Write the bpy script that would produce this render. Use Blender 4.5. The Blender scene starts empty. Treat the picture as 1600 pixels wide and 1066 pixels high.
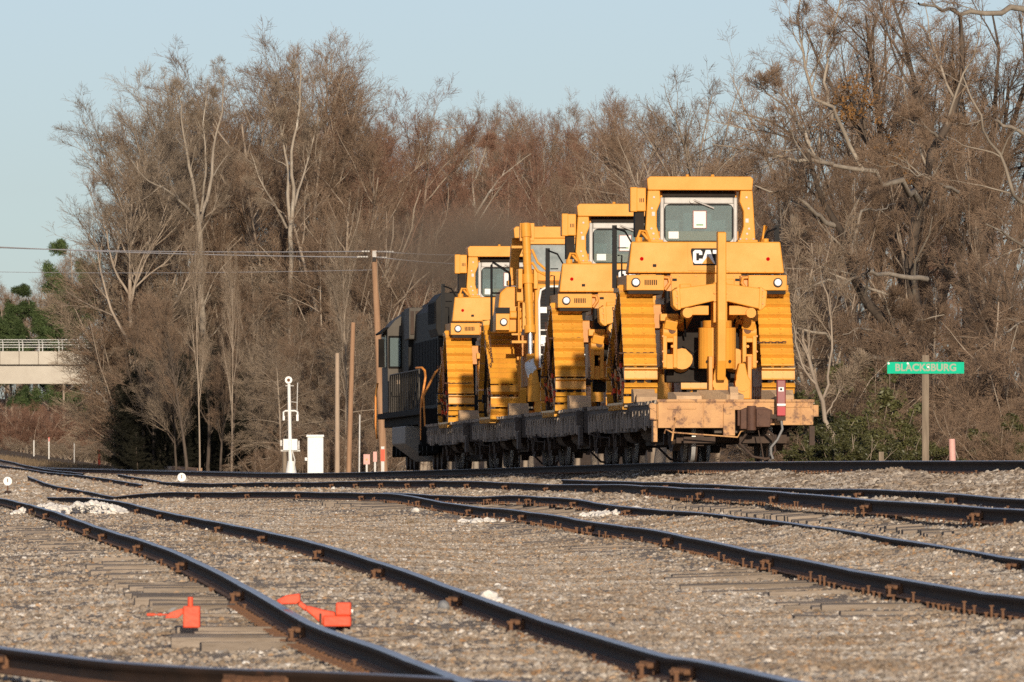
import bpy, math, random
import numpy as np
from mathutils import Vector, Matrix, Quaternion

# ------------------------------------------------------------------ camera, sky, sun, exposure
F, YH, ZC = 14900.0, 757.0, 1.12          # focal length (px of a 1600 px frame), horizon row, eye height
scene = bpy.context.scene
cam_d = bpy.data.cameras.new('camera')
cam = bpy.data.objects.new('camera', cam_d)
scene.collection.objects.link(cam)
scene.camera = cam
cam.location = (0, 0, ZC)
cam.rotation_euler = (math.radians(90), 0, 0)
cam_d.sensor_width = 36.0
cam_d.lens = 36.0 * F / 1600.0
cam_d.shift_y = (YH - 533.0) / 1600.0
cam_d.clip_start, cam_d.clip_end = 1.0, 20000.0
cam_d.dof.use_dof = True
cam_d.dof.focus_distance = 192.0
cam_d.dof.aperture_fstop = 15.0

SUN_EL, SUN_AZ = math.radians(12.0), -0.084  # elevation; sideways drift of the light per metre forward
world = bpy.data.worlds.new('World')
scene.world = world
world.use_nodes = True
wn = world.node_tree
sky = wn.nodes.new('ShaderNodeTexSky')
sky.sky_type = 'NISHITA'
sky.sun_disc = False
sky.sun_elevation = SUN_EL
sky.sun_rotation = math.pi - math.atan(-SUN_AZ)
sky.altitude = 500
sky.air_density = 0.85
sky.dust_density = 0.45
sky.ozone_density = 3.7
hs = wn.nodes.new('ShaderNodeHueSaturation')    # colour correction: the whole sky a little paler
hs.inputs['Saturation'].default_value = 0.62
hs.inputs['Hue'].default_value = 0.512
hs.inputs['Value'].default_value = 1.0
wn.links.new(sky.outputs['Color'], hs.inputs['Color'])
wn.links.new(hs.outputs['Color'], wn.nodes['Background'].inputs['Color'])
wn.nodes['Background'].inputs['Strength'].default_value = 0.105

sun_d = bpy.data.lights.new('sun', 'SUN')
sun_d.energy = 4.6
sun_d.angle = math.radians(0.53)
sun_d.color = (1.0, 0.86, 0.68)
sun = bpy.data.objects.new('sun', sun_d)
scene.collection.objects.link(sun)
_l = Vector((SUN_AZ, 1.0, 0)).normalized() * math.cos(SUN_EL) + Vector((0, 0, -math.sin(SUN_EL)))
sun.rotation_euler = _l.to_track_quat('-Z', 'Y').to_euler()
sun.location = (0, -50, 60)

scene.view_settings.view_transform = 'Standard'
scene.view_settings.look = 'None'
scene.view_settings.gamma = 1.0
scene.view_settings.use_curve_mapping = False
scene.view_settings.exposure = 0.0
scene.render.engine = 'CYCLES'
scene.cycles.max_bounces = 6
scene.cycles.transparent_max_bounces = 8
scene.cycles.sample_clamp_indirect = 3.0
scene.cycles.sample_clamp_direct = 12.0
scene.cycles.use_denoising = False
try:
    scene.cycles.denoiser = 'OPENIMAGEDENOISE'
except Exception:
    pass

# ------------------------------------------------------------------ helpers
RNG = np.random.default_rng(7)
random.seed(11)
COL = scene.collection


def W(px, py, d):
    return Vector(((px - 800.0) / F * d, d, ZC - (py - YH) / F * d))


def link(o, parent=None):
    COL.objects.link(o)
    if parent is not None:
        o.parent = parent
    return o


def tag(o, label=None, cat=None, group=None, kind=None):
    if label: o['label'] = label
    if cat: o['category'] = cat
    if group: o['group'] = group
    if kind: o['kind'] = kind
    return o


def empty(name, loc=(0, 0, 0), rz=0.0, parent=None):
    o = bpy.data.objects.new(name, None)
    o.location = loc
    o.rotation_euler = (0, 0, rz)
    o.empty_display_size = 0.3
    return link(o, parent)


def copy_tree(o, parent=None):
    c = o.copy()
    link(c, parent)
    for ch in o.children:
        copy_tree(ch, c)
    return c


def mesh_obj(name, me, mat, parent=None, loc=None, rot=None):
    o = bpy.data.objects.new(name, me)
    if mat is not None and len(me.materials) == 0:
        for m in (mat if isinstance(mat, (list, tuple)) else [mat]):
            me.materials.append(m)
    if loc is not None: o.location = loc
    if rot is not None: o.rotation_euler = rot
    return link(o, parent)


def np_mesh(name, verts, faces, smooth=False, mat_idx=None):
    """verts (N,3); faces: (M,k) integer array."""
    me = bpy.data.meshes.new(name)
    verts = np.asarray(verts, np.float32)
    faces = np.asarray(faces, np.int32)
    n, k = faces.shape
    me.vertices.add(len(verts))
    me.vertices.foreach_set('co', verts.ravel())
    me.loops.add(n * k)
    me.loops.foreach_set('vertex_index', faces.ravel())
    me.polygons.add(n)
    me.polygons.foreach_set('loop_start', np.arange(0, n * k, k, dtype=np.int32))
    me.polygons.foreach_set('loop_total', np.full(n, k, np.int32))
    if smooth:
        me.polygons.foreach_set('use_smooth', np.ones(n, bool))
    if mat_idx is not None:
        me.polygons.foreach_set('material_index', np.asarray(mat_idx, np.int32))
    me.update(calc_edges=True)
    me.validate()
    return me


class MB:
    """Collects simple solids; build() links them as one mesh object."""
    def __init__(s):
        s.v, s.f, s.sm = [], [], []

    def add(s, vs, fs, smooth=False):
        b = len(s.v)
        s.v += [tuple(v) for v in vs]
        s.f += [tuple(i + b for i in f) for f in fs]
        s.sm += [smooth] * len(fs)
        return s

    def box(s, x0, x1, y0, y1, z0, z1, m=None):
        vs = [Vector(p) for p in ((x0, y0, z0), (x1, y0, z0), (x1, y1, z0), (x0, y1, z0),
                                  (x0, y0, z1), (x1, y0, z1), (x1, y1, z1), (x0, y1, z1))]
        if m is not None: vs = [m @ v for v in vs]
        return s.add(vs, [(0, 3, 2, 1), (4, 5, 6, 7), (0, 1, 5, 4), (1, 2, 6, 5), (2, 3, 7, 6), (3, 0, 4, 7)])

    def cbox(s, c, size, rot=(0, 0, 0)):
        from mathutils import Euler
        m = Matrix.Translation(c) @ Euler(rot).to_matrix().to_4x4()
        a, b, h = size[0] / 2, size[1] / 2, size[2] / 2
        return s.box(-a, a, -b, b, -h, h, m)

    def prism(s, poly, a, b, axis='y'):
        """poly: list of 2D points; extruded between a and b along axis."""
        def mk(p, t):
            if axis == 'y': return (p[0], t, p[1])
            if axis == 'x': return (t, p[0], p[1])
            return (p[0], p[1], t)
        n = len(poly)
        vs = [mk(p, a) for p in poly] + [mk(p, b) for p in poly]
        fs = [tuple(range(n)), tuple(range(2 * n - 1, n - 1, -1))]
        for i in range(n):
            j = (i + 1) % n
            fs.append((i, i + n, j + n, j))
        return s.add(vs, fs)

    def cone(s, p0, p1, r0, r1, n=12, smooth=True, caps=True):
        p0, p1 = Vector(p0), Vector(p1)
        ax = (p1 - p0).normalized()
        u = ax.orthogonal().normalized()
        w = ax.cross(u)
        vs = []
        for p, r in ((p0, r0), (p1, r1)):
            for i in range(n):
                a = 2 * math.pi * i / n
                vs.append(p + (u * math.cos(a) + w * math.sin(a)) * r)
        s.add(vs, [(i, (i + 1) % n, n + (i + 1) % n, n + i) for i in range(n)], smooth)
        if caps:
            s.add(vs[:n], [tuple(range(n - 1, -1, -1))])
            s.add(vs[n:], [tuple(range(n))])
        return s

    def cyl(s, p0, p1, r, n=12):
        return s.cone(p0, p1, r, r, n)

    def tube(s, pts, r, n=6, closed=False):
        pts = [Vector(p) for p in pts]
        N = len(pts)
        rr = r if isinstance(r, (list, tuple)) else [r] * N
        tn = []
        for i in range(N):
            a = pts[i - 1] if (i > 0 or closed) else pts[i]
            b = pts[(i + 1) % N] if (i < N - 1 or closed) else pts[i]
            tn.append((b - a).normalized())
        u = tn[0].orthogonal().normalized()
        vs = []
        for i in range(N):
            u = (u - tn[i] * u.dot(tn[i]))
            u = u.normalized() if u.length > 1e-6 else tn[i].orthogonal().normalized()
            w = tn[i].cross(u)
            for k in range(n):
                a = 2 * math.pi * k / n
                vs.append(pts[i] + (u * math.cos(a) + w * math.sin(a)) * rr[i])
        fs = []
        for i in range(N if closed else N - 1):
            j = (i + 1) % N
            for k in range(n):
                fs.append((i * n + k, i * n + (k + 1) % n, j * n + (k + 1) % n, j * n + k))
        s.add(vs, fs, True)
        if not closed:
            s.add(vs[:n], [tuple(range(n - 1, -1, -1))])
            s.add(vs[-n:], [tuple(range(n))])
        return s

    def blob(s, c, r, seed=0, sub=2, rough=0.25):
        import bmesh
        bm = bmesh.new()
        bmesh.ops.create_icosphere(bm, subdivisions=sub, radius=1.0)
        rg = random.Random(seed)
        r = Vector(r) if not isinstance(r, (int, float)) else Vector((r, r, r))
        for v in bm.verts:
            k = 1 + rg.uniform(-rough, rough)
            v.co = Vector((v.co.x * r.x, v.co.y * r.y, v.co.z * r.z)) * k + Vector(c)
        bm.verts.index_update()
        s.add([v.co for v in bm.verts], [tuple(v.index for v in f.verts) for f in bm.faces])
        bm.free()
        return s

    def mesh(s, name):
        me = bpy.data.meshes.new(name)
        me.from_pydata(s.v, [], s.f)
        me.polygons.foreach_set('use_smooth', s.sm)
        me.update()
        return me

    def build(s, name, mat, parent=None, bevel=0.0, label=None, loc=None, rot=None):
        me = s.mesh(name)
        o = mesh_obj(name, me, mat, parent, loc, rot)
        if bevel > 0:
            b = o.modifiers.new('bevel', 'BEVEL')
            b.width = bevel
            b.segments = 2
            b.limit_method = 'ANGLE'
            b.angle_limit = math.radians(40)
        if label: o['label'] = label
        return o


# ------------------------------------------------------------------ materials
def srgb(r, g, b):
    f = lambda c: (c / 12.92 if c <= 0.04045 else ((c + 0.055) / 1.055) ** 2.4)
    return tuple(f(x / 255.0) for x in (r, g, b))


def mat(name, c1, c2=None, scale=4.0, rough=0.6, metal=0.0, bump=0.0, bscale=None, stretch=(1, 1, 1),
        rand=0.0, c3=None, c3at=0.62, c3scale=None, spec=0.5, alpha=None, detail=6.0, rrange=0.0, coat=0.0):
    m = bpy.data.materials.new(name)
    m.use_nodes = True
    nt = m.node_tree
    b = nt.nodes['Principled BSDF']
    b.inputs['Roughness'].default_value = rough
    b.inputs['Metallic'].default_value = metal
    b.inputs['Specular IOR Level'].default_value = spec
    if coat:
        b.inputs['Coat Weight'].default_value = coat
        b.inputs['Coat Roughness'].default_value = 0.15
    tc = nt.nodes.new('ShaderNodeTexCoord')
    mp = nt.nodes.new('ShaderNodeMapping')
    mp.inputs['Scale'].default_value = stretch
    nt.links.new(tc.outputs['Object'], mp.inputs['Vector'])
    col = None
    if c2 is not None or rand:
        nz = nt.nodes.new('ShaderNodeTexNoise')
        nz.inputs['Scale'].default_value = scale
        nz.inputs['Detail'].default_value = detail
        nz.inputs['Roughness'].default_value = 0.62
        nt.links.new(mp.outputs['Vector'], nz.inputs['Vector'])
        rp = nt.nodes.new('ShaderNodeValToRGB')
        rp.color_ramp.elements[0].position = 0.32
        rp.color_ramp.elements[1].position = 0.68
        rp.color_ramp.elements[0].color = (*c1, 1)
        rp.color_ramp.elements[1].color = (*(c2 or c1), 1)
        nt.links.new(nz.outputs['Fac'], rp.inputs['Fac'])
        col = rp.outputs['Color']
        if rrange:
            mr = nt.nodes.new('ShaderNodeMapRange')
            mr.inputs['To Min'].default_value = rough - rrange
            mr.inputs['To Max'].default_value = rough + rrange
            nt.links.new(nz.outputs['Fac'], mr.inputs['Value'])
            nt.links.new(mr.outputs['Result'], b.inputs['Roughness'])
    if c3 is not None:
        n2 = nt.nodes.new('ShaderNodeTexNoise')
        n2.inputs['Scale'].default_value = c3scale or scale * 0.35
        n2.inputs['Detail'].default_value = 8
        n2.inputs['Roughness'].default_value = 0.7
        nt.links.new(mp.outputs['Vector'], n2.inputs['Vector'])
        r2 = nt.nodes.new('ShaderNodeValToRGB')
        r2.color_ramp.elements[0].position = c3at - 0.03
        r2.color_ramp.elements[1].position = c3at + 0.05
        nt.links.new(n2.outputs['Fac'], r2.inputs['Fac'])
        mx = nt.nodes.new('ShaderNodeMix')
        mx.data_type = 'RGBA'
        nt.links.new(r2.outputs['Color'], mx.inputs['Factor'])
        if col is not None: nt.links.new(col, mx.inputs['A'])
        else: mx.inputs['A'].default_value = (*c1, 1)
        mx.inputs['B'].default_value = (*c3, 1)
        col = mx.outputs['Result']
    if rand:
        oi = nt.nodes.new('ShaderNodeObjectInfo')
        hv = nt.nodes.new('ShaderNodeHueSaturation')
        mr = nt.nodes.new('ShaderNodeMapRange')
        mr.inputs['To Min'].default_value = 1 - rand
        mr.inputs['To Max'].default_value = 1 + rand
        nt.links.new(oi.outputs['Random'], mr.inputs['Value'])
        nt.links.new(mr.outputs['Result'], hv.inputs['Value'])
        nt.links.new(col, hv.inputs['Color'])
        col = hv.outputs['Color']
    if col is not None: nt.links.new(col, b.inputs['Base Color'])
    else: b.inputs['Base Color'].default_value = (*c1, 1)
    if bump:
        bn = nt.nodes.new('ShaderNodeTexNoise')
        bn.inputs['Scale'].default_value = bscale or scale * 3
        bn.inputs['Detail'].default_value = 8
        nt.links.new(mp.outputs['Vector'], bn.inputs['Vector'])
        bp = nt.nodes.new('ShaderNodeBump')
        bp.inputs['Strength'].default_value = bump
        bp.inputs['Distance'].default_value = 0.02
        nt.links.new(bn.outputs['Fac'], bp.inputs['Height'])
        nt.links.new(bp.outputs['Normal'], b.inputs['Normal'])
    return m


M = {}
M['yellow'] = mat('yellow_paint', (0.76, 0.33, 0.040), (0.67, 0.28, 0.032), 1.4, 0.5, spec=0.3, bump=0.04, bscale=25, rrange=0.1, c3=(0.50, 0.205, 0.035), c3at=0.69, c3scale=3.0)
M['yellow_dirty'] = mat('dusty_yellow_paint', (0.72, 0.29, 0.035), (0.54, 0.215, 0.035), 3.0, 0.5, c3=(0.22, 0.10, 0.03), c3at=0.66, bump=0.05, bscale=20)
M['shoe'] = mat('track_shoe_paint', (0.74, 0.35, 0.042), (0.60, 0.27, 0.034), 5.0, 0.36, spec=0.45, c3=(0.28, 0.13, 0.04), c3at=0.64, c3scale=3.0, rand=0.09, rrange=0.12)
M['black'] = mat('black_steel', (0.006, 0.006, 0.007), (0.011, 0.010, 0.010), 4, 0.55, spec=0.15)
M['dark_gap'] = mat('dark_steel_and_gap_shade', (0.016, 0.012, 0.010), (0.030, 0.022, 0.016), 5, 0.7, spec=0.2)  # near-black for steel parts; also paints the shade in gaps and joints
M['silver'] = mat('cab_frame_pale_paint', (0.46, 0.44, 0.415), (0.33, 0.315, 0.295), 3, 0.4)
M['white'] = mat('white_paint', (0.80, 0.79, 0.76), (0.74, 0.73, 0.70), 4, 0.5)
M['white_dull'] = mat('weathered_white', (0.66, 0.64, 0.60), (0.50, 0.47, 0.43), 9, 0.6)
M['red'] = mat('red_marker', (0.42, 0.004, 0.004), None, rough=0.8, spec=0.05)
M['red_paint'] = mat('faded_red_paint', (0.80, 0.07, 0.025), (0.70, 0.10, 0.035), 14, 0.6, c3=(0.25, 0.09, 0.05), c3at=0.63, c3scale=16, bump=0.2, bscale=30)
M['maroon'] = mat('maroon_case', (0.25, 0.035, 0.035), (0.19, 0.03, 0.03), 6, 0.45)
M['paper'] = mat('paper_sheet', (0.78, 0.79, 0.74), None, rough=0.8)
M['print'] = mat('green_print', (0.12, 0.30, 0.12), None, rough=0.8)
M['blue'] = mat('blue_emblem', (0.10, 0.16, 0.42), None, rough=0.5)
M['chrome'] = mat('bare_steel', (0.62, 0.60, 0.57), (0.50, 0.48, 0.45), 12, 0.28, metal=1.0)
M['wheel_tread'] = mat('polished_wheel_tread', (0.55, 0.53, 0.50), (0.42, 0.40, 0.38), 8, 0.45, metal=0.2)
M['rust'] = mat('rusty_steel', (0.12, 0.058, 0.030), (0.19, 0.092, 0.045), 9, 0.85, c3=(0.07, 0.035, 0.02), c3at=0.62, bump=0.3, bscale=40)
M['rust_dark'] = mat('dark_rusty_steel', (0.040, 0.026, 0.019), (0.075, 0.043, 0.027), 6, 0.8, c3=(0.16, 0.07, 0.035), c3at=0.66)
M['rail_web'] = mat('shade_dark_rail_web_rust', (0.030, 0.020, 0.015), (0.055, 0.032, 0.021), 2.5, 0.8, spec=0.2, c3=(0.12, 0.055, 0.03), c3at=0.66, c3scale=1.2)  # rust darkened almost to black: shade on the web is painted in
M['rail_head'] = mat('worn_rail_head', (0.34, 0.325, 0.31), (0.50, 0.48, 0.46), 1.5, 0.36, metal=0.85)
M['rail_base'] = mat('rail_base_rust', (0.16, 0.07, 0.033), (0.24, 0.11, 0.05), 3, 0.9, bump=0.3, bscale=30)
M['car_end'] = mat('worn_orange_car_paint', (0.60, 0.325, 0.125), (0.46, 0.235, 0.095), 3.0, 0.65, c3=(0.19, 0.09, 0.045), c3at=0.555, c3scale=3.2, bump=0.2, bscale=20)
M['car_dark'] = mat('grimy_car_steel', (0.075, 0.058, 0.046), (0.12, 0.09, 0.068), 3, 0.8, c3=(0.16, 0.09, 0.05), c3at=0.66)
M['plank'] = mat('weathered_deck_plank', (0.26, 0.20, 0.15), (0.44, 0.36, 0.28), 3.0, 0.85, stretch=(1.2, 9, 6), rand=0.22, bump=0.3)
M['timber'] = mat('fresh_sawn_timber', (0.54, 0.36, 0.205), (0.40, 0.255, 0.145), 3.5, 0.8, stretch=(1.5, 8, 8), rand=0.15, bump=0.25)
M['tie'] = mat('weathered_tie', (0.18, 0.14, 0.105), (0.32, 0.26, 0.205), 2.2, 0.9, stretch=(1.0, 14, 8), rand=0.2, c3=(0.10, 0.065, 0.045), c3at=0.60, c3scale=1.6, bump=0.6, bscale=7)
M['pole'] = mat('brown_pole_wood', (0.28, 0.155, 0.085), (0.38, 0.225, 0.13), 2.0, 0.85, stretch=(6, 6, 0.5), bump=0.3)
M['pole_pale'] = mat('pale_post_wood', (0.46, 0.345, 0.25), (0.36, 0.26, 0.18), 2.5, 0.85, stretch=(6, 6, 0.6), bump=0.3)
M['post_grey'] = mat('grey_post_wood', (0.15, 0.112, 0.078), (0.27, 0.21, 0.15), 2.5, 0.85, stretch=(7, 7, 0.6), bump=0.3)
M['sign_green'] = mat('green_sign_face', (0.003, 0.50, 0.285), (0.002, 0.44, 0.25), 5, 0.6, spec=0.1)
M['sign_text'] = mat('sign_lettering', (0.33, 0.37, 0.28), None, rough=0.7)
M['loco'] = mat('dusty_black_engine_paint', (0.018, 0.016, 0.014), (0.030, 0.026, 0.022), 1.8, 0.65, spec=0.15, c3=(0.05, 0.042, 0.034), c3at=0.62)
M['loco_dark'] = mat('sooty_engine_paint', (0.010, 0.009, 0.0085), (0.018, 0.016, 0.014), 2.5, 0.8, spec=0.08)
M['loco_cab'] = mat('dusty_cab_rear_wall', (0.080, 0.069, 0.056), (0.115, 0.098, 0.079), 1.8, 0.65, spec=0.2)
M['orange_rail'] = mat('orange_handrail_paint', (0.72, 0.26, 0.04), None, rough=0.5)
M['concrete'] = mat('bridge_concrete', (0.52, 0.47, 0.39), (0.44, 0.39, 0.32), 0.6, 0.85, c3=(0.36, 0.31, 0.25), c3at=0.66, c3scale=0.5)
M['galv'] = mat('galvanised_fence', (0.55, 0.54, 0.51), None, rough=0.5, metal=0.3)
M['coupler'] = mat('dark_maroon_rust', (0.075, 0.034, 0.022), (0.12, 0.055, 0.032), 6, 0.75, bump=0.3, bscale=25)
M['stake'] = mat('grey_stake_board', (0.24, 0.185, 0.14), (0.40, 0.325, 0.25), 3.0, 0.85, stretch=(6, 6, 1.0), rand=0.4)
M['white_rock'] = mat('pale_quartz_rock', (0.82, 0.77, 0.70), (0.70, 0.65, 0.58), 7, 0.85, bump=0.4, bscale=15)
M['grey_rock'] = mat('blue_grey_stone', (0.17, 0.17, 0.18), (0.26, 0.26, 0.26), 30, 0.7)
M['chain'] = mat('rusty_chain', (0.13, 0.055, 0.032), (0.07, 0.04, 0.03), 20, 0.75)
M['pink'] = mat('sun_faded_marker', (0.72, 0.40, 0.34), (0.64, 0.34, 0.29), 7, 0.7)
M['insulator'] = mat('glass_insulator', (0.50, 0.48, 0.44), None, rough=0.35)
M['wire'] = mat('weathered_wire', (0.78, 0.70, 0.62), None, rough=0.6)
M['lens'] = mat('lamp_lens', (0.86, 0.86, 0.84), None, rough=0.12)
M['cloth_wrap'] = mat('white_plastic_wrap', (0.78, 0.78, 0.76), None, rough=0.4)


def glass_mat():
    m = bpy.data.materials.new('cab_glass')
    m.use_nodes = True
    nt = m.node_tree
    b = nt.nodes['Principled BSDF']
    b.inputs['Base Color'].default_value = (0.50, 0.60, 0.60, 1)
    b.inputs['Roughness'].default_value = 0.05
    b.inputs['Transmission Weight'].default_value = 0.0
    b.inputs['Specular IOR Level'].default_value = 0.9
    tr = nt.nodes.new('ShaderNodeBsdfTransparent')
    tr.inputs['Color'].default_value = (0.60, 0.70, 0.71, 1)
    mx = nt.nodes.new('ShaderNodeMixShader')
    mx.inputs['Fac'].default_value = 0.20
    nt.links.new(tr.outputs[0], mx.inputs[1])
    nt.links.new(b.outputs[0], mx.inputs[2])
    nt.links.new(mx.outputs[0], nt.nodes['Material Output'].inputs['Surface'])
    return m


M['glass'] = glass_mat()
M['interior'] = mat('cab_interior_and_reflection', (0.15, 0.185, 0.19), (0.34, 0.385, 0.39), 2.2, 0.7)  # pale teal-grey also paints the sky's reflection seen in the cab glass
# ------------------------------------------------------------------ main line geometry
SLOPE = 0.0706                                 # sideways drift of the train's track per metre


def main_centre(d):
    x = 3.8 + SLOPE * (186.0 - d)
    if d > 262:                                # the curve to the left, beyond the engine
        x -= 0.000185 * (d - 262) ** 2 * (1.0 if d < 900 else 1.0)
    return x


_MZ = np.array([(-200, .2), (60, .22), (110, .30), (130, .325), (150, .37), (186, .43), (239, .40), (300, .37), (335, .385), (390, .55),
                (460, .80), (520, 1.26), (580, 1.95), (650, 2.57), (800, 3.3), (3000, 6.0)])


def main_z(d):                                 # top of rail above datum
    return ZC + float(np.interp(d, _MZ[:, 0], _MZ[:, 1]))


def catmull(pts, step):
    """pts: list of Vectors; resampled with a Catmull-Rom spline at about `step` metres."""
    P = [pts[0] * 2 - pts[1]] + list(pts) + [pts[-1] * 2 - pts[-2]]
    out = []
    for i in range(1, len(P) - 2):
        p0, p1, p2, p3 = P[i - 1], P[i], P[i + 1], P[i + 2]
        n = max(2, int((p2 - p1).length / step))
        for k in range(n):
            t = k / n
            out.append(0.5 * ((2 * p1) + (p2 - p0) * t + (2 * p0 - 5 * p1 + 4 * p2 - p3) * t * t + (3 * p1 - p0 - 3 * p2 + p3) * t ** 3))
    out.append(pts[-1])
    return out


RAILS = {}                                     # name -> list of 3D points along the top of the rail
RAILS['A_right'] = [(1300, 1076, 47.5), (1250, 1066, 49), (1100, 1033, 54), (1025, 1020, 56.4), (875, 975, 66), (725, 924, 76.5), (612, 885, 87.5),
                    (500, 849, 101.5), (437, 835, 113), (344, 816, 132), (259, 800, 158), (194, 785, 186), (140, 778, 214), (75, 777, 240)]
RAILS['A_left'] = [(760, 1080, 47), (690, 1050, 51.5), (600, 1014, 57.5), (487, 972, 66.6), (375, 912, 79.3), (270, 860, 97), (175, 830, 118),
                   (109, 808, 142), (75, 796, 162), (0, 778, 225), (-60, 770, 280)]
RAILS['B_near'] = [(1720, 948, 64), (1600, 932, 69), (1412, 906, 79), (1206, 865, 93), (1025, 829, 114), (931, 816, 126), (875, 806, 136), (800, 797, 148),
                   (740, 791, 158), (669, 780, 172), (612, 772, 183), (500, 769, 203), (344, 769, 230), (250, 770, 248), (178, 776, 262)]
RAILS['B_far'] = [(1720, 893, 82), (1600, 874, 88), (1375, 837, 103), (1225, 816, 118), (1100, 801, 131), (969, 791, 145), (894, 780, 154), (807, 774, 167),
                  (725, 776, 178), (601, 769, 196)]
RAILS['C_near'] = [(1720, 805, 93), (1600, 797, 98), (1375, 781, 112), (1187, 767, 131), (1000, 759, 161), (950, 757, 170), (837, 756, 188), (687, 751, 210),
                   (500, 753, 242), (344, 755, 276), (270, 754, 295)]
RAILS['C_far'] = [(1720, 786, 103), (1600, 779, 108), (1412, 767, 122), (1225, 762, 141), (1000, 752.5, 171), (880, 750, 190)]
RAILS['D'] = [(-80, 996, 58), (0, 1010, 56.3), (90, 1022, 54.6), (180, 1033, 53.2), (330, 1043, 52), (480, 1048, 51.2), (640, 1055, 50.4), (740, 1061, 49.6), (860, 1069, 48.8)]
RAILS['L1'] = [(-60, 709, 520), (0, 718, 480), (60, 731, 420), (130, 740, 385)]
RAILS['L2'] = [(-60, 720, 490), (0, 727, 445), (78, 738, 395), (131, 743, 345), (205, 754, 300), (222, 757.5, 290)]
RAILS['L3'] = [(184, 741, 355), (222, 747, 330), (266, 754, 300), (300, 755, 291)]
RAILS['L4'] = [(44, 744, 340), (75, 756, 300), (120, 765, 285), (178, 776, 262)]
RAILS = {k: [W(*p) for p in v] for k, v in RAILS.items()}
RAIL_H = {'A_right': .15, 'A_left': .15, 'B_near': .155, 'B_far': .13, 'C_near': .17, 'C_far': .14, 'D': .15, 'L1': .13, 'L2': .13, 'L3': .13, 'L4': .13}
RAILP = {}
for k, v in RAILS.items():
    if k[0] in 'ABC':                          # the tracks go on past the right of the frame
        t0 = (v[0] - v[1]).normalized()
        v = [v[0] + t0 * 16] + list(v)
    pts = catmull(v, 0.55)
    rg = np.random.default_rng(abs(hash(k)) % 1000 if False else sum(map(ord, k)))
    ph = rg.uniform(0, 6.28, 4)
    amp = {'A': .006, 'D': .002}.get(k[0], .011)
    out = []
    acc = 0.0
    for i, p in enumerate(pts):
        if i: acc += (p - pts[i - 1]).length
        dip = -abs(math.sin(math.pi * acc / 11.9)) ** 0.5 * -1.0
        out.append(p + Vector((amp * 0.8 * math.sin(acc / 4.1 + ph[0]) + amp * 0.7 * math.sin(acc / 7.7 + ph[1]), 0,
                               amp * (dip - 0.6) + amp * 0.5 * math.sin(acc / 5.3 + ph[2]))))
    RAILP[k] = out
for nm, off in (('M_near', -0.755), ('M_far', 0.755)):
    ds = list(np.arange(70, 262, 3.0)) + list(np.arange(262, 700, 6.0))
    pts = []
    for i, d in enumerate(ds):
        t = Vector((main_centre(d + .5) - main_centre(d - .5), 1, 0)).normalized()
        n = Vector((t.y, -t.x, 0))
        pts.append(Vector((main_centre(d), d, main_z(d))) + n * off)
    RAILP[nm] = pts
    RAIL_H[nm] = 0.18

# ------------------------------------------------------------------ ground height
_main_d = {500: 335, 800: 229, 1000: 192.6, 1200: 166, 1400: 146, 1600: 130}
_G = {
    -300: [(54, 1.12), (66, 1.12), (98, .85), (130, .75), (186, .6), (240, .5), (300, .35), (400, -.2), (520, -1.0), (650, -2.2), (800, -2.6), (1100, -3), (4000, -4)],
    0: [(54, 1.12), (66, 1.12), (98, .82), (130, .70), (186, .55), (240, .45), (300, .2), (400, -.42), (520, -1.2), (650, -2.4), (800, -2.6), (1100, -3.0), (4000, -4)],
    250: [(54, 1.13), (66, 1.12), (99, .79), (130, .66), (160, .56), (200, .42), (240, .22), (290, .0), (380, -.30), (455, -.60), (480, -.62), (560, -.6), (1100, -1.5), (4000, -4)],
    500: [(54, 1.14), (66, 1.12), (104, .775), (150, .55), (203, .27), (242, .04), (290, -.08), (330, -.21), (340, -.21), (352, -.20), (700, -.3), (1100, -1), (4000, -4)],
    800: [(50, 1.15), (66, 1.11), (72, 1.05), (92, .88), (120, .72), (148, .55), (168, .34), (192, .05), (214, -.10), (224, -.20), (234, -.20), (245, .1), (700, 0), (4000, -4)],
    1000: [(50, 1.14), (58, 1.13), (76, .96), (100, .78), (117, .66), (143, .44), (161, .10), (171, .04), (183, -.08), (191, -.21), (197, -.21), (206, .1), (700, 0), (4000, -4)],
    1200: [(49, 1.09), (75, .98), (88, .89), (93, .83), (120, .56), (131, .20), (141, .12), (154, .0), (163, -.17), (170, -.17), (178, .15), (700, .1), (4000, -4)],
    1400: [(48, 1.05), (73, .96), (80, .89), (102, .68), (112, .30), (122, .20), (134, .05), (143, -.15), (150, -.17), (158, .2), (700, .1), (4000, -4)],
    1600: [(47, 1.02), (62, .96), (69, .90), (88, .786), (98, .40), (108, .28), (119, .08), (127, -.13), (133, -.15), (142, .2), (700, .1), (4000, -4)],
    1900: [(46, 1.02), (58, .98), (64, .92), (80, .83), (90, .45), (99, .33), (106, .1), (114, -.1), (120, -.12), (130, .2), (700, .1), (4000, -4)],
}
_GC = sorted(_G)


def ground_base(X, D):
    X, D = np.asarray(X, float), np.asarray(D, float)
    u = np.clip(X / np.maximum(D, 30) * F + 800, _GC[0], _GC[-1])
    H = np.stack([np.interp(D, [a for a, _ in _G[c]], [b for _, b in _G[c]]) for c in _GC], -1)
    i = np.clip(np.searchsorted(_GC, u) - 1, 0, len(_GC) - 2)
    g = np.array(_GC)
    t = (u - g[i]) / (g[i + 1] - g[i])
    h = np.take_along_axis(H, i[..., None], -1)[..., 0] * (1 - t) + np.take_along_axis(H, (i + 1)[..., None], -1)[..., 0] * t
    return ZC - h


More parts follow.
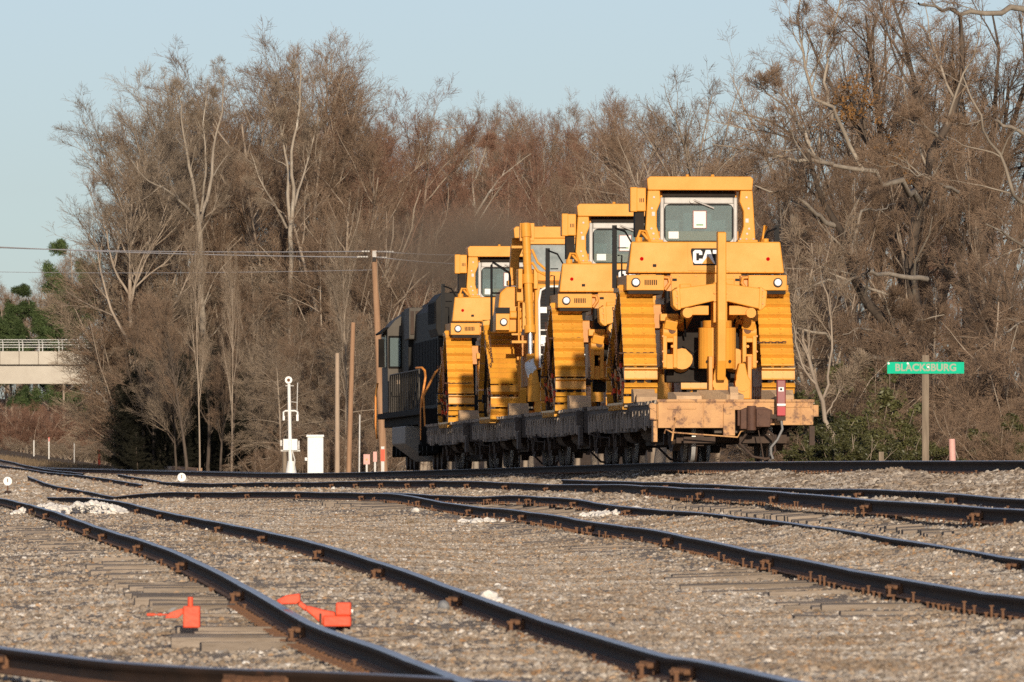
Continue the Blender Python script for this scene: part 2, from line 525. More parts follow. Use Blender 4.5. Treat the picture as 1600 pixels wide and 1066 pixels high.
_rp = []
for k, pts in RAILP.items():
    s = 2 if k[0] != 'M' else 1
    for p in pts[::s]:
        _rp.append((p.x, p.y, p.z - RAIL_H[k] - 0.022))
for d in np.arange(100, 700, 3.0):             # the main line's ballast shoulders
    for off, dz in ((-1.55, -.07), (-2.1, -.20), (0.0, -.02), (1.55, -.07)):
        _rp.append((main_centre(d) + off, d, main_z(d) - .18 + dz))
for key, offs in (('A_left', ((-.78, -.11), (-1.1, -.12), (.45, .012), (.85, .014), (1.25, .012))), ('B_near', ((-1.25, -.10), (.5, .0), (1.0, -.01), (1.5, -.05))),
                  ('C_near', ((-.7, -.02), (-1.2, -.06), (.5, .0)))):
    for p in RAILP[key][::3]:
        for off, dz in offs:                   # tie ends show on the near side; between the rails the ties are half buried
            _rp.append((p.x + off, p.y, p.z - RAIL_H[key] + dz))
_rp = np.array(_rp)
_rres = _rp[:, 2] - ground_base(_rp[:, 0], _rp[:, 1])


def ground_z(X, D, R=1.05):
    X, D = np.atleast_1d(np.asarray(X, float)), np.atleast_1d(np.asarray(D, float))
    sh = X.shape
    x, d = X.ravel(), D.ravel()
    z = ground_base(x, d)
    near = np.where((d > 42) & (d < 720) & (np.abs(x) < 60))[0]
    for c in range(0, len(near), 4000):
        j = near[c:c + 4000]
        lo, hi = d[j].min() - 30, d[j].max() + 30
        sel = (_rp[:, 1] > lo) & (_rp[:, 1] < hi)
        if not sel.any(): continue
        q, r = _rp[sel], _rres[sel]
        # along the track the influence is stretched: points are far apart there
        w = np.exp(-((x[j, None] - q[None, :, 0]) / R) ** 2 - ((d[j, None] - q[None, :, 1]) / (R * 3.0)) ** 2)
        z[j] += (w * r).sum(1) / (w.sum(1) + 0.12)
    return z.reshape(sh)


def gz(x, d):
    return float(ground_z([x], [d])[0])


# ------------------------------------------------------------------ ground sheet
def ground_material():
    m = bpy.data.materials.new('gravel_and_dirt')
    m.use_nodes = True
    nt = m.node_tree
    b = nt.nodes['Principled BSDF']
    b.inputs['Roughness'].default_value = 0.95
    b.inputs['Specular IOR Level'].default_value = 0.15
    g = nt.nodes.new('ShaderNodeNewGeometry')

    def noise(scale, detail=6, rough=.6):
        n = nt.nodes.new('ShaderNodeTexNoise')
        n.inputs['Scale'].default_value = scale
        n.inputs['Detail'].default_value = detail
        n.inputs['Roughness'].default_value = rough
        nt.links.new(g.outputs['Position'], n.inputs['Vector'])
        return n

    def ramp(src, stops):
        r = nt.nodes.new('ShaderNodeValToRGB')
        e = r.color_ramp.elements
        while len(e) < len(stops): e.new(0.5)
        for k, (p, c) in enumerate(stops):
            e[k].position = p
            e[k].color = (*c, 1)
        nt.links.new(src, r.inputs['Fac'])
        return r

    def mix(fac, a, bb):
        x = nt.nodes.new('ShaderNodeMix')
        x.data_type = 'RGBA'
        nt.links.new(fac, x.inputs['Factor'])
        nt.links.new(a, x.inputs['A'])
        nt.links.new(bb, x.inputs['B'])
        return x.outputs['Result']
    fine = noise(24, 6, .75)
    c_gravel = ramp(fine.outputs['Fac'], [(.30, (.22, .17, .125)), (.45, (.33, .27, .21)), (.58, (.43, .36, .29)), (.75, (.54, .47, .40))])
    c_dirt = ramp(fine.outputs['Fac'], [(.30, (.22, .17, .125)), (.5, (.34, .27, .205)), (.72, (.45, .37, .29))])
    big = noise(.55, 5, .6)
    fac = ramp(big.outputs['Fac'], [(.44, (0, 0, 0)), (.60, (1, 1, 1))])
    col = mix(fac.outputs['Color'], c_gravel.outputs['Color'], c_dirt.outputs['Color'])
    # beyond the yard: leaf litter and dead grass
    sx = nt.nodes.new('ShaderNodeSeparateXYZ')
    nt.links.new(g.outputs['Position'], sx.inputs[0])
    mr = nt.nodes.new('ShaderNodeAttribute')
    mr.attribute_name = 'litter'
    c_lit = ramp(noise(2.0, 8).outputs['Fac'], [(.3, (.10, .065, .038)), (.7, (.22, .15, .085))])
    col = mix(mr.outputs['Fac'], col, c_lit.outputs['Color'])
    nt.links.new(col, b.inputs['Base Color'])
    bp = nt.nodes.new('ShaderNodeBump')
    bp.inputs['Strength'].default_value = 0.7
    bp.inputs['Distance'].default_value = 0.03
    nt.links.new(fine.outputs['Fac'], bp.inputs['Height'])
    nt.links.new(bp.outputs['Normal'], b.inputs['Normal'])
    return m


def main_x_np(d):
    x = 3.8 + SLOPE * (186.0 - d)
    return np.where(d > 262, x - 0.000185 * (np.maximum(d, 262) - 262) ** 2, x)


def grid_mesh(name, us, ds, bury=0.0):
    U, D = np.meshgrid(us, ds)
    X = (U - 800) / F * np.maximum(D, 45)
    Z = ground_z(X, D)
    rg = np.random.default_rng(3)
    Z += np.where((D > 45) & (D < 330), rg.normal(0, .006, D.shape), 0) - bury
    v = np.stack([X, D, Z], -1).reshape(-1, 3)
    nr, nc = U.shape
    a = (np.arange(nr - 1)[:, None] * nc + np.arange(nc - 1)[None]).ravel()
    f = np.stack([a, a + 1, a + nc + 1, a + nc], -1)
    me = np_mesh(name, v, f, smooth=True)
    lit = np.clip((v[:, 0] - main_x_np(v[:, 1]) - 2.6) / 1.5, 0, 1) * (v[:, 1] > 90)
    lit = np.maximum(lit, (v[:, 1] > 700) * 1.0)
    at = me.attributes.new('litter', 'FLOAT', 'POINT')
    at.data.foreach_set('value', lit.astype(np.float32))
    return me, v


us = np.concatenate([[-60000, -20000, -8000, -4000, -2000, -1200, -700, -450], np.arange(-300, 1910, 22), [2100, 2500, 3200, 4500, 8000, 20000, 60000]])
ds = np.concatenate([[-400, -150, -50, 0, 20, 35], np.arange(42, 130, .5), np.arange(130, 260, .9), np.arange(260, 420, 3), np.arange(420, 720, 10), [760, 850, 1000, 1300, 1800, 2600, 4000]])
gme, _ = grid_mesh('ground', us, ds)
M['ground'] = ground_material()
ground = mesh_obj('ground', gme, M['ground'])
tag(ground, 'tan gravel and dirt yard ground under the tracks', kind='structure')


# ------------------------------------------------------------------ loose gravel (uncountable): stones scattered by geometry nodes
def stone_material(name, stops):
    m = bpy.data.materials.new(name)
    m.use_nodes = True
    nt = m.node_tree
    b = nt.nodes['Principled BSDF']
    b.inputs['Roughness'].default_value = 0.9
    b.inputs['Specular IOR Level'].default_value = 0.2
    oi = nt.nodes.new('ShaderNodeObjectInfo')
    r = nt.nodes.new('ShaderNodeValToRGB')
    r.color_ramp.interpolation = 'LINEAR'
    e = r.color_ramp.elements
    while len(e) < len(stops): e.new(.5)
    for k, (p, c) in enumerate(stops):
        e[k].position = p
        e[k].color = (*c, 1)
    nt.links.new(oi.outputs['Random'], r.inputs['Fac'])
    g = nt.nodes.new('ShaderNodeNewGeometry')   # drifts of dirtier and cleaner stone
    nz = nt.nodes.new('ShaderNodeTexNoise')
    nz.inputs['Scale'].default_value = .75
    nz.inputs['Detail'].default_value = 5
    nt.links.new(g.outputs['Position'], nz.inputs['Vector'])
    r2 = nt.nodes.new('ShaderNodeValToRGB')
    r2.color_ramp.elements[0].position = .38
    r2.color_ramp.elements[0].color = (.70, .60, .50, 1)
    r2.color_ramp.elements[1].position = .62
    r2.color_ramp.elements[1].color = (1.05, 1.04, 1.03, 1)
    nt.links.new(nz.outputs['Fac'], r2.inputs['Fac'])
    mx = nt.nodes.new('ShaderNodeMix')
    mx.data_type = 'RGBA'
    mx.blend_type = 'MULTIPLY'
    mx.inputs['Factor'].default_value = 1.0
    nt.links.new(r.outputs['Color'], mx.inputs['A'])
    nt.links.new(r2.outputs['Color'], mx.inputs['B'])
    nt.links.new(mx.outputs['Result'], b.inputs['Base Color'])
    return m


M['stones'] = stone_material('tan_ballast_stones', [(0, (.18, .155, .13)), (.10, (.31, .265, .215)), (.30, (.38, .32, .26)), (.52, (.45, .395, .335)), (.66, (.35, .335, .315)), (.76, (.41, .35, .285)), (.83, (.47, .31, .18)), (.89, (.50, .43, .34)), (.96, (.58, .53, .47)), (1, (.80, .77, .72))])
M['stones_grey'] = stone_material('pale_grey_ballast_stones', [(0, (.13, .105, .085)), (.25, (.25, .21, .17)), (.5, (.36, .31, .26)), (.75, (.43, .38, .325)), (1, (.58, .53, .46))])


def scatter(name, me, material, smin, smax, seed, label):
    o = mesh_obj(name, me, material)
    tag(o, label, kind='stuff')
    ng = bpy.data.node_groups.new(name, 'GeometryNodeTree')
    ng.interface.new_socket('Geometry', in_out='INPUT', socket_type='NodeSocketGeometry')
    ng.interface.new_socket('Geometry', in_out='OUTPUT', socket_type='NodeSocketGeometry')
    N, Lk = ng.nodes, ng.links
    gi, go = N.new('NodeGroupInput'), N.new('NodeGroupOutput')
    at = N.new('GeometryNodeInputNamedAttribute')
    at.data_type = 'FLOAT'
    at.inputs['Name'].default_value = 'dens'
    dp = N.new('GeometryNodeDistributePointsOnFaces')
    dp.inputs['Seed'].default_value = seed
    Lk.new(gi.outputs[0], dp.inputs['Mesh'])
    Lk.new(at.outputs['Attribute'], dp.inputs['Density'])
    jn = N.new('GeometryNodeJoinGeometry')
    for k in range(4):
        ico = N.new('GeometryNodeMeshIcoSphere')
        ico.inputs['Radius'].default_value = 1.0
        ico.inputs['Subdivisions'].default_value = 1 if k else 2
        nz = N.new('ShaderNodeTexNoise')
        nz.inputs['Scale'].default_value = 0.9
        nz.noise_dimensions = '4D'
        nz.inputs['W'].default_value = k * 7.3 + seed
        sub = N.new('ShaderNodeVectorMath'); sub.operation = 'SUBTRACT'
        sub.inputs[1].default_value = (.5, .5, .5)
        sc = N.new('ShaderNodeVectorMath'); sc.operation = 'SCALE'
        sc.inputs['Scale'].default_value = 2.2
        sp = N.new('GeometryNodeSetPosition')
        Lk.new(nz.outputs['Color'], sub.inputs[0])
        Lk.new(sub.outputs[0], sc.inputs[0])
        Lk.new(ico.outputs['Mesh'], sp.inputs['Geometry'])
        Lk.new(sc.outputs[0], sp.inputs['Offset'])
        fl = N.new('GeometryNodeSetShadeSmooth')
        fl.inputs['Shade Smooth'].default_value = False
        Lk.new(sp.outputs[0], fl.inputs[0])
        sm = N.new('GeometryNodeSetMaterial')
        sm.inputs['Material'].default_value = material
        Lk.new(fl.outputs[0], sm.inputs['Geometry'])
        g2 = N.new('GeometryNodeGeometryToInstance')
        Lk.new(sm.outputs[0], g2.inputs[0])
        Lk.new(g2.outputs[0], jn.inputs[0])
    ip = N.new('GeometryNodeInstanceOnPoints')
    ip.inputs['Pick Instance'].default_value = True
    Lk.new(dp.outputs['Points'], ip.inputs['Points'])
    Lk.new(jn.outputs[0], ip.inputs['Instance'])
    rv = N.new('FunctionNodeRandomValue'); rv.data_type = 'FLOAT_VECTOR'
    rv.inputs['Min'].default_value = (0, 0, 0)
    rv.inputs['Max'].default_value = (6.28, 6.28, 6.28)
    Lk.new(rv.outputs['Value'], ip.inputs['Rotation'])
    rs = N.new('FunctionNodeRandomValue'); rs.data_type = 'FLOAT'
    rs.inputs[2].default_value = 0.0
    rs.inputs[3].default_value = 1.0
    pw = N.new('ShaderNodeMath'); pw.operation = 'POWER'
    pw.inputs[1].default_value = 2.2
    ml = N.new('ShaderNodeMapRange')
    ml.inputs['To Min'].default_value = smin
    ml.inputs['To Max'].default_value = smax
    Lk.new(rs.outputs[1], pw.inputs[0])
    Lk.new(pw.outputs[0], ml.inputs['Value'])
    Lk.new(ml.outputs['Result'], ip.inputs['Scale'])
    Lk.new(ip.outputs[0], go.inputs[0])
    md = o.modifiers.new('scatter', 'NODES')
    md.node_group = ng
    return o


def patch(name, u0, u1, ustep, ds, dens_fn, bury):
    me, v = grid_mesh(name, np.arange(u0, u1 + 1, ustep), ds, bury)
    at = me.attributes.new('dens', 'FLOAT', 'POINT')
    at.data.foreach_set('value', dens_fn(v).astype(np.float32))
    return me


def val_noise(x, y, s):
    """cheap smooth value noise for density"""
    rg = np.random.default_rng(5)
    T = rg.random((64, 64))
    x, y = x / s, y / s
    i, j = np.floor(x).astype(int), np.floor(y).astype(int)
    fx, fy = x - i, y - j
    fx, fy = fx * fx * (3 - 2 * fx), fy * fy * (3 - 2 * fy)
    a, b, c, d = T[i % 64, j % 64], T[(i + 1) % 64, j % 64], T[i % 64, (j + 1) % 64], T[(i + 1) % 64, (j + 1) % 64]
    return (a * (1 - fx) + b * fx) * (1 - fy) + (c * (1 - fx) + d * fx) * fy


def rail_x_at(name, d):
    P = np.array([(p.y, p.x) for p in RAILP[name]])
    P = P[np.argsort(P[:, 0])]
    return np.interp(d, P[:, 0], P[:, 1])


def dens_yard(v):
    x, d = v[:, 0], v[:, 1]
    base = np.interp(d, [45, 70, 110, 160, 215, 262], [820, 600, 270, 130, 65, 45])
    al, ar = rail_x_at('A_left', d), rail_x_at('A_right', d)
    inside = (x > al - .75) & (x < ar)
    left = x <= al - .75
    k = np.ones_like(x)
    k[left] = .42
    k[inside] = .38
    bn = rail_x_at('B_near', d)
    k[(x > bn - .7) & (x < bn - .1)] = .22
    k *= .45 + 1.1 * val_noise(x + 50, d, 1.7)
    u = x / np.maximum(d, 30) * F + 800
    k *= np.where((u < -60) | (u > 1660), .4, 1.0)
    # nothing on the main line's own bed (it has its own ballast)
    k[x > main_x_np(d) - 3.4] = 0
    return base * k


def dens_main(v):
    x, d = v[:, 0], v[:, 1]
    k = np.interp(x - main_x_np(d), [-3.9, -3.0, 2.2, 3.0], [0, 1, 1, 0])
    return k * np.interp(d, [90, 140, 200, 280, 400], [230, 190, 110, 50, 15])


yard = patch('gravel', -340, 2100, 20, np.concatenate([np.arange(46, 130, .5), np.arange(130, 262, 1.0)]), dens_yard, 0.006)
scatter('gravel', yard, M['stones'], .0075, .031, 1, 'loose tan and brown gravel spread between the yard tracks')


def dens_far(v):
    x, d = v[:, 0], v[:, 1]
    k = np.where(x > main_x_np(d) - 3.6, 0, 1.0) * (.5 + val_noise(x + 50, d, 4.0))
    return k * np.interp(d, [225, 262, 400, 500], [0, 22, 12, 7])


fary = patch('far_gravel', -150, 700, 12, np.arange(225, 500, 3.0), dens_far, 0.0)
scatter('far_gravel', fary, M['stones'], .03, .075, 3, 'brown gravel around the far-left switches')
mainb = patch('ballast', -60, 2100, 20, np.concatenate([np.arange(84, 260, .8), np.arange(260, 480, 3)]), dens_main, 0.0)
scatter('ballast', mainb, M['stones_grey'], .022, .055, 2, 'pale grey crushed-stone ballast along the raised main line')


# ------------------------------------------------------------------ rails, ties, joints
def rail_mesh(name, pts, H, head=.068, base=.14):
    hh, wb, hb, tb = head / 2, .009, base / 2, .022
    prof = [(-hh, H - .008), (-hh + .010, H), (hh - .010, H), (hh, H - .008), (hh, H - .036), (wb, H - .050), (wb, tb + .014), (hb, .010), (hb, 0), (-hb, 0), (-hb, .010), (-wb, tb + .014), (-wb, H - .050), (-hh, H - .036)]
    mid = [1, 1, 1, 0, 0, 0, 2, 2, 2, 2, 2, 0, 0, 0]
    P = np.array([tuple(p) for p in pts])
    T = np.gradient(P[:, :2], axis=0)
    T /= np.linalg.norm(T, axis=1)[:, None]
    Nn = np.stack([T[:, 1], -T[:, 0]], -1)
    if P[0, 1] > P[-1, 1]: Nn = Nn
    n = len(prof)
    V = np.zeros((len(P), n, 3))
    for k, (a, z) in enumerate(prof):
        V[:, k, :2] = P[:, :2] + Nn * a
        V[:, k, 2] = P[:, 2] - H + z
    fs, mi = [], []
    for i in range(len(P) - 1):
        for k in range(n):
            j = (k + 1) % n
            fs.append((i * n + k, i * n + j, (i + 1) * n + j, (i + 1) * n + k))
            mi.append(mid[k])
    me = np_mesh(name, V.reshape(-1, 3), fs, mat_idx=mi)
    return me


RM = None


def add_rail(key, parent):
    me = rail_mesh('rail', RAILP[key], RAIL_H[key], head=.075 if key[0] == 'M' else .07, base=.15 if key[0] == 'M' else .135)
    return mesh_obj('rail', me, [M['rail_web'], M['rail_head'], M['rail_base']], parent)


def joint_mesh():
    b = MB()
    b.box(-.030, -.008, -.38, .38, .028, .112)
    b.box(-.045, -.008, -.38, .38, .020, .040)
    b.box(-.120, .02, -.16, .16, -.004, .014)
    for y in (-.30, -.16, -.05, .05, .16, .30):
        b.cyl((-.028, y, .070), (-.075, y, .070), .019, 6)
    for y in (-.1, .1):
        b.box(-.105, -.080, y - .014, y + .014, .0, .065)
        b.box(-.112, -.068, y - .022, y + .022, .062, .078)
    return b.mesh('joint_bar')


JOINT = joint_mesh()


def add_joint(key, px, parent):
    pts = RAILP[key]
    best, bi = 1e9, 0
    for i, p in enumerate(pts):
        u = p.x / p.y * F + 800
        if abs(u - px) < best: best, bi = abs(u - px), i
    i0, i1 = max(bi - 1, 0), min(bi + 1, len(pts) - 1)
    t = pts[i1] - pts[i0]
    if t.y < 0: t = -t
    p = pts[bi]
    o = mesh_obj('joint_bar', JOINT, M['rust'], parent, (p.x, p.y, p.z - RAIL_H[key] + .004), (0, 0, math.atan2(-t.x, t.y)))
    o.scale = (1, random.uniform(.8, 1.15), RAIL_H[key] / .15 * 1.02)
    return o


def tie_mesh(L):
    b = MB()
    w, h = .115, .09
    n = 6
    xs = [L * (i / n - .5) for i in range(n + 1)]
    rg = random.Random(int(L * 100))
    prev = None
    vs, fs = [], []
    for x in xs:
        j = lambda s: rg.uniform(-s, s)
        vs += [(x, -w + j(.008), -h), (x, w + j(.008), -h), (x, w + j(.012), h * .9 + j(.008)), (x, j(.02), h + j(.008)), (x, -w + j(.012), h * .9 + j(.008))]
    for i in range(n):
        for k in range(5):
            a, c = i * 5 + k, i * 5 + (k + 1) % 5
            fs.append((a, c, c + 5, a + 5))
    fs += [(4, 3, 2, 1, 0), tuple(n * 5 + k for k in range(5))]
    b.add(vs, fs)
    return b.mesh('tie')


TIES = [tie_mesh(2.62), tie_mesh(2.7), tie_mesh(2.9)]


def add_ties(ka, kb, d0, d1, step, parent, left=.62, right=.5, lift=.0, jit=.03, maxn=300, ext=0.0, bury=lambda d: 0.0):
    A = np.array([(p.x, p.y, p.z - RAIL_H[ka]) for p in RAILP[ka]]); A = A[np.argsort(A[:, 1])]
    B = np.array([(p.x, p.y, p.z - RAIL_H[kb]) for p in RAILP[kb]]); B = B[np.argsort(B[:, 1])]
    d, n = d0, 0
    spots = []
    while d < d1 and n < maxn:
        xa, za = np.interp(d, A[:, 1], A[:, 0]), np.interp(d, A[:, 1], A[:, 2])
        xb, zb = np.interp(d, B[:, 1], B[:, 0]), np.interp(d, B[:, 1], B[:, 2])
        xa2 = np.interp(d + 1, A[:, 1], A[:, 0])
        slope = xa2 - xa
        l = left + random.uniform(-.09, .09) + ext * random.random()
        L = (xb - xa) + l + right
        me = TIES[n % 3]
        o = mesh_obj('tie', me, M['tie'], parent)
        cx = (xa - l + xb + right) / 2
        tz = (zb - za) / max(xb - xa, .1)
        cz = za + tz * (cx - xa)
        o.location = (cx, d + (cx - xa) * -slope * -0.0 , cz - .09 - .006 + lift + random.uniform(-jit, jit * .15) - bury(d))
        o.rotation_euler = (random.uniform(-.04, .04), -math.atan(tz) + random.uniform(-.006, .006), math.atan(-slope) * -1 * -1 + random.uniform(-.03, .03))
        o.scale = (L / (2.62, 2.7, 2.9)[n % 3], random.uniform(.92, 1.1), 1)
        spots.append((xa, xb, d, za, zb))
        d += step * random.uniform(.85, 1.15)
        n += 1
    return spots


def add_spikes(spots, parent, seed, hi=.05):
    rg = random.Random(seed)
    b = MB()
    for xa, xb, d, za, zb in spots:
        for x, z in ((xa, za), (xb, zb)):
            for s in (-1, 1):
                if rg.random() < .3: continue
                h = rg.choice((.008, .012, .02, hi, hi * 1.3)) if rg.random() < .35 else .008
                px, py = x + s * .085, d + rg.uniform(-.06, .06)
                b.box(px - .009, px + .009, py - .009, py + .009, z - .03, z + h)
                b.box(px - .017, px + .017, py - .014, py + .014, z + h, z + h + .010)
    o = b.build('track_spikes', M['rust'], parent)
    o['kind'] = 'stuff'
    return o


def add_plates(spots, parent):
    b = MB()
    b.box(-.16, .16, -.09, .09, 0, .014)
    b.box(-.095, -.078, -.085, .085, .014, .028)
    b.box(.078, .095, -.085, .085, .014, .028)
    me = b.mesh('tie_plate')
    for xa, xb, d, za, zb in spots:
        for x, z in ((xa, za), (xb, zb)):
            mesh_obj('tie_plate', me, M['rust'], parent, (x, d, z - .012))


def track_root(label):
    o = empty('railway_track')
    tag(o, label, 'railway track', kind='structure')
    return o


tA = track_root('nearest yard track, running from bottom centre to the left edge past the red derail')
for k in ('A_left', 'A_right'): add_rail(k, tA)
for px in (474, 379, 291, 223, 167, 142, 108, 77, 54, 34): add_joint('A_left', px, tA)
for px in (1085, 1034, 815, 721, 599, 506, 417, 348, 297, 254, 219): add_joint('A_right', px, tA)
sp = add_ties('A_left', 'A_right', 48.5, 150, .56, tA, left=.60, right=.35, lift=.006, ext=.25, jit=.085, bury=lambda d: .08 if d < 67 else (.035 if d > 104 else 0.0))
add_plates([s for s in sp if s[2] < 78], tA)
add_spikes([s for s in sp if random.random() < .3], tA, 1, .03)

tB = track_root('second yard track, with raised spikes and exposed tie ends, crossing from centre left to right edge')
for k in ('B_near', 'B_far'): add_rail(k, tB)
for px in (1403, 1204, 1050, 926, 819, 736, 657, 567, 470, 390, 310): add_joint('B_near', px, tB)
for px in (1592, 1388, 1221, 1088, 985, 900, 830, 770): add_joint('B_far', px, tB)
sp = add_ties('B_near', 'B_far', 60, 188, .46, tB, left=.80, right=.5, lift=-.008, ext=.45, maxn=290, jit=.075, bury=lambda d: .12 if d < 74 else 0.0)
add_spikes(sp, tB, 2, .05)

tC = track_root('third yard track with closely paired rails just below the main line ballast')
for k in ('C_near', 'C_far'): add_rail(k, tC)
for px in (1532, 1360, 1215, 1097, 1011, 936, 857, 792, 732, 680, 638, 598, 560, 522, 470, 420, 370): add_joint('C_near', px, tC)
for px in (1493, 1345, 1221, 1127, 1047): add_joint('C_far', px, tC)
sp = add_ties('C_near', 'C_far', 95, 186, .55, tC, left=.5, right=.7, lift=-.05, maxn=180)
add_spikes(sp, tC, 3, .045)

tD = track_root('curved rail along the bottom left edge with brown sunlit web')
add_rail('D', tD)
for px in (395, 4): add_joint('D', px, tD)

tL = track_root('dark switch rails crossing at the far left of the yard')
for k in ('L1', 'L2', 'L3', 'L4'): add_rail(k, tL)
for px in (20, 60, 100, 150, 175, 200, 225): add_joint('L2', px, tL)
for px in (210, 250, 275): add_joint('L3', px, tL)
for px in (60, 95, 130): add_joint('L4', px, tL)

tM = track_root('raised main line track on pale ballast under the train')
for k in ('M_near', 'M_far'): add_rail(k, tM)
sp = []
for d in np.arange(112, 240, .52):             # the main line's ties are buried in ballast; only plates and spikes show
    c, z = main_centre(d), main_z(d) - .18
    sp.append((c - .757, c + .757, d, z, z))
add_spikes(sp, tM, 4, .025)
# ------------------------------------------------------------------ train
TH = math.atan(SLOPE)                          # heading of the train (rotation about z)


def on_main(d, side=0.0):
    return Vector((main_centre(d) + side, d, main_z(d)))


DECK = 1.17


# ---- flatcars
def wheelset(parent, y):
    w = empty('wheelset', (0, y, 0.46), 0, parent)
    for s in (-1, 1):
        b = MB()
        r = .457
        x = s * .715
        b.cone((x + s * .055, 0, 0), (x - s * .02, 0, 0), r * .985, r, 28, caps=False)
        b.build('wheel_tread', M['wheel_tread'], w)
        f = MB()
        f.cone((x - s * .02, 0, 0), (x - s * .055, 0, 0), r + .026, r + .024, 28)
        f.cone((x + s * .054, 0, 0), (x + s * .066, 0, 0), r * .984, r * .3, 28)
        f.cyl((x + s * .02, 0, 0), (x + s * .16, 0, 0), .10, 12)
        f.build('wheel_disc', M['rust_dark'], w)
    a = MB()
    a.cyl((-.72, 0, 0), (.72, 0, 0), .085, 12)
    a.build('axle', M['rust_dark'], w)
    return w


def truck(parent, y, name='bogie'):
    # a truck: two side frames, bolster, two wheelsets  (one part; wheelsets are its sub-parts)
    b = MB()
    for s in (-1, 1):
        x = s * .98
        prof = [(y - 1.15, .36), (y - 1.15, .58), (y - .75, .66), (y - .45, .80), (y + .45, .80), (y + .75, .66), (y + 1.15, .58), (y + 1.15, .36), (y + .6, .36), (y + .3, .22), (y - .3, .22), (y - .6, .36)]
        b.prism(prof, x - .07, x + .07, 'x')
        for yy in (y - .86, y + .86):
            b.cyl((x - s * .03, yy, .46), (x + s * .14, yy, .46), .13, 12)
        for k in (-.18, 0, .18):
            b.cyl((x + s * .02, y + k, .28), (x + s * .02, y + k, .52), .07, 10)
    b.box(-1.1, 1.1, y - .2, y + .2, .52, .78)
    b.box(-.95, .95, y - 1.02, y - .94, .40, .50)
    for s in (-1, 1):
        b.cbox((s * .62, y - 1.36, .46), (.14, .10, .30))
        b.cbox((s * .62, y + 1.36, .46), (.14, .10, .30))
    t = b.build(name, M['rust_dark'], parent)
    for yy in (y - .86, y + .86):
        wheelset(t, yy)
    return t


PLANKS = []
for k in range(3):
    rg = random.Random(k)
    b = MB()
    n = 5
    vs, fs = [], []
    for i in range(n + 1):
        x = -1.46 + 2.92 * i / n
        j = lambda s: rg.uniform(-s, s)
        vs += [(x + (j(.03) if i in (0, n) else 0), -.118 + j(.006), -.035), (x, .118 + j(.006), -.035), (x, .118 + j(.004), .03 + j(.006)), (x, -.118 + j(.004), .03 + j(.006))]
    for i in range(n):
        for q in range(4):
            a, c = i * 4 + q, i * 4 + (q + 1) % 4
            fs.append((a, a + 4, c + 4, c))
    fs += [(0, 1, 2, 3), tuple(n * 4 + q for q in (3, 2, 1, 0))]
    b.add(vs, fs)
    PLANKS.append(b.mesh('deck_plank'))
b = MB()
b.box(-.05, 0, -.06, .06, -.16, .0)
b.box(-.066, -.05, -.075, .075, -.13, -.03)
STAKE_POCKET = b.mesh('stake_pocket')


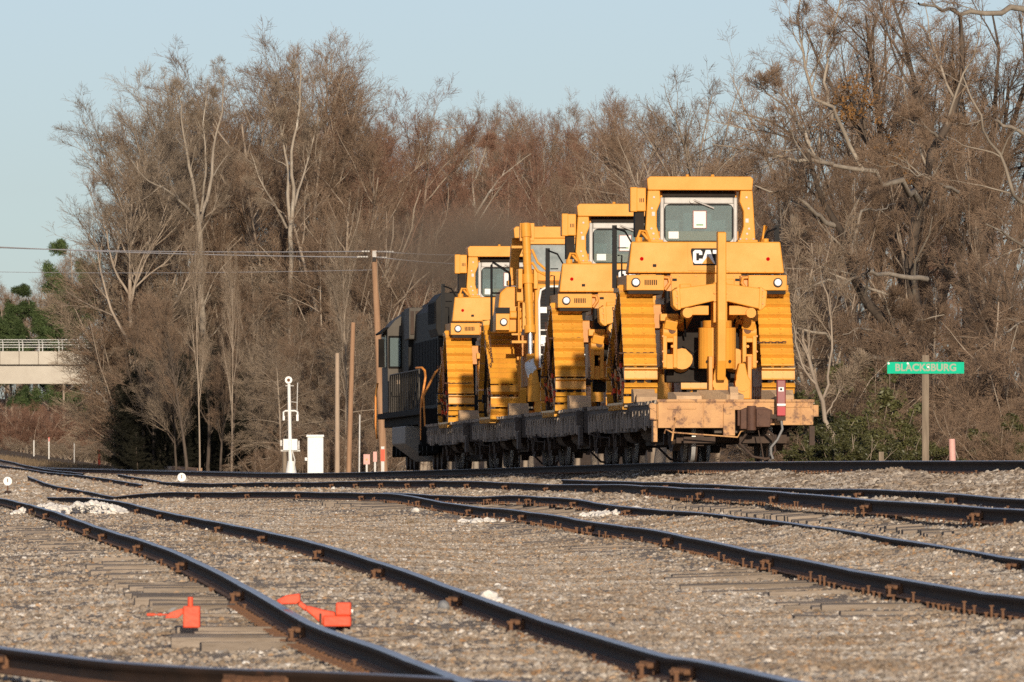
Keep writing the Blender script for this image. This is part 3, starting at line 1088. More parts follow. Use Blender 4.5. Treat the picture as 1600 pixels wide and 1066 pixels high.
def flatcar(d0, L, end_mat, label, near_detail=True):
    root = empty('flat_wagon', on_main(d0), TH)
    tag(root, label, 'flat wagon', 'flat wagons of the train')
    hw = 1.46
    # centre sill and fish-belly side sills
    c = MB()
    c.box(-.38, .38, .25, L - .25, .55, 1.02)
    c.prism([(3.4, .98), (4.2, .36), (L - 4.2, .36), (L - 3.4, .98)], -.62, .62, 'x')
    for y in np.arange(1.2, L - 1, 2.2):
        c.box(-hw + .06, hw - .06, y - .06, y + .06, .82, 1.04)
    c.build('centre_sill', M['car_dark'], root)
    for yy, x0, x1, m_ in ((5.2, -1.15, -.66, 'rust_dark'), (8.6, .66, 1.2, 'rust_dark'), (10.4, -1.2, -.66, 'rust_dark'), (6.6, -1.1, -.7, 'car_dark')):
        q = MB()
        q.cyl(((x0 + x1) / 2, yy, .62), ((x0 + x1) / 2, yy + 1.5, .62), .22, 14)
        q.box(x0 + .1, x1 - .1, yy + .2, yy + .3, .6, 1.0)
        q.build('air_reservoir', M[m_], root)
    for s in (-1, 1):
        prof = [(.18, 1.10), (.18, .86), (1.6, .80), (L * .3, .60), (L * .7, .60), (L - 1.6, .80), (L - .18, .86), (L - .18, 1.10)]
        sd = MB()
        x0, x1 = (s * (hw - .06), s * hw) if s > 0 else (-hw, -hw + .06)
        sd.prism(prof, x0, x1, 'x')
        so = sd.build('side_sill', M['car_dark'], root)
        if s < 0:
            y = .9
            while y < L - .6:
                p = mesh_obj('stake_pocket', STAKE_POCKET, M['stake'], so, (-hw - .002, y, 1.02))
                y += .72
            # vertical stake boards hung along the sill
            yb = .5
            rg = random.Random(int(d0))
            bm = MB()
            bm.box(-.035, 0, -.09, .09, -.30, .0)
            me = bm.mesh('stake_board')
            while yb < L - .5:
                o = mesh_obj('stake_board', me, M['stake'], so, (-hw - .004, yb, .93))
                o.scale = (1, rg.uniform(.7, 1.2), rg.uniform(.75, 1.1))
                yb += rg.uniform(.26, .42)
    # deck planks
    y = .14
    k = 0
    rg = random.Random(int(d0 * 3))
    while y < L - .1:
        o = mesh_obj('deck_plank', PLANKS[k % 3], M['plank'], root, (rg.uniform(-.03, .02), y, DECK - .035 + rg.uniform(-.006, .006)))
        o.scale = (1.025 + rg.uniform(-.012, .012), 1, 1)
        y += .245
        k += 1
    for end, y0, s in (('near', 0.0, 1), ('far', L, -1)):
        mt = end_mat if end == 'near' else M['car_dark']
        e = MB()
        pts = [(-1.47, 1.20), (-1.47, .66), (-.16, .64), (.16, .64), (1.47, .70), (1.47, 1.20)]
        e.box(-1.47, -.21, y0, y0 + s * .12, .645, 1.175) if s > 0 else e.box(-1.47, 1.47, y0 - .12, y0, .66, 1.175)
        if s > 0:
            e.box(.42, 1.47, y0, y0 + .12, .70, 1.175)
            e.box(-.21, .42, y0, y0 + .12, 1.02, 1.175)
            # striker casting around the coupler, with a left cheek
            e.box(-.24, -.02, y0 - .06, y0 + .1, .50, 1.10)
            e.box(-.24, .46, y0 - .07, y0 - .001, .985, 1.06)
            # top and bottom flanges
            e.box(-1.49, 1.49, y0 - .035, y0 + .0, 1.135, 1.185)
            e.box(-1.30, -.75, y0 - .02, y0 - .002, 1.00, 1.03)
            e.box(.66, 1.40, y0 - .02, y0 - .002, 1.03, 1.06)
            e.box(-1.49, -1.50, y0 - .03, y0 - .0, .645, 1.135)
            e.box(1.22, 1.25, y0 - .02, y0 - .002, .72, 1.13)
            e.box(1.47, 1.57, y0 + .0, y0 + .5, .86, 1.08)
            e.box(-.62, -.60, y0 - .015, y0 - .001, .66, 1.13)
        eo = e.build('end_sill', mt, root, bevel=.012)
        if s > 0:
            c = MB()           # coupler: shank, head with knuckle
            c.box(.02, .36, y0 - .18, y0 + .6, .68, .98)
            c.prism([(.06, .62), (.40, .62), (.66, .74), (.66, .98), (.50, 1.04), (.18, 1.03), (.06, .98)], y0 - .36, y0 - .10, 'y')
            c.cyl((.26, y0 - .42, .60), (.26, y0 - .42, 1.06), .09, 10)
            c.prism([(.34, .66), (.60, .66), (.62, .98), (.34, 1.0)], y0 - .54, y0 - .36, 'y')
            c.cyl((.42, y0 - .37, .93), (.42, y0 - .56, .93), .05, 8)
            c.cyl((.42, y0 - .37, .73), (.42, y0 - .56, .73), .05, 8)
            c.build('coupler', M['coupler'], root, bevel=.015)
            u = MB()           # uncoupling lever and bracket
            u.tube([(-1.22, y0 - .10, .62), (-1.14, y0 - .12, .80), (-1.16, y0 - .05, .84)], .016, 6)
            u.tube([(-1.36, y0 - .12, .54), (-1.34, y0 - .14, .62), (-1.22, y0 - .14, .56), (-.4, y0 - .16, .50), (.02, y0 - .16, .47), (.08, y0 - .16, .58), (.20, y0 - .2, .62), (.30, y0 - .2, .64)], .016, 6)
            u.tube([(-1.22, y0 - .13, .40), (-1.18, y0 - .13, .66)], .02, 6)
            u.build('uncoupling_lever', mt, root)
            h = MB()           # hand brake gear, hoses and rigging under the end
            h.tube([(.55, y0 - .1, .62), (.7, y0 - .2, .5), (.72, y0 - .25, .2), (.62, y0 - .3, .08), (.5, y0 - .3, .05)], .028, 8)
            h.tube([(.2, y0 - .1, .55), (.05, y0 - .25, .35), (.3, y0 - .3, .10), (.55, y0 - .3, .06)], .025, 8)
            h.tube([(.4, y0 - .3, .6), (.46, y0 - .3, .3), (.5, y0 - .3, .05)], .012, 6)
            h.build('brake_hose', M['rust_dark'], root)
            h = MB()
            h.box(.1, .9, y0 + .3, y0 + .42, .36, .52)
            h.build('brake_beam', M['rust_dark'], root)
            h = MB()
            h.box(-.95, -.35, y0 + .4, y0 + .5, .36, .48)
            h.build('brake_beam', M['rust_dark'], root)
            lj = MB()
            lj.box(-1.62, -1.47, y0 + .05, y0 + .22, .80, 1.10)
            lj.box(-1.56, -1.48, y0 + .02, y0 + .4, .38, .78)
            lj.cyl((-1.58, y0 + .02, 1.06), (-1.58, y0 + .2, 1.06), .06, 8)
            lj.build('grab_bracket', mt, root, bevel=.01)
            sb = MB()
            sb.box(1.40, 1.50, y0 + .02, y0 + .1, .32, .68)
            sb.build('step_hanger', M['rust_dark'], root)
            sb = MB()
            sb.tube([(-1.5, y0 + .2, .60), (-1.5, y0 + .2, .32), (-1.5, y0 + .62, .32), (-1.5, y0 + .62, .60)], .016, 6)
            sb.build('sill_step', M['rust_dark'], root)
        else:
            c = MB()
            c.box(-.16, .16, y0 - .5, y0 + .30, .70, .98)
            c.cbox((0, y0 + .30, .84), (.5, .24, .36))
            c.build('coupler', M['rust'], root)
    for y in (2.0, L - 2.0):
        truck(root, y)
    return root


CAR_L, CAR_P = 16.95, 17.95
CARS = []
for i, lab in enumerate(('last flat wagon with orange end sill and knuckle coupler facing the camera',
                         'dark flat wagon under the second dozer from the right',
                         'dark flat wagon under the dozer that faces the camera',
                         'dark flat wagon coupled to the black locomotive')):
    CARS.append(flatcar(180.0 + i * CAR_P, CAR_L, M['car_end'] if i == 0 else M['car_dark'], lab))

# end-of-train device hung on the last coupler
e = empty('end_of_train_marker', on_main(180.0), TH)
tag(e, 'maroon end-of-train box with white square hung on the last coupler', 'train marker')
b = MB()
b.box(.73, .90, -.50, -.36, .86, 1.55)
b.build('housing', M['maroon'], e, bevel=.02)
b = MB(); b.box(.76, .86, -.506, -.501, 1.33, 1.41); b.build('white_label', M['white'], e)
b = MB(); b.box(.79, .83, -.510, -.507, 1.35, 1.39); b.build('number_mark', M['black'], e)
b = MB(); b.box(.735, .895, -.508, -.501, 1.06, 1.10); b.build('white_band', M['white'], e)
b = MB(); b.box(.74, .89, -.512, -.501, .88, 1.04); b.build('red_reflector', mat('faded_red_reflector', (.46, .045, .055), None, rough=.6), e)
b = MB()
b.box(.74, .90, -.47, -.38, .78, .86)
b.box(.5, .86, -.42, -.34, .82, .90)
b.build('clamp', M['rust_dark'], e)
b = MB()
b.tube([(.82, -.43, .80), (.84, -.46, .62), (.74, -.5, .42), (.62, -.5, .28), (.62, -.48, .16), (.66, -.48, .06)], .024, 8)
b.build('air_hose', mat('grey_rubber_hose', (.20, .19, .18), None, rough=.6), e)


# ---- bulldozers
def track_loop():
    circ = [(0.50, .46, .40), (1.45, 1.70, .45), (3.95, .46, .40)]      # rear idler, sprocket, front idler (y, z, r)
    out = []
    n = len(circ)
    # clockwise hull seen with y to the right: rear idler -> sprocket -> front idler -> back along the ground
    segs = []
    for i in range(n):
        a, b = circ[i], circ[(i + 1) % n]
        dx, dz = b[0] - a[0], b[1] - a[1]
        L = math.hypot(dx, dz)
        ux, uz = dx / L, dz / L
        nx, nz = -uz, ux                      # outward (left of travel)
        s = (a[2] - b[2]) / L
        c = math.sqrt(max(0, 1 - s * s))
        mx, mz = nx * c + ux * s, nz * c + uz * s
        segs.append(((a[0] + mx * a[2], a[1] + mz * a[2]), (b[0] + mx * b[2], b[1] + mz * b[2]), (mx, mz)))
    for i in range(n):
        p, q, m = segs[i]
        L = math.hypot(q[0] - p[0], q[1] - p[1])
        for t in np.arange(0, L, .02):
            out.append((p[0] + (q[0] - p[0]) * t / L, p[1] + (q[1] - p[1]) * t / L, m[0], m[1]))
        c = circ[(i + 1) % n]
        a0 = math.atan2(m[1], m[0])
        m2 = segs[(i + 1) % n][2]
        a1 = math.atan2(m2[1], m2[0])
        while a1 > a0: a1 -= 2 * math.pi
        k = max(2, int((a0 - a1) * c[2] / .02))
        for j in range(k):
            a = a0 + (a1 - a0) * j / k
            out.append((c[0] + math.cos(a) * c[2], c[1] + math.sin(a) * c[2], math.cos(a), math.sin(a)))
    return out, circ


LOOP, CIRC = track_loop()
_acc = [0.0]
for i in range(1, len(LOOP)):
    _acc.append(_acc[-1] + math.hypot(LOOP[i][0] - LOOP[i - 1][0], LOOP[i][1] - LOOP[i - 1][1]))
N_SHOE = 42


def shoe_mesh():
    b = MB()       # local: x across, y along travel, z outward
    w, p = .325, _acc[-1] / N_SHOE * .5
    b.prism([(-p * .90, .050), (-p * .90, .082), (-p * .70, .090), (p * .48, .090), (p * .62, .190), (p * .80, .190), (p * .90, .080), (p * .90, .050)], -w, w, 'x')
    for x in (-.105, .105):
        for y in (-.070, .035):
            b.cyl((x, y, .089), (x, y, .110), .024, 6)
    for x in (-w + .02, w - .02):
        b.box(x - .02, x + .02, -p * .6, p * .4, .085, .097)
    b.box(-.13, -.07, -p * .9, p * .9, -.03, .045)
    b.box(.07, .13, -p * .9, p * .9, -.03, .045)
    return b.mesh('track_shoe')


SHOE = shoe_mesh()


def add_track(root, s):
    t = empty('track', (s * 1.35, 0, 0), 0, root)
    total = _acc[-1]
    for k in range(N_SHOE):
        a = (k + .35) / N_SHOE * total
        i = int(np.searchsorted(_acc, a)) % len(LOOP)
        y, z, ny, nz = LOOP[i]
        o = mesh_obj('track_shoe', SHOE, M['shoe'], t)
        zax = Vector((0, ny, nz))
        yax = Vector((0, nz, -ny))
        xax = yax.cross(zax)
        o.matrix_local = Matrix.Translation((0, y, z)) @ Matrix((xax, yax, zax)).transposed().to_4x4()
    for nm, (y, z, r), m in (('idler_wheel', CIRC[0], 'dark_gap'), ('drive_sprocket', CIRC[1], 'yellow_dirty'), ('idler_wheel', CIRC[2], 'yellow_dirty')):
        b = MB()
        b.cyl((-.09, y, z), (.09, y, z), r - .035, 24)
        b.cyl((-.19, y, z), (.19, y, z), r * .62, 18)
        b.cyl((-.26, y, z), (.26, y, z), r * .25, 12)
        b.build(nm, M[m], t)
    b = MB()
    b.box(-.16, .16, .55, 3.9, .34, .72)
    for y in np.arange(.95, 3.6, .36):
        b.cyl((-.17, y, .22), (.17, y, .22), .13, 12)
    b.build('roller_frame', M['yellow_dirty'], t)
    b = MB()
    ring = [(LOOP[i][0] + LOOP[i][2] * .03, LOOP[i][1] + LOOP[i][3] * .03) for i in range(0, len(LOOP), 6)]
    n = len(ring)
    for x in (-.15, .15):
        vs = [(x - .05, y, z) for y, z in ring] + [(x + .05, y, z) for y, z in ring]
        b.add(vs, [(i, (i + 1) % n, n + (i + 1) % n, n + i) for i in range(n)])
    b.build('chain_rail', M['dark_gap'], t)
    return t


def lamp(root, x, y, z, sgn=-1):
    b = MB()
    b.cyl((x, y, z), (x, y + sgn * .05, z), .090, 20)
    h = b.build('headlight', M['black'], root)
    b = MB()
    b.cone((x, y + sgn * .045, z), (x, y + sgn * .070, z), .074, .060, 20)
    b.build('lens', M['lens'], h)


def logo(parent, x, y, z, w, h):
    """black plate with the white letters and the yellow triangle over the middle one"""
    p = MB()
    k = .05
    p.prism([(x - w / 2 + k * .3, z + h / 2), (x + w / 2 - k * .0, z + h / 2), (x + w / 2, z + h / 2 - k), (x + w / 2 - k * .4, z - h / 2), (x - w / 2 + k, z - h / 2), (x - w / 2, z + h / 2 - k)], y - .008, y, 'y')
    plate = p.build('logo_plate', M['black'], parent)
    s = h * .80
    z0 = z - s / 2
    t = s * .27
    yy = y - .0095

    def poly(pts, m):
        b = MB()
        b.prism(pts, yy - .004, yy, 'y')
        return b.build('logo_letter', m, plate)
    cx = x - w * .30
    cw = s * .34
    # C
    poly([(cx - cw, z0 + t * .5), (cx - cw * .6, z0), (cx + cw * .6, z0), (cx + cw, z0 + t * .5), (cx + cw, z0 + s * .36), (cx + cw * .3, z0 + s * .36), (cx + cw * .3, z0 + t * .85),
          (cx - cw * .3, z0 + t * .85), (cx - cw * .3, z0 + s - t * .85), (cx + cw * .3, z0 + s - t * .85), (cx + cw * .3, z0 + s * .64), (cx + cw, z0 + s * .64), (cx + cw, z0 + s - t * .5),
          (cx + cw * .6, z0 + s), (cx - cw * .6, z0 + s), (cx - cw, z0 + s - t * .5)], M['white'])
    # A
    ax = x + w * .005
    aw = s * .52
    poly([(ax - aw, z0), (ax - aw * .32, z0 + s), (ax + aw * .32, z0 + s), (ax + aw, z0), (ax + aw * .45, z0), (ax, z0 + s * .66), (ax - aw * .45, z0)], M['white'])
    b = MB()
    b.prism([(ax - aw * .85, z0 - .001), (ax, z0 + s * .58), (ax + aw * .85, z0 - .001)], yy - .009, yy - .005, 'y')
    b.build('logo_triangle', M['yellow'], plate)
    # T
    tx = x + w * .315
    tw = s * .42
    poly([(tx - tw * .36, z0), (tx + tw * .36, z0), (tx + tw * .36, z0 + s - t), (tx + tw, z0 + s - t), (tx + tw, z0 + s), (tx - tw, z0 + s), (tx - tw, z0 + s - t), (tx - tw * .36, z0 + s - t)], M['white'])
    return plate


def dozer_common(root):
    for s in (-1, 1):
        add_track(root, s)
    b = MB()
    b.box(-.72, .72, 1.0, 4.1, .72, 2.1)
    b.box(-1.02, 1.02, 1.5, 2.1, 1.45, 1.95)
    b.build('main_frame', M['yellow_dirty'], root, bevel=.02)
    # rops
    b = MB()
    b.prism([(-1.04, 4.22), (-1.06, 4.44), (-1.00, 4.49), (1.00, 4.49), (1.05, 4.44), (1.03, 4.22)], 2.0, 3.2, 'y')
    for x in (-.24, .26):
        b.cyl((x, 2.2, 4.48), (x, 2.2, 4.535), .035, 8)
    rp = b.build('rops_canopy', M['yellow'], root, bevel=.03)
    for s in (-1, 1):
        p = MB()
        p.prism([(s * 1.04, 4.22), (s * .80, 4.22), (s * .78, 4.0), (s * .86, 3.8), (s * .86, 3.5), (s * .80, 3.30), (s * .76, 3.22), (s * 1.10, 3.22)] if s < 0 else
                [(1.10, 3.22), (.76, 3.22), (.80, 3.30), (.86, 3.5), (.86, 3.8), (.78, 4.0), (.80, 4.22), (1.04, 4.22)], 2.05, 2.42, 'y')
        p.box(s * .74 if s > 0 else -1.14, 1.14 if s > 0 else -.74, 1.98, 2.5, 3.12, 3.24)
        po = p.build('rops_post', M['yellow'], root, bevel=.02)
        q = MB()
        for zz, xx in ((4.08, .92), (3.86, .96), (3.46, .97), (3.36, .93)):
            q.cyl((s * xx, 2.06, zz), (s * xx, 2.03, zz), .022, 8)
        for xx in (.80, .92, 1.06):
            q.cyl((s * xx, 2.06, 3.24), (s * xx, 2.06, 3.27), .025, 6)
        q.build('bolt', M['silver'], po)
        # lifting loop
    # cab
    cab = MB()
    cab.box(-.80, .80, 2.45, 3.75, 3.05, 3.42)
    cab.box(-.76, .76, 2.44, 3.75, 4.06, 4.20)
    for x in (-.76, .69):
        cab.box(x, x + .07, 3.66, 3.74, 3.4, 4.1)
    c = cab.build('cab', M['yellow'], root, bevel=.015)
    fr = MB()        # rear window frame (pale)
    x0, x1, z0, z1 = -.77, .77, 3.14, 4.09
    gx, g0, g1 = .69, 3.20, 3.96
    y0, y1 = 2.36, 2.44
    fr.box(x0, -gx, y0, y1, z0, z1)
    fr.box(gx, x1, y0, y1, z0, z1)
    fr.box(-gx, gx, y0, y1, z0, g0)
    fr.box(-gx, gx, y0, y1, g1, z1)
    fr.build('window_frame', M['silver'], c, bevel=.02)
    g = MB()
    g.box(-gx, gx, 2.395, 2.405, g0, g1)
    g.build('rear_window', M['glass'], c)
    gk = MB()        # rubber gasket round the pane
    for a in ((-gx, -gx + .03, g0, g1), (gx - .03, gx, g0, g1), (-gx + .03, gx - .03, g0, g0 + .03), (-gx + .03, gx - .03, g1 - .03, g1)):
        gk.box(a[0], a[1], 2.375, 2.392, a[2], a[3])
    gk.build('window_gasket', M['black'], c)
    cr = MB()
    for sx in (-1, 1):
        for zc, sz in ((g0, 1), (g1, -1)):
            ox, oz = sx * (gx - .12), zc + sz * .12
            arc = [(ox + sx * .12 * math.cos(t), oz - sz * .12 * math.sin(t)) for t in np.linspace(0, math.pi / 2, 7)]
            cr.prism([(sx * gx, zc)] + arc, y0 + .004, y1 - .004, 'y')
    cr.build('frame_corner', M['silver'], c)
    v = MB()
    v.prism([(2.30, 4.10), (2.44, 4.09), (2.44, 4.19), (2.34, 4.20)], -.72, .72, 'x')
    v.build('visor', M['dark_gap'], c)
    w = MB()
    w.tube([(-.14, 2.33, 4.02), (-.10, 2.32, 4.03), (.30, 2.33, 3.87)], .018, 6)
    w.cyl((-.14, 2.36, 4.02), (-.14, 2.31, 4.02), .05, 10)
    w.build('wiper', M['silver'], c)
    n = MB(); n.box(-.118, .158, 2.380, 2.386, 3.472, 3.826); n.build('notice_frame', M['maroon'], c)
    n = MB(); n.box(-.10, .14, 2.374, 2.379, 3.485, 3.81); ns = n.build('notice_sheet', M['paper'], c)
    n = MB(); n.box(-.05, .09, 2.371, 2.3735, 3.53, 3.555); n.build('notice_print', M['print'], c)
    n = MB(); n.box(-.60, -.40, 2.382, 2.388, 3.27, 3.41); n.build('window_sticker', M['paper'], c)
    s = MB()
    s.box(-.28, .30, 2.75, 2.95, 3.15, 3.80)
    s.box(-.26, .28, 2.75, 3.2, 3.10, 3.3)
    s.box(-.15, .17, 2.78, 2.92, 3.80, 3.98)
    s.box(-.55, -.40, 2.8, 3.4, 3.1, 3.5)
    s.box(.42, .56, 2.8, 3.4, 3.1, 3.5)
    s.build('operator_seat', M['interior'], c, bevel=.04)
    fw = MB()
    fw.box(-.69, .69, 3.60, 3.66, 3.40, 4.08)
    fw.box(-.72, .72, 2.46, 3.60, 4.03, 4.058)
    fw.build('inner_lining', M['interior'], c)
    w = MB()
    for s in (-1, 1):
        w.box(s * .74 - .02, s * .74 + .02, 2.45, 3.66, 3.42, 4.06)
    w.build('side_window', M['glass'], c)
    # air box hung on the left of the canopy
    b = MB()
    b.box(-1.37, -1.07, 2.1, 2.7, 3.80, 4.27)
    b.box(-1.385, -1.24, 2.09, 2.16, 3.79, 4.28)
    a = b.build('air_box', M['yellow'], root, bevel=.02)
    b = MB()
    b.box(-1.28, -1.10, 2.2, 2.6, 3.30, 3.80)
    b.build('air_box_strut', M['dark_gap'], a)
    b = MB()
    for k in range(3):
        b.box(-1.20 + k * .035, -1.185 + k * .035, 2.090, 2.096, 3.98, 4.06)
    b.build('vent_slot', M['dark_gap'], a)
    # hood
    b = MB()
    b.prism([(3.7, 2.1), (5.15, 2.1), (5.15, 3.05), (3.7, 3.22)], -.62, .62, 'x')
    b.build('engine_hood', M['yellow'], root, bevel=.03)


def grab_post(root, s):
    b = MB()
    b.box(s * 1.62 - .045, s * 1.62 + .045, 3.0, 3.10, 2.30, 3.55)
    b.tube([(s * 1.62, 3.02, 3.50), (s * 1.42, 2.9, 3.42), (s * 1.30, 2.8, 3.20)], .02, 6)
    b.tube([(s * 1.56, 3.02, 2.95), (s * 1.48, 3.0, 2.95), (s * 1.48, 3.0, 2.35)], .016, 6)
    b.tube([(s * 1.56, 3.02, 3.1), (s * 1.4, 2.95, 3.1)], .012, 6)
    return b.build('grab_post', M['black'], root)


def dozer_rear():
    root = empty('bulldozer')
    dozer_common(root)
    # fuel tank across the back
    t = MB()
    yb, yt = .72, .80
    vs = [(-1.54, yb, 2.55), (1.54, yb, 2.55), (1.47, yt, 3.17), (-1.47, yt, 3.17), (-1.50, 1.9, 2.55), (1.50, 1.9, 2.55), (1.40, 1.9, 3.17), (-1.40, 1.9, 3.17)]
    t.add(vs, [(0, 1, 2, 3), (5, 4, 7, 6), (4, 0, 3, 7), (1, 5, 6, 2), (3, 2, 6, 7), (4, 5, 1, 0)])
    tank = t.build('fuel_tank', M['yellow'], root, bevel=.025)
    p = MB()
    p.prism([(-.36, 2.57), (.42, 2.57), (.42, 3.14), (-.36, 3.14)], .715, .735, 'y')
    po = MB()
    po.add([(-.36, .712, 2.60), (.44, .712, 2.60), (.44, .782, 3.15), (-.36, .782, 3.15), (-.36, .74, 2.60), (.44, .74, 2.60), (.44, .80, 3.15), (-.36, .80, 3.15)],
           [(0, 1, 2, 3), (1, 5, 6, 2), (4, 0, 3, 7), (3, 2, 6, 7), (5, 4, 0, 1)])
    po.build('tank_panel', M['yellow'], tank)
    lg = empty('logo', (0, 0, 0), 0, tank)
    pl = logo(tank, .03, .712, 2.87, .67, .335)
    pl.location = (0, .018, 0)
    bpy.data.objects.remove(lg)
    for x in (-1.27, 1.22):
        b = MB(); b.cyl((x, .752, 2.83), (x, .738, 2.83), .037, 14); b.build('red_reflector', M['red'], tank)
    b = MB()
    for x in np.arange(-1.35, 1.4, .18):
        b.cyl((x, .722, 2.585), (x, .706, 2.585), .016, 6)
    b.cyl((-1.30, 1.1, 3.15), (-1.30, 1.1, 3.26), .075, 12)
    b.cyl((1.22, 1.2, 3.15), (1.22, 1.2, 3.24), .06, 12)
    b.tube([(1.16, 1.3, 3.17), (1.20, 1.3, 3.50), (1.26, 1.4, 3.50), (1.16, 1.7, 3.2)], .022, 6)
    b.tube([(-1.32, 1.5, 3.17), (-1.24, 1.5, 3.40), (-1.12, 1.6, 3.40), (-1.02, 1.7, 3.17)], .03, 6)
    b.tube([(-1.22, 1.6, 3.40), (-1.08, 1.6, 3.24)], .03, 6)
    b.build('tank_cap', M['yellow'], tank)
    # lower centre panel
    b = MB()
    b.box(-.70, .70, .80, 1.6, 2.02, 2.55)
    b.box(-.52, -.30, .74, .82, 2.22, 2.34)
    b.box(.30, .56, .76, .82, 2.20, 2.44)
    b.build('rear_panel', M['yellow'], root, bevel=.015)
    # fender boxes with lamps
    for s in (-1, 1):
        b = MB()
        x0, x1 = (-1.58, -.84) if s < 0 else (.82, 1.58)
        b.box(x0, x1, .62, 3.8, 2.21, 2.51)
        b.box(x0 + (.68 if s < 0 else -.08), x1 + (.10 if s < 0 else -.68), .66, .9, 2.10, 2.46) if False else None
        f = b.build('fender_box', M['yellow'], root, bevel=.012)
        g = MB()
        g.box(x0 + .04, x1 - .02, .66, 3.7, 2.14, 2.21)
        g.build('fender_gap', M['dark_gap'], f)
        lamp(f, s * 1.40, .62, 2.365)
        if s < 0:
            for k in range(7):
                q = MB()
                q.box(-1.225 + k * .037, -1.205 + k * .037, .606, .6195, 2.315, 2.415)
                q.build('vent_slot', M['dark_gap'], f)
        bk = MB()
        xi = -.84 if s < 0 else .82
        bk.tube([(xi, .72, 2.47), (xi - s * .10, .72, 2.46), (xi - s * .12, .72, 2.36), (xi - s * .02, .70, 2.22)], .035, 8)
        bk.box(min(xi, xi - s * .16), max(xi, xi - s * .16), .80, .95, 2.2, 2.5)
        bk.build('hinge_bracket', M['yellow_dirty'], f)
        q = MB()
        q.cyl((s * .76, .80, 1.95), (s * .76, .80, 2.20), .06, 10)
        q.build('rubber_bellows', M['black'], f)
        grab_post(root, s)
    # rear case, ripper linkage
    b = MB()
    b.box(-.80, .80, .62, 1.1, .40, 2.05)
    b.build('rear_case', M['dark_gap'], root, bevel=.02)
    lks = {}
    for s in (-1, 1):
        b = MB()
        x = s * .78
        b.box(x - .11, x + .11, -.02, .75, 1.18, 1.30)
        b.cyl((x - .13, .1, 1.38), (x + .13, .1, 1.38), .17, 16)
        b.box(x - .14, x - .06, -.05, .7, .68, 1.45)
        b.box(x + .06, x + .14, -.05, .7, .68, 1.45)
        b.box(x - .14, x + .14, .02, .7, .66, .95)
        b.cbox((x - s * .02, .02, 1.55), (.24, .3, .18), (.3, .2, 0))
        b.cyl((x - s * .3, .10, 1.62), (x - s * .08, .02, 1.55), .05, 10)
        b.cyl((x - s * .04, -.06, 1.10), (x - s * .04, -.09, 1.10), .03, 8)
        b.box(x - .18, x + .18, .1, .3, 1.60, 1.74)
        lks[s] = b.build('ripper_linkage', M['yellow'], root, bevel=.015)
    for s in (-1, 1):
        lk = lks[s]
        q = MB()
        q.cyl((s * .74, -.02, 1.42), (s * .74, -.08, 1.42), .075, 12)
        q.build('pin', M['rust'], lk)
        q = MB()
        q.cyl((s * .50, .60, 1.52), (s * .42, -.25, 1.80), .12, 14)
        q.cyl((s * .52, .60, .80), (s * .52, .25, .86), .21, 16)
        q.build('ripper_cylinder', M['yellow'], lk)
        q = MB()
        q.cyl((s * .42, -.25, 1.80), (s * .38, -.56, 1.92), .06, 12)
        q.build('cylinder_rod', M['chrome'], lk)
        q = MB()
        q.tube([(s * .62, .3, 2.0), (s * .66, .0, 1.8), (s * .5, -.1, 1.66), (s * .45, .3, 1.3)], .022, 6)
        q.tube([(s * .5, .4, 1.1), (s * .3, .1, .96), (s * .2, .2, 1.1)], .014, 6)
        q.build('hydraulic_hose', M['black'], lk)
    for s in (-1, 1):
        b = MB()
        b.prism([(.10 + s * .02, 2.32), (.10 + s * .86, 2.21), (.10 + s * .93, 2.16), (.10 + s * .91, 1.88), (.10 + s * .84, 1.80), (.10 + s * .02, 1.99)][::1 if s < 0 else -1], -1.05, -.50, 'y')
        rb = b.build('ripper_beam', M['yellow'], root, bevel=.018)
        b = MB()
        b.prism([(.10 + s * .78, 2.24), (.10 + s * .84, 2.235), (.10 + s * .82, 1.79), (.10 + s * .76, 1.80)][::1 if s < 0 else -1], -1.07, -.48, 'y')
        b.box(min(.1 + s * .2, .1 + s * .7), max(.1 + s * .2, .1 + s * .7), -.9, -.6, 1.70, 1.88)
        b.cyl((.1 + s * .62, -1.0, 1.74), (.1 + s * .62, -.5, 1.74), .10, 12)
        b.build('beam_gusset', M['yellow'], rb, bevel=.01)
    b = MB()
    b.box(-.02, .25, -1.02, -.46, 1.55, 2.33)
    for z in (1.98, 2.13):
        for x in (.0, .23):
            b.cyl((x, -1.02, z), (x, -1.09, z), .026, 8)
    b.build('shank_pocket', M['yellow'], root, bevel=.03)
    b = MB()
    b.prism([(-1.38, 3.30), (-1.10, 3.32), (-1.06, 1.9), (-1.02, .8), (-1.22, .42), (-1.36, .8), (-1.40, 1.6)], .03, .20, 'x')
    b.build('ripper_shank', M['yellow'], root, bevel=.02)
    b = MB()
    n = 14
    pr = [(.12 + .36 * math.cos(a), -.36 - .26 * math.sin(a)) for a in np.linspace(0, math.pi, n)]
    b.prism(pr + [(-.24, -.20), (.48, -.20)], .66, 1.46, 'z')
    b.prism([(.12 + .28 * math.cos(a), -.36 - .24 * math.sin(a)) for a in np.linspace(0, math.pi, n)] + [(-.16, -.20), (.40, -.20)], 1.46, 1.60, 'z')
    rd = b.build('ripper_carriage', M['yellow'], root, bevel=.01)
    b = MB()
    for x in (-.10, .34):
        b.cyl((x, -.60, .80), (x, -.625, .80), .03, 8)
    b.build('bolt_hole', M['dark_gap'], rd)
    for x in (.12, .56):
        b = MB()
        b.prism([(x - .13, .06), (x + .15, .06), (x + .16, .42), (x + .10, .52), (x + .05, .76), (x - .07, .76), (x - .13, .52)], -.95, -.62, 'y')
        b.cyl((x, -.97, .36), (x, -.60, .36), .15, 16)
        b.build('tow_lug', M['yellow'], root, bevel=.02)
    b = MB()
    b.cyl((.14, -.78, .20), (.60, -.78, .20), .09, 12)
    b.box(-.10, -.02, -.9, -.5, .06, .90)
    b.box(.66, .74, -.9, -.5, .06, .90)
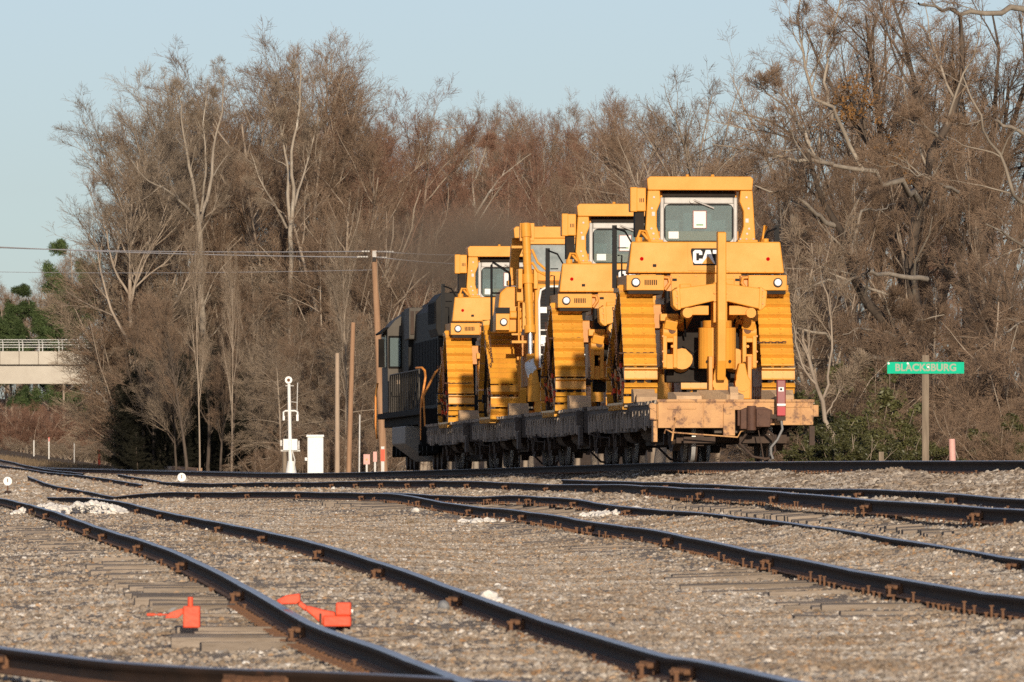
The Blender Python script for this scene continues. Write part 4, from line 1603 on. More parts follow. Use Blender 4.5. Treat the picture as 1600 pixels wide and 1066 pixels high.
    b.build('tow_bar', M['yellow_dirty'], root, bevel=.012)
    for k, pts in enumerate((((-.66, .7, 2.1), (-.70, .4, 1.9), (-.62, .2, 1.7), (-.66, .3, 1.4)), ((.66, .7, 2.1), (.72, .35, 1.92), (.60, .2, 1.74), (.66, .3, 1.45)),
                             ((-.30, .6, 1.95), (-.34, .2, 1.86), (-.28, -.2, 1.92)), ((.42, .6, 1.95), (.46, .2, 1.84), (.44, -.2, 1.92)), ((-.52, .56, .9), (-.40, .45, .72), (-.1, .5, .66)))):
        q = MB(); q.tube(pts, .024, 7); q.build('hydraulic_hose', M['black'], root)
    for k, (x, z) in enumerate(((-.93, 3.75), (.93, 3.62))):
        q = MB(); q.box(x - .03, x + .03, 2.043, 2.0485, z - .04, z + .04); q.build('warning_decal', M['silver'], root)
    for x, z, w, h in ((-.62, 2.42, .09, .05), (.62, 2.42, .09, .05), (-1.02, 2.70, .07, .05)):
        q = MB(); q.box(x - w / 2, x + w / 2, .700 if z > 2.6 else .792, .7065 if z > 2.6 else .7985, z - h / 2, z + h / 2); q.build('warning_decal', M['black'], root)
    q = MB()
    for x in (-.52, -.2, .3, .56):
        for z in (2.07, 2.50): q.cyl((x, .80, z), (x, .785, z), .018, 6)
    for sx in (-1, 1):
        for z in (.8, 1.0, 1.3): q.cyl((sx * .92, -.05, z), (sx * .92, -.075, z), .022, 6)
        for z in (1.92, 2.06, 2.18): q.cyl((.10 + sx * .84, -1.05, z), (.10 + sx * .84, -1.075, z), .02, 6)
    q.build('bolt_heads', M['yellow_dirty'], root)
    return root


def dozer_front():
    root = empty('bulldozer')
    dozer_common(root)
    y = 5.16
    b = MB()         # radiator guard: frame
    b.box(-.70, .70, 4.9, y, 1.1, 3.10)
    b.build('radiator_guard', M['yellow'], root, bevel=.04)
    g = MB()
    g.box(-.58, .58, y, y + .02, 1.2, 3.0)
    go = g.build('radiator_grille', M['black'], root)
    s = MB()
    for z in np.arange(1.28, 2.95, .075):
        s.box(-.56, .56, y + .02, y + .04, z, z + .03)
    s.build('grille_slat', M['dark_gap'], go)
    w = MB()
    w.tube([(-.58, y + .05, 1.15), (-.60, y + .05, 2.7), (-.56, y + .05, 2.95), (-.40, y + .05, 3.04), (.40, y + .05, 3.04), (.56, y + .05, 2.95), (.60, y + .05, 2.7), (.58, y + .05, 1.15)], .028, 8)
    w.tube([(-.6, y + .05, 2.02), (.6, y + .05, 2.02)], .02, 6)
    w.tube([(-.6, y + .05, 1.78), (.6, y + .05, 1.78)], .02, 6)
    w.tube([(-.6, y + .05, 1.45), (.6, y + .05, 1.45)], .02, 6)
    w.box(.34, .56, y + .04, y + .06, 1.65, 1.90)
    w.box(.42, .60, y + .04, y + .06, 2.42, 2.56)
    w.build('grille_edge', M['white'], go)
    for s in (-1, 1):
        x = s * .84
        b = MB()
        b.cyl((x + s * .06, y - .1, 4.42), (x - s * .02, y + .25, 2.0), .098, 18)
        b.cyl((x + s * .065, y - .12, 4.50), (x + s * .05, y - .05, 4.18), .125, 18)
        b.cyl((x - s * .01, y + .22, 2.12), (x - s * .02, y + .26, 1.94), .135, 18)
        b.cyl((x + s * .025, y + .06, 3.32), (x + s * .02, y + .09, 3.10), .13, 18)
        b.box(x - .14, x + .20, y - .3, y - .08, 4.10, 4.52)
        for zz in (2.35, 2.7, 3.6, 3.85):
            t = (4.42 - zz) / 2.42
            b.cyl((x + s * (.06 - .08 * t), y - .1 + .35 * t, zz), (x + s * (.06 - .08 * t), y - .1 + .35 * t + .004, zz - .05), .108, 14)
        lc = b.build('lift_cylinder', M['yellow'], root, bevel=.01)
        r = MB()
        r.cyl((x - s * .02, y + .26, 1.95), (x - s * .02, y + .30, 1.45), .055, 12)
        r.build('cylinder_rod', M['chrome'], lc)
        q = MB()
        q.cyl((x - s * .02, y + .30, 1.46), (x - s * .04, y + .34, 1.1), .10, 12)
        q.cyl((x - s * .02, y + .30, 1.3), (x - s * .10, y + .34, .75), .13, 12)
        q.cyl((x - s * .10, y + .30, .8), (x - s * .10, y + .30, .35), .15, 12)
        q.build('rod_end', M['yellow'], lc)
        q = MB()
        q.blob((x - s * .02, y + .36, 1.12), (.13, .1, .25), 3, 2, .15)
        q.build('plastic_wrap', M['cloth_wrap'], lc)
        q = MB()
        for xx in (-.18, .18):
            q.box(x + s * .02 + xx - .05, x + s * .02 + xx + .05, y - .35, y + .12, 2.98, 3.45)
        q.box(x - .24, x + .26, y - .55, y - .25, 2.7, 3.45)
        q.build('cylinder_yoke', M['yellow'], lc, bevel=.015)
        q = MB()
        q.tube([(x - s * .08, y - .0, 3.9), (x - s * .2, y + .1, 3.6), (x - s * .5, y + .0, 3.35)], .03, 8)
        q.tube([(x - s * .08, y + .05, 3.6), (x - s * .2, y + .15, 3.4), (x - s * .5, y + .0, 3.25)], .03, 8)
        q.build('hydraulic_hose', M['yellow'], lc)
        # fender, lamp, handrails (front)
        f = MB()
        f.prism([(s * .92, 1.98), (s * 1.56, 1.98), (s * 1.56, 2.25), (s * 1.50, 2.50), (s * 1.46, 2.9), (s * 1.30, 3.05), (s * 1.0, 3.05), (s * .92, 2.9)][::1 if s > 0 else -1], 2.9, 4.35, 'y')
        f.box(min(s * .95, s * 1.25), max(s * .95, s * 1.25), 4.35, 4.5, 2.3, 2.48)
        fo = f.build('fender_box', M['yellow'], root, bevel=.04)
        l = MB()
        l.box(s * 1.40 - .16, s * 1.40 + .16, 4.36, 4.52, 2.03, 2.42)
        l.build('lamp_bracket', M['yellow'], fo, bevel=.01)
        l = MB()
        l.box(s * 1.40 - .165, s * 1.40 + .165, 4.36, 4.54, 2.42, 2.56)
        l.build('lamp_hood', M['black'], fo)
        lamp(fo, s * 1.38, 4.52, 2.22, 1)
        h = MB()
        h.tube([(s * 1.66, 4.45, 2.0), (s * 1.66, 4.45, 3.55), (s * 1.62, 4.4, 3.62), (s * 1.22, 4.1, 3.38), (s * 1.20, 4.1, 3.25), (s * 1.20, 4.1, 2.6)], .028, 8)
        h.tube([(s * 1.66, 4.45, 2.9), (s * 1.20, 4.1, 2.9)], .02, 6)
        h.build('handrail', M['black'], fo)
        st = MB()
        st.box(min(s * .62, s * 1.22), max(s * .62, s * 1.22), 4.6, 5.0, 1.72, 1.78)
        st.tube([(s * 1.05, 4.9, 1.78), (s * 1.05, 4.9, 2.68), (s * .70, 4.9, 2.70)], .024, 8)
        st.build('step_platform', M['yellow'], fo)
    b = MB()
    b.box(-.66, .66, 4.0, 5.0, .75, 1.4)
    b.build('front_crossbar', M['dark_gap'], root, bevel=.03)
    return root


def place(root, d, flip=False, side=0.0):
    p = on_main(d, side)
    root.location = (p.x, p.y, p.z + DECK)
    root.rotation_euler = (0, 0, TH + (math.pi if flip else 0))


GRP = 'yellow bulldozers riding on the flat wagons'
dz = [dozer_rear()]
place(dz[0], 186.6, side=.11)
tag(dz[0], 'nearest yellow bulldozer on the last wagon, tail ripper shank facing the camera', 'bulldozer', GRP)
for d, lab in ((204.6, 'second yellow bulldozer from the right, tail towards the camera, partly hidden'),
               (240.5, 'farthest yellow bulldozer, leftmost on the train, next to the locomotive')):
    c = copy_tree(dz[0])
    place(c, d, side=.12)
    tag(c, lab)
    dz.append(c)
df = dozer_front()
place(df, 227.6, True)
tag(df, 'yellow bulldozer facing the camera with tall lift cylinder and black grille', 'bulldozer', GRP)


# ---- timber chocks on the decks
def chock(d, x, y, size, rot, label, z=0.0, mname='timber'):
    p = on_main(d)
    r = Matrix.Rotation(TH, 4, 'Z')
    q = r @ Vector((x, y, 0))
    b = MB()
    sx, sy, sz = size
    b.prism([(-sy / 2, 0), (sy / 2, 0), (sy / 2, sz), (-sy / 2 + sy * .35, sz), (-sy / 2, sz * .55)], -sx / 2, sx / 2, 'x')
    o = b.build('timber_chock', M[mname], None, bevel=.008)
    o.location = (p.x + q.x, p.y + q.y, p.z + DECK + z)
    o.rotation_euler = (0, 0, TH + rot)
    tag(o, label, 'timber block', 'timber blocks on the wagon decks')


chock(180, -1.33, 5.0, (.42, .40, .26), .05, 'timber block behind the left track of the nearest bulldozer')
chock(180, -1.30, 4.5, (.40, .34, .17), -.1, 'lower timber block in front of the nearest left track', 0)
chock(180, -.86, 1.2, (.50, .6, .16), .2, 'pale timber offcut on the left of the last wagon end')
chock(180, -.20, 1.0, (.42, .9, .20), .6, 'slanting timber offcut left of the tow lugs')
chock(180, .02, .7, (.16, .4, .26), .0, 'upright timber block under the left tow lug')
chock(180, .92, 1.4, (.36, .7, .20), .3, 'timber block beside the maroon end-of-train box')
chock(180, 1.24, 4.6, (.60, .42, .24), .0, 'timber block behind the right track of the nearest bulldozer')
chock(198, -1.15, 5.3, (.46, .42, .30), .05, 'timber block behind the left track of the second bulldozer')
chock(215.9, -1.15, 5.6, (.46, .42, .30), .0, 'timber block at the foot of the bulldozer facing the camera')
chock(233.9, -1.15, 5.0, (.50, .42, .28), .0, 'timber block behind the left track of the farthest bulldozer')


# ---- tie-down chains
def chain_link():
    b = MB()
    pts = []
    for k in range(10):
        a = 2 * math.pi * k / 10
        pts.append((.022 * math.cos(a), 0, .026 * math.sin(a) + (.016 if math.sin(a) > 0 else -.016)))
    b.tube(pts, .0085, 4, closed=True)
    return b


LINK = chain_link()


def chain_mesh(p0, p1, sag):
    p0, p1 = Vector(p0), Vector(p1)
    L = (p1 - p0).length
    n = max(3, int(L / .062))
    b = MB()
    pts = [p0.lerp(p1, i / n) - Vector((0, 0, sag * 4 * (i / n) * (1 - i / n))) for i in range(n + 1)]
    for i in range(n):
        c = (pts[i] + pts[i + 1]) / 2
        ax = (pts[i + 1] - pts[i]).normalized()
        q = ax.to_track_quat('Z', 'Y') @ Quaternion((0, 0, 1), math.pi / 2 * (i % 2) + .4)
        b.add([c + q @ Vector(v) for v in LINK.v], LINK.f, True)
    return b


def tie_down(d, p0, p1, label, sag=.06, tens=True):
    loc = on_main(d)
    root = empty('tie_down_chain', (loc.x, loc.y, loc.z + DECK), TH)
    chain_mesh(p0, p1, sag).build('chain_links', M['chain'], root)
    if tens:
        a, c = Vector(p0).lerp(Vector(p1), .13), Vector(p0).lerp(Vector(p1), .40)
        t = MB()
        t.cyl(a, a.lerp(c, .25), .035, 8)
        t.cyl(a.lerp(c, .8), c, .03, 8)
        t.build('red_tensioner', M['red_paint'], root)
        t = MB()
        t.cyl(a.lerp(c, .25), a.lerp(c, .8), .024, 8)
        t.tube([a.lerp(c, .5), a.lerp(c, .75) + Vector((-.07, -.02, .02)), c + Vector((-.09, 0, 0))], .012, 6)
        t.build('ratchet_handle', M['rust_dark'], root)
    tag(root, label, 'chain', 'tie-down chains beside the bulldozer tracks')


_where = {180: 'nearest bulldozer', 198: 'second bulldozer', 215.9: 'bulldozer facing the camera', 233.9: 'farthest bulldozer'}
for d in _where:
    nm = _where[d]
    o = 6.6
    ends = [((-1.46, o + 1.0, .05), (-1.63, o + 1.9, 1.9), 'tallest'), ((-1.47, o + 2.2, .05), (-1.63, o + 1.4, 1.25), 'middle'),
            ((-1.47, o + 3.4, .05), (-1.63, o + 3.0, 1.45), 'rearmost'), ((-1.46, o + 4.6, .05), (-1.2, o + 3.7, 1.3), 'front')]
    for k, (a, b2, w) in enumerate(ends):
        tie_down(d, a, b2, f'{w} rusty tie-down chain along the left track of the {nm}', sag=.03)
for d, z, x, lab in ((180, .98, -1.31, 'rusty chain laid across the left track shoes of the nearest bulldozer'),
                     (180, 1.20, 1.31, 'rusty chain laid across the right track shoes of the nearest bulldozer'),
                     (198, 1.55, -1.31, 'rusty chain laid across the left track shoes of the second bulldozer'),
                     (233.9, .98, -1.31, 'rusty chain laid across the left track shoes of the farthest bulldozer')):
    # find the outer face of the shoes at this height
    i = min(range(len(LOOP) // 3), key=lambda j: abs(LOOP[j][1] + LOOP[j][3] * .11 - z))
    y = LOOP[i][0] + LOOP[i][2] * .16 + (186.6 - 180)
    tie_down(d, (x - .33, y, z), (x + .33, y, z), lab, sag=.012, tens=False)

# hinged ramps and loose gear along the left deck edge
for i, (d, y) in enumerate(((180, 11.2), (198, 10.6), (215.9, 11.0))):
    loc = on_main(d)
    r = empty('loose_binder', (loc.x, loc.y, loc.z + DECK), TH)
    b = MB()
    b.tube([(-1.40, y, .04), (-1.30, y + .8, .30), (-1.20, y + 1.4, .34)], .035, 6)
    b.tube([(-1.40, y + .5, .04), (-1.35, y + .9, .25), (-1.1, y + 1.6, .10)], .028, 6)
    b.build('binder_bar', M['black'], r)
    b = MB()
    b.box(-1.46, -1.2, y - .2, y + .2, .002, .14)
    b.build('binder_block', M['rust_dark'], r)
    tag(r, ('black binder bar on the left deck edge of the last wagon', 'black binder bar on the left deck edge of the second wagon', 'black binder bar on the left deck edge ahead of the camera-facing bulldozer')[i], 'binder', 'binder bars on the wagon decks')


# ---- locomotive
D_L = 252.6
loco = empty('locomotive', on_main(D_L), TH)
tag(loco, 'black diesel locomotive with orange grab rails, seen from behind at the head of the train', 'locomotive')
LL = 21.0
b = MB()
b.box(-1.50, 1.50, .3, LL - .3, 1.46, 1.62)
b.box(-1.30, 1.30, .3, LL - .3, 1.22, 1.46)
b.box(-.5, .5, .0, LL, .9, 1.3)
b.build('platform', M['loco_dark'], loco, bevel=.02)
b = MB()
hw = .98
b.prism([(-hw, 1.62), (-hw, 4.30), (-hw + .35, 4.62), (hw - .35, 4.62), (hw, 4.30), (hw, 1.62)], 1.2, 13.0, 'y')
hood = b.build('long_hood', M['loco'], loco, bevel=.03)
for k in range(9):
    q = MB()
    y = 1.6 + k * 1.25
    q.box(-hw - .02, -hw - .001, y, y + 1.1, 1.75, 3.5)
    q.build('hood_door', M['loco_dark'], hood, bevel=.008)
q = MB()
for k in range(12):
    q.box(-hw + .15, hw - .15, 1.16, 1.2, 2.0 + k * .15, 2.06 + k * .15)
q.build('rear_grille', M['loco_dark'], hood)
b = MB()     # radiator overhang
b.prism([(-1.06, 3.75), (-1.06, 4.50), (-.9, 4.70), (.9, 4.70), (1.06, 4.50), (1.06, 3.75), (.99, 3.55), (-.99, 3.55)], .9, 4.2, 'y')
ro = b.build('radiator_housing', M['loco'], loco, bevel=.02)
q = MB()
for k in range(9):
    q.box(-1.08, -1.06, 1.1 + k * .33, 1.36 + k * .33, 3.9, 4.45)
q.build('radiator_screen', M['loco_dark'], ro)
b = MB()     # equipment cabinet behind the cab with overhanging box
b.box(-1.12, 1.12, 12.2, 15.6, 1.62, 4.45)
b.build('electrical_cabinet', M['loco'], loco, bevel=.02)
b = MB()
b.box(-1.16, 1.16, 11.2, 13.4, 3.62, 4.50)
ab = b.build('inverter_box', M['loco_cab'], loco, bevel=.03)
q = MB()
for k in range(4):
    q.box(-1.12 + k * .14, -1.02 + k * .14, 11.15, 11.19, 3.75, 4.4)
q.build('box_louvre', M['rust_dark'], ab)
# cab with rounded roof shoulders
b = MB()
b.prism([(-1.50, 1.62), (-1.52, 3.95), (-1.30, 4.22), (-.85, 4.52), (.85, 4.52), (1.30, 4.22), (1.52, 3.95), (1.50, 1.62)], 15.4, 18.2, 'y')
cabl = b.build('cab', M['loco_cab'], loco, bevel=.02)
for s in (-1, 1):
    q = MB()
    q.box(s * 1.30 - .19, s * 1.30 + .19, 15.36, 15.40, 2.86, 3.78)
    fo = q.build('window_frame', M['loco_dark'], cabl, bevel=.05)
    q = MB()
    q.box(s * 1.30 - .145, s * 1.30 + .145, 15.345, 15.359, 2.92, 3.72)
    q.build('pane', M['insulator'] if False else M['glass'], fo)
    q = MB()
    q.box(s * 1.53 - .02, s * 1.53 + .02, 16.0, 17.6, 2.9, 3.8)
    q.build('side_window', M['glass'], cabl)
q = MB(); q.box(-1.47, -.98, 15.37, 15.40, 1.75, 2.62); dr = q.build('cab_locker_door', M['loco_cab'], cabl, bevel=.015)
q = MB(); q.box(-1.28, -1.14, 15.355, 15.368, 2.42, 2.54); q.build('warning_placard', M['pole_pale'], dr)
q = MB(); q.tube([(-1.40, 15.34, 2.20), (-1.40, 15.33, 2.08), (-1.10, 15.33, 2.08), (-1.10, 15.34, 2.20)], .018, 6); q.build('door_handle', M['black'], dr)
q = MB()
q.box(-1.72, -1.56, 16.2, 16.3, 2.9, 3.7)
q.box(-1.62, -1.50, 16.2, 16.26, 3.75, 3.85)
q.build('mirror', M['loco_dark'], cabl)
q = MB(); q.prism([(-1.72, 3.86), (-1.48, 4.04), (-1.48, 4.0), (-1.70, 3.82)], 15.6, 17.8, 'y'); q.build('sun_shade', M['loco_dark'], cabl)
b = MB()
b.prism([(-.95, 1.62), (-.95, 3.1), (.95, 3.1), (.95, 1.62)], 18.2, 20.3, 'y')
b.build('short_nose', M['loco_dark'], loco, bevel=.05)
# fuel tank with bevelled lower edge
b = MB()
b.prism([(-1.5, 1.20), (-1.5, .72), (-.85, .24), (.85, .24), (1.5, .72), (1.5, 1.20)], 7.4, 13.4, 'y')
b.build('fuel_tank', mat('pale_grey_fuel_tank', (.36, .32, .27), (.27, .235, .195), 2, .7), loco, bevel=.03)  # tank grey set far paler than the rest of the engine
for y in (4.4, 16.6):
    b = MB()
    for s in (-1, 1):
        b.prism([(y - 2.5, .45), (y - 2.5, .75), (y - 1.9, .95), (y + 1.9, .95), (y + 2.5, .75), (y + 2.5, .45), (y + 1, .38), (y - 1, .38)], s * 1.0 - .08, s * 1.0 + .08, 'x')
        for dy in (-1.8, 0, 1.8):
            b.cyl((s * .95, y + dy, .53), (s * 1.2, y + dy, .53), .16, 12)
            b.cyl((s * 1.05, y + dy + .5, .5), (s * 1.05, y + dy + .5, .95), .09, 8)
    t = b.build('bogie', M['loco_dark'], loco)
    for dy in (-1.8, 0, 1.8):
        b = MB()
        for s in (-1, 1):
            b.cyl((s * .68, y + dy, .53), (s * .80, y + dy, .53), .52, 24)
        b.cyl((-.7, y + dy, .53), (.7, y + dy, .53), .1, 10)
        b.build('wheelset', M['rust_dark'], t)
# walkway railing on the visible side
for s in (-1, 1):
    b = MB()
    ys = np.arange(1.3, 15.3, .95)
    for y in ys:
        b.tube([(s * 1.48, y, 1.62), (s * 1.48, y, 2.66)], .022, 6)
    b.tube([(s * 1.48, 1.3, 2.66), (s * 1.48, ys[-1], 2.66)], .022, 6)
    b.build('walkway_railing', M['loco_cab'], loco)
b = MB()     # pilot plate and steps at the near end
b.box(-1.5, 1.5, .1, .22, .62, 1.62)
b.box(-1.52, -1.05, .25, .85, .45, .50)
b.box(-1.52, -1.05, .35, .95, .80, .85)
b.box(-1.52, -1.05, .45, 1.05, 1.15, 1.20)
b.build('end_steps', M['loco_dark'], loco)
b = MB()
b.box(-1.2, -.72, .04, .095, 1.66, 2.0) if False else b.box(-1.05, -.62, .3, .9, 1.63, 2.02)
b.build('sand_box', M['loco'], loco, bevel=.02)
for pts in (((-1.50, .15, .78), (-1.50, .15, 1.75), (-1.38, .15, 2.45), (-1.40, .2, 2.62), (-1.46, .35, 2.70), (-1.58, .9, 2.70)),
            ((-1.40, .12, 1.15), (-1.44, .12, 1.95), (-1.12, .12, 2.58), (-1.0, .12, 2.68), (-.86, .12, 2.68))):
    b = MB(); b.tube(pts, .032, 8); b.build('grab_rail', M['orange_rail'], loco, label='orange painted grab rail')
b = MB(); b.tube([(-1.56, 19.8, .9), (-1.60, 19.8, 1.3), (-1.60, 19.8, 2.2), (-1.54, 19.8, 2.5)], .03, 8); b.build('grab_rail', M['orange_rail'], loco, label='orange painted grab rail')
b = MB()
b.box(-.18, .18, -.3, .3, .72, 1.0)
b.cbox((0, -.2, .86), (.5, .3, .36))
b.build('coupler', M['rust'], loco)
b = MB()
b.cyl((.0, 7.5, 4.6), (.0, 7.5, 4.86), .28, 12)
b.box(-.5, .5, 9.5, 10.5, 4.6, 4.78)
b.cyl((-.4, 14.5, 4.4), (-.4, 14.5, 4.7), .05, 8)
b.build('exhaust_stack', M['loco_dark'], loco)
# ------------------------------------------------------------------ lineside things
def at(px, d, dz=0.0):
    x = (px - 800.0) / F * d
    return Vector((x, d, gz(x, d) + dz))


def text_mesh(txt, size, extrude=.004, offset=0.0, spacing=1.0):
    cu = bpy.data.curves.new('lettering', 'FONT')
    cu.body = txt
    cu.size = size
    cu.align_x = 'CENTER'
    cu.align_y = 'CENTER'
    cu.extrude = extrude
    cu.offset = offset
    cu.space_character = spacing
    o = bpy.data.objects.new('tmp', cu)
    COL.objects.link(o)
    dg = bpy.context.evaluated_depsgraph_get()
    me = bpy.data.meshes.new_from_object(o.evaluated_get(dg))
    bpy.data.objects.remove(o)
    return me


# --- station sign
DS = 205.0
S = F / DS
p = at(1446, DS, -.3)
ztop = ZC + (YH - 555) / S
sg = empty('station_sign', p)
tag(sg, 'green station sign reading BLACKSBURG on a grey wooden post', 'sign')
b = MB(); b.box(-.075, .075, -.075, .075, 0, ztop - p.z); b.build('post', M['post_grey'], sg, bevel=.01)
zb0, zb1 = ZC + (YH - 584) / S - p.z, ZC + (YH - 566) / S - p.z
w0, w1 = (1386 - 1446) / S, (1506 - 1446) / S
b = MB(); b.box(w0, w1, -.125, -.077, zb0, zb1)
bd = b.build('sign_board', M['sign_green'], sg)
me = text_mesh('BLACKSBURG', (zb1 - zb0) * .86, .003, .0065, 1.03)
xs = [v.co.x for v in me.vertices]
k = (95.0 / S) / (max(xs) - min(xs))
o = mesh_obj('sign_lettering', me, M['sign_text'], bd, ((w0 + w1) / 2, -.128, (zb0 + zb1) / 2), (math.pi / 2, 0, 0))
o.scale = (k, 1, 1)
b = MB()
for px in (1388, 1418, 1450):
    b.cyl(((px - 1446) / S, -.125, zb1 - (.03 if px < 1450 else .11)), ((px - 1446) / S, -.150, zb1 - (.03 if px < 1450 else .11)), .024, 8)
b.build('bolt', M['white'], bd)


def stub(px, d, top, wpx, label, m, name='marker_post', cat='post', lean=0.0, cap=None, group=None, round_=False):
    s = F / d
    q = at(px, d, -.4)
    h = ZC + (YH - top) / s - q.z
    r = wpx / s / 2
    root = empty(name, q)
    b = MB()
    if round_: b.cone((0, 0, 0), (lean, 0, h), r, r * .85, 10)
    else:
        b.add([(-r, -r, 0), (r, -r, 0), (r, r, 0), (-r, r, 0), (-r + lean, -r, h), (r + lean, -r, h), (r + lean, r, h), (-r + lean, r, h)],
              [(0, 3, 2, 1), (4, 5, 6, 7), (0, 1, 5, 4), (1, 2, 6, 5), (2, 3, 7, 6), (3, 0, 4, 7)])
    b.build('post', m, root, bevel=.008 if not round_ else 0)
    if cap:
        cm, c0 = cap
        b = MB(); b.cyl((lean, 0, h - c0 / s), (lean, 0, h + .02), r * 1.15, 10); b.build('painted_top', cm, root)
    tag(root, label, cat, group)
    return root, h


stub(1491, 203, 686, 12, 'pinkish white round marker post to the right of the green sign', M['pink'], lean=-.05, round_=True)
stub(1377, 207, 706, 8, 'short grey stump post left of the green sign post', M['post_grey'])
stub(165 - 10, 520, 703, 4, 'red marker post beside the main line at far left', M['red_paint'])
stub(76.5, 610, 684, 2, 'white marker post with red top beside the far curve', M['white_dull'], cap=(M['red_paint'], 6))
stub(53, 620, 688, 1.8, 'small white marker post left of the red topped one', M['white_dull'])
stub(116, 560, 692, 1.4, 'thin grey stake in the brush at far left', M['white_dull'])
stub(527, 372, 552, 8, 'pale bare wooden post, shorter of the two left of the utility pole', M['pole_pale'], 'wooden_post', round_=True)
stub(544, 380, 504, 8.5, 'brown leaning cut-off pole left of the utility pole', M['pole'], 'wooden_pole', 'pole', lean=.2, round_=True)
stub(561, 376, 648, 2.6, 'thin white conduit pipe beside the brown pole', M['white_dull'], 'conduit_pipe', 'pipe', lean=.03, round_=True)
for px, d, top, lab in ((573, 360, 710, 'pink square cable marker on a stake left of the locomotive'), (586, 362, 706, 'narrow pink cable marker beside the locomotive steps')):
    s = F / d
    q = at(px, d, -.2)
    r = empty('cable_marker', q)
    h = ZC + (YH - top) / s - q.z
    b = MB(); b.box(-.035, .035, -.03, .03, 0, h - .1); b.build('stake', M['white_dull'], r)
    w = .12 if px < 580 else .07
    b = MB(); b.box(-w, w, -.045, -.032, h - .38, h); pl = b.build('marker_plate', M['pink'], r)
    if px < 580:
        b = MB(); b.cyl((0, -.046, h - .2), (0, -.052, h - .2), .04, 8); b.build('marker_symbol', M['orange_rail'], pl)
    tag(r, lab, 'marker')
q = at(598, 355, -.2)
r = empty('cable_marker', q)
b = MB(); b.box(-.06, .06, -.05, .05, 0, 1.5); b.build('stake', M['white_dull'], r)
b = MB(); b.box(-.075, .075, -.065, -.051, .95, 1.40); b.build('marker_plate', M['red_paint'], r)
tag(r, 'red and white marker at the foot of the utility pole', 'marker')

# --- signal mast
DM = 352.0
s = F / DM
q = at(454, DM, -.1)
r = empty('signal_mast', q)
tag(r, 'white signal mast with round lamp head and relay boxes, left of the white cabinet', 'signal')
H = ZC + (YH - 600) / s - q.z
zz = lambda row: ZC + (YH - row) / s - q.z
xx = lambda px: (px - 454) / s
b = MB(); b.cone((0, 0, .5), (xx(451.5), 0, H), .075, .06, 12); b.build('mast_pole', M['white'], r)
b = MB(); b.cone((.02, 0, 0), (.02, 0, .75), .26, .13, 12); b.build('mast_base', M['white'], r)
b = MB(); b.cyl((xx(451), -.08, zz(594)), (xx(451), .10, zz(594)), .135, 20); hd = b.build('lamp_head', M['white'], r, bevel=.02)
b = MB(); b.cyl((xx(451), -.082, zz(594)), (xx(451), -.10, zz(594)), .06, 14); b.build('lens', M['rust'], hd)
b = MB()
b.tube([(xx(443), 0, zz(656)), (xx(443), 0, zz(644)), (xx(446), 0, zz(642)), (xx(461), 0, zz(642)), (xx(465), 0, zz(644)), (xx(465), 0, zz(656))], .035, 8)
b.box(xx(442), xx(445), -.06, .06, zz(657), zz(650)); b.box(xx(463), xx(466.5), -.06, .06, zz(658), zz(648))
b.build('cross_bracket', M['white'], r)
b = MB(); b.tube([(xx(464), 0, zz(644)), (xx(465), 0, zz(598))], .018, 6)
b.tube([(xx(455), 0, zz(628)), (xx(465), 0, zz(629))], .012, 6)
b.tube([(xx(446), 0, zz(603)), (xx(459), 0, zz(603))], .018, 6)
b.build('antenna', M['white_dull'], r)
for a, c in ((442.5, 452), (455, 465)):
    b = MB(); b.box(xx(a), xx(c), -.16, .06, zz(704), zz(686)); b.build('relay_box', M['white'], r, bevel=.02)
b = MB(); b.box(xx(439), xx(469), -.05, .06, zz(705.5), zz(703)); b.box(xx(438), xx(441), -.1, .0, zz(697), zz(688)); b.box(xx(466), xx(468), -.1, .0, zz(702), zz(689))
b.build('box_shelf', M['white_dull'], r)
b = MB(); b.tube([(.04, -.1, 1.2), (.16, -.12, .8), (.12, -.12, .3), (.10, -.1, .05)], .025, 6); b.build('cable', M['white_dull'], r)
stub(445, 358, 690, 9, 'stubby brown post right behind the signal mast', M['post_grey'], 'wooden_post', round_=True)

# --- cabinet
DCB = 362.0
s = F / DCB
q = at(493, DCB, -.1)
r = empty('equipment_cabinet', q)
tag(r, 'tall bright white equipment cabinet beside the signal mast', 'cabinet')
zz = lambda row: ZC + (YH - row) / s - q.z
hw = 12.4 / s
b = MB(); b.box(-hw, hw, -.3, .35, 0, zz(683)); body = b.build('cabinet_body', M['white'], r, bevel=.02)
b = MB(); b.prism([(-hw - .05, zz(683)), (hw + .03, zz(683)), (hw + .02, zz(679.5)), (-hw - .03, zz(679.5))], -.36, .40, 'y'); b.build('cabinet_roof', M['white'], r, bevel=.01)
b = MB(); b.box(-hw + .04, hw - .04, -.318, -.302, .15, zz(687)); dd = b.build('cabinet_door', M['white'], body, bevel=.006)
b = MB(); b.cyl((hw - .12, -.32, zz(688)), (hw - .12, -.35, zz(688)), .03, 8); b.build('door_lock', M['galv'], dd)
b = MB(); b.box(-hw - .10, -hw - .001, -.1, .1, zz(720), zz(715)); b.build('side_conduit', M['white'], body)

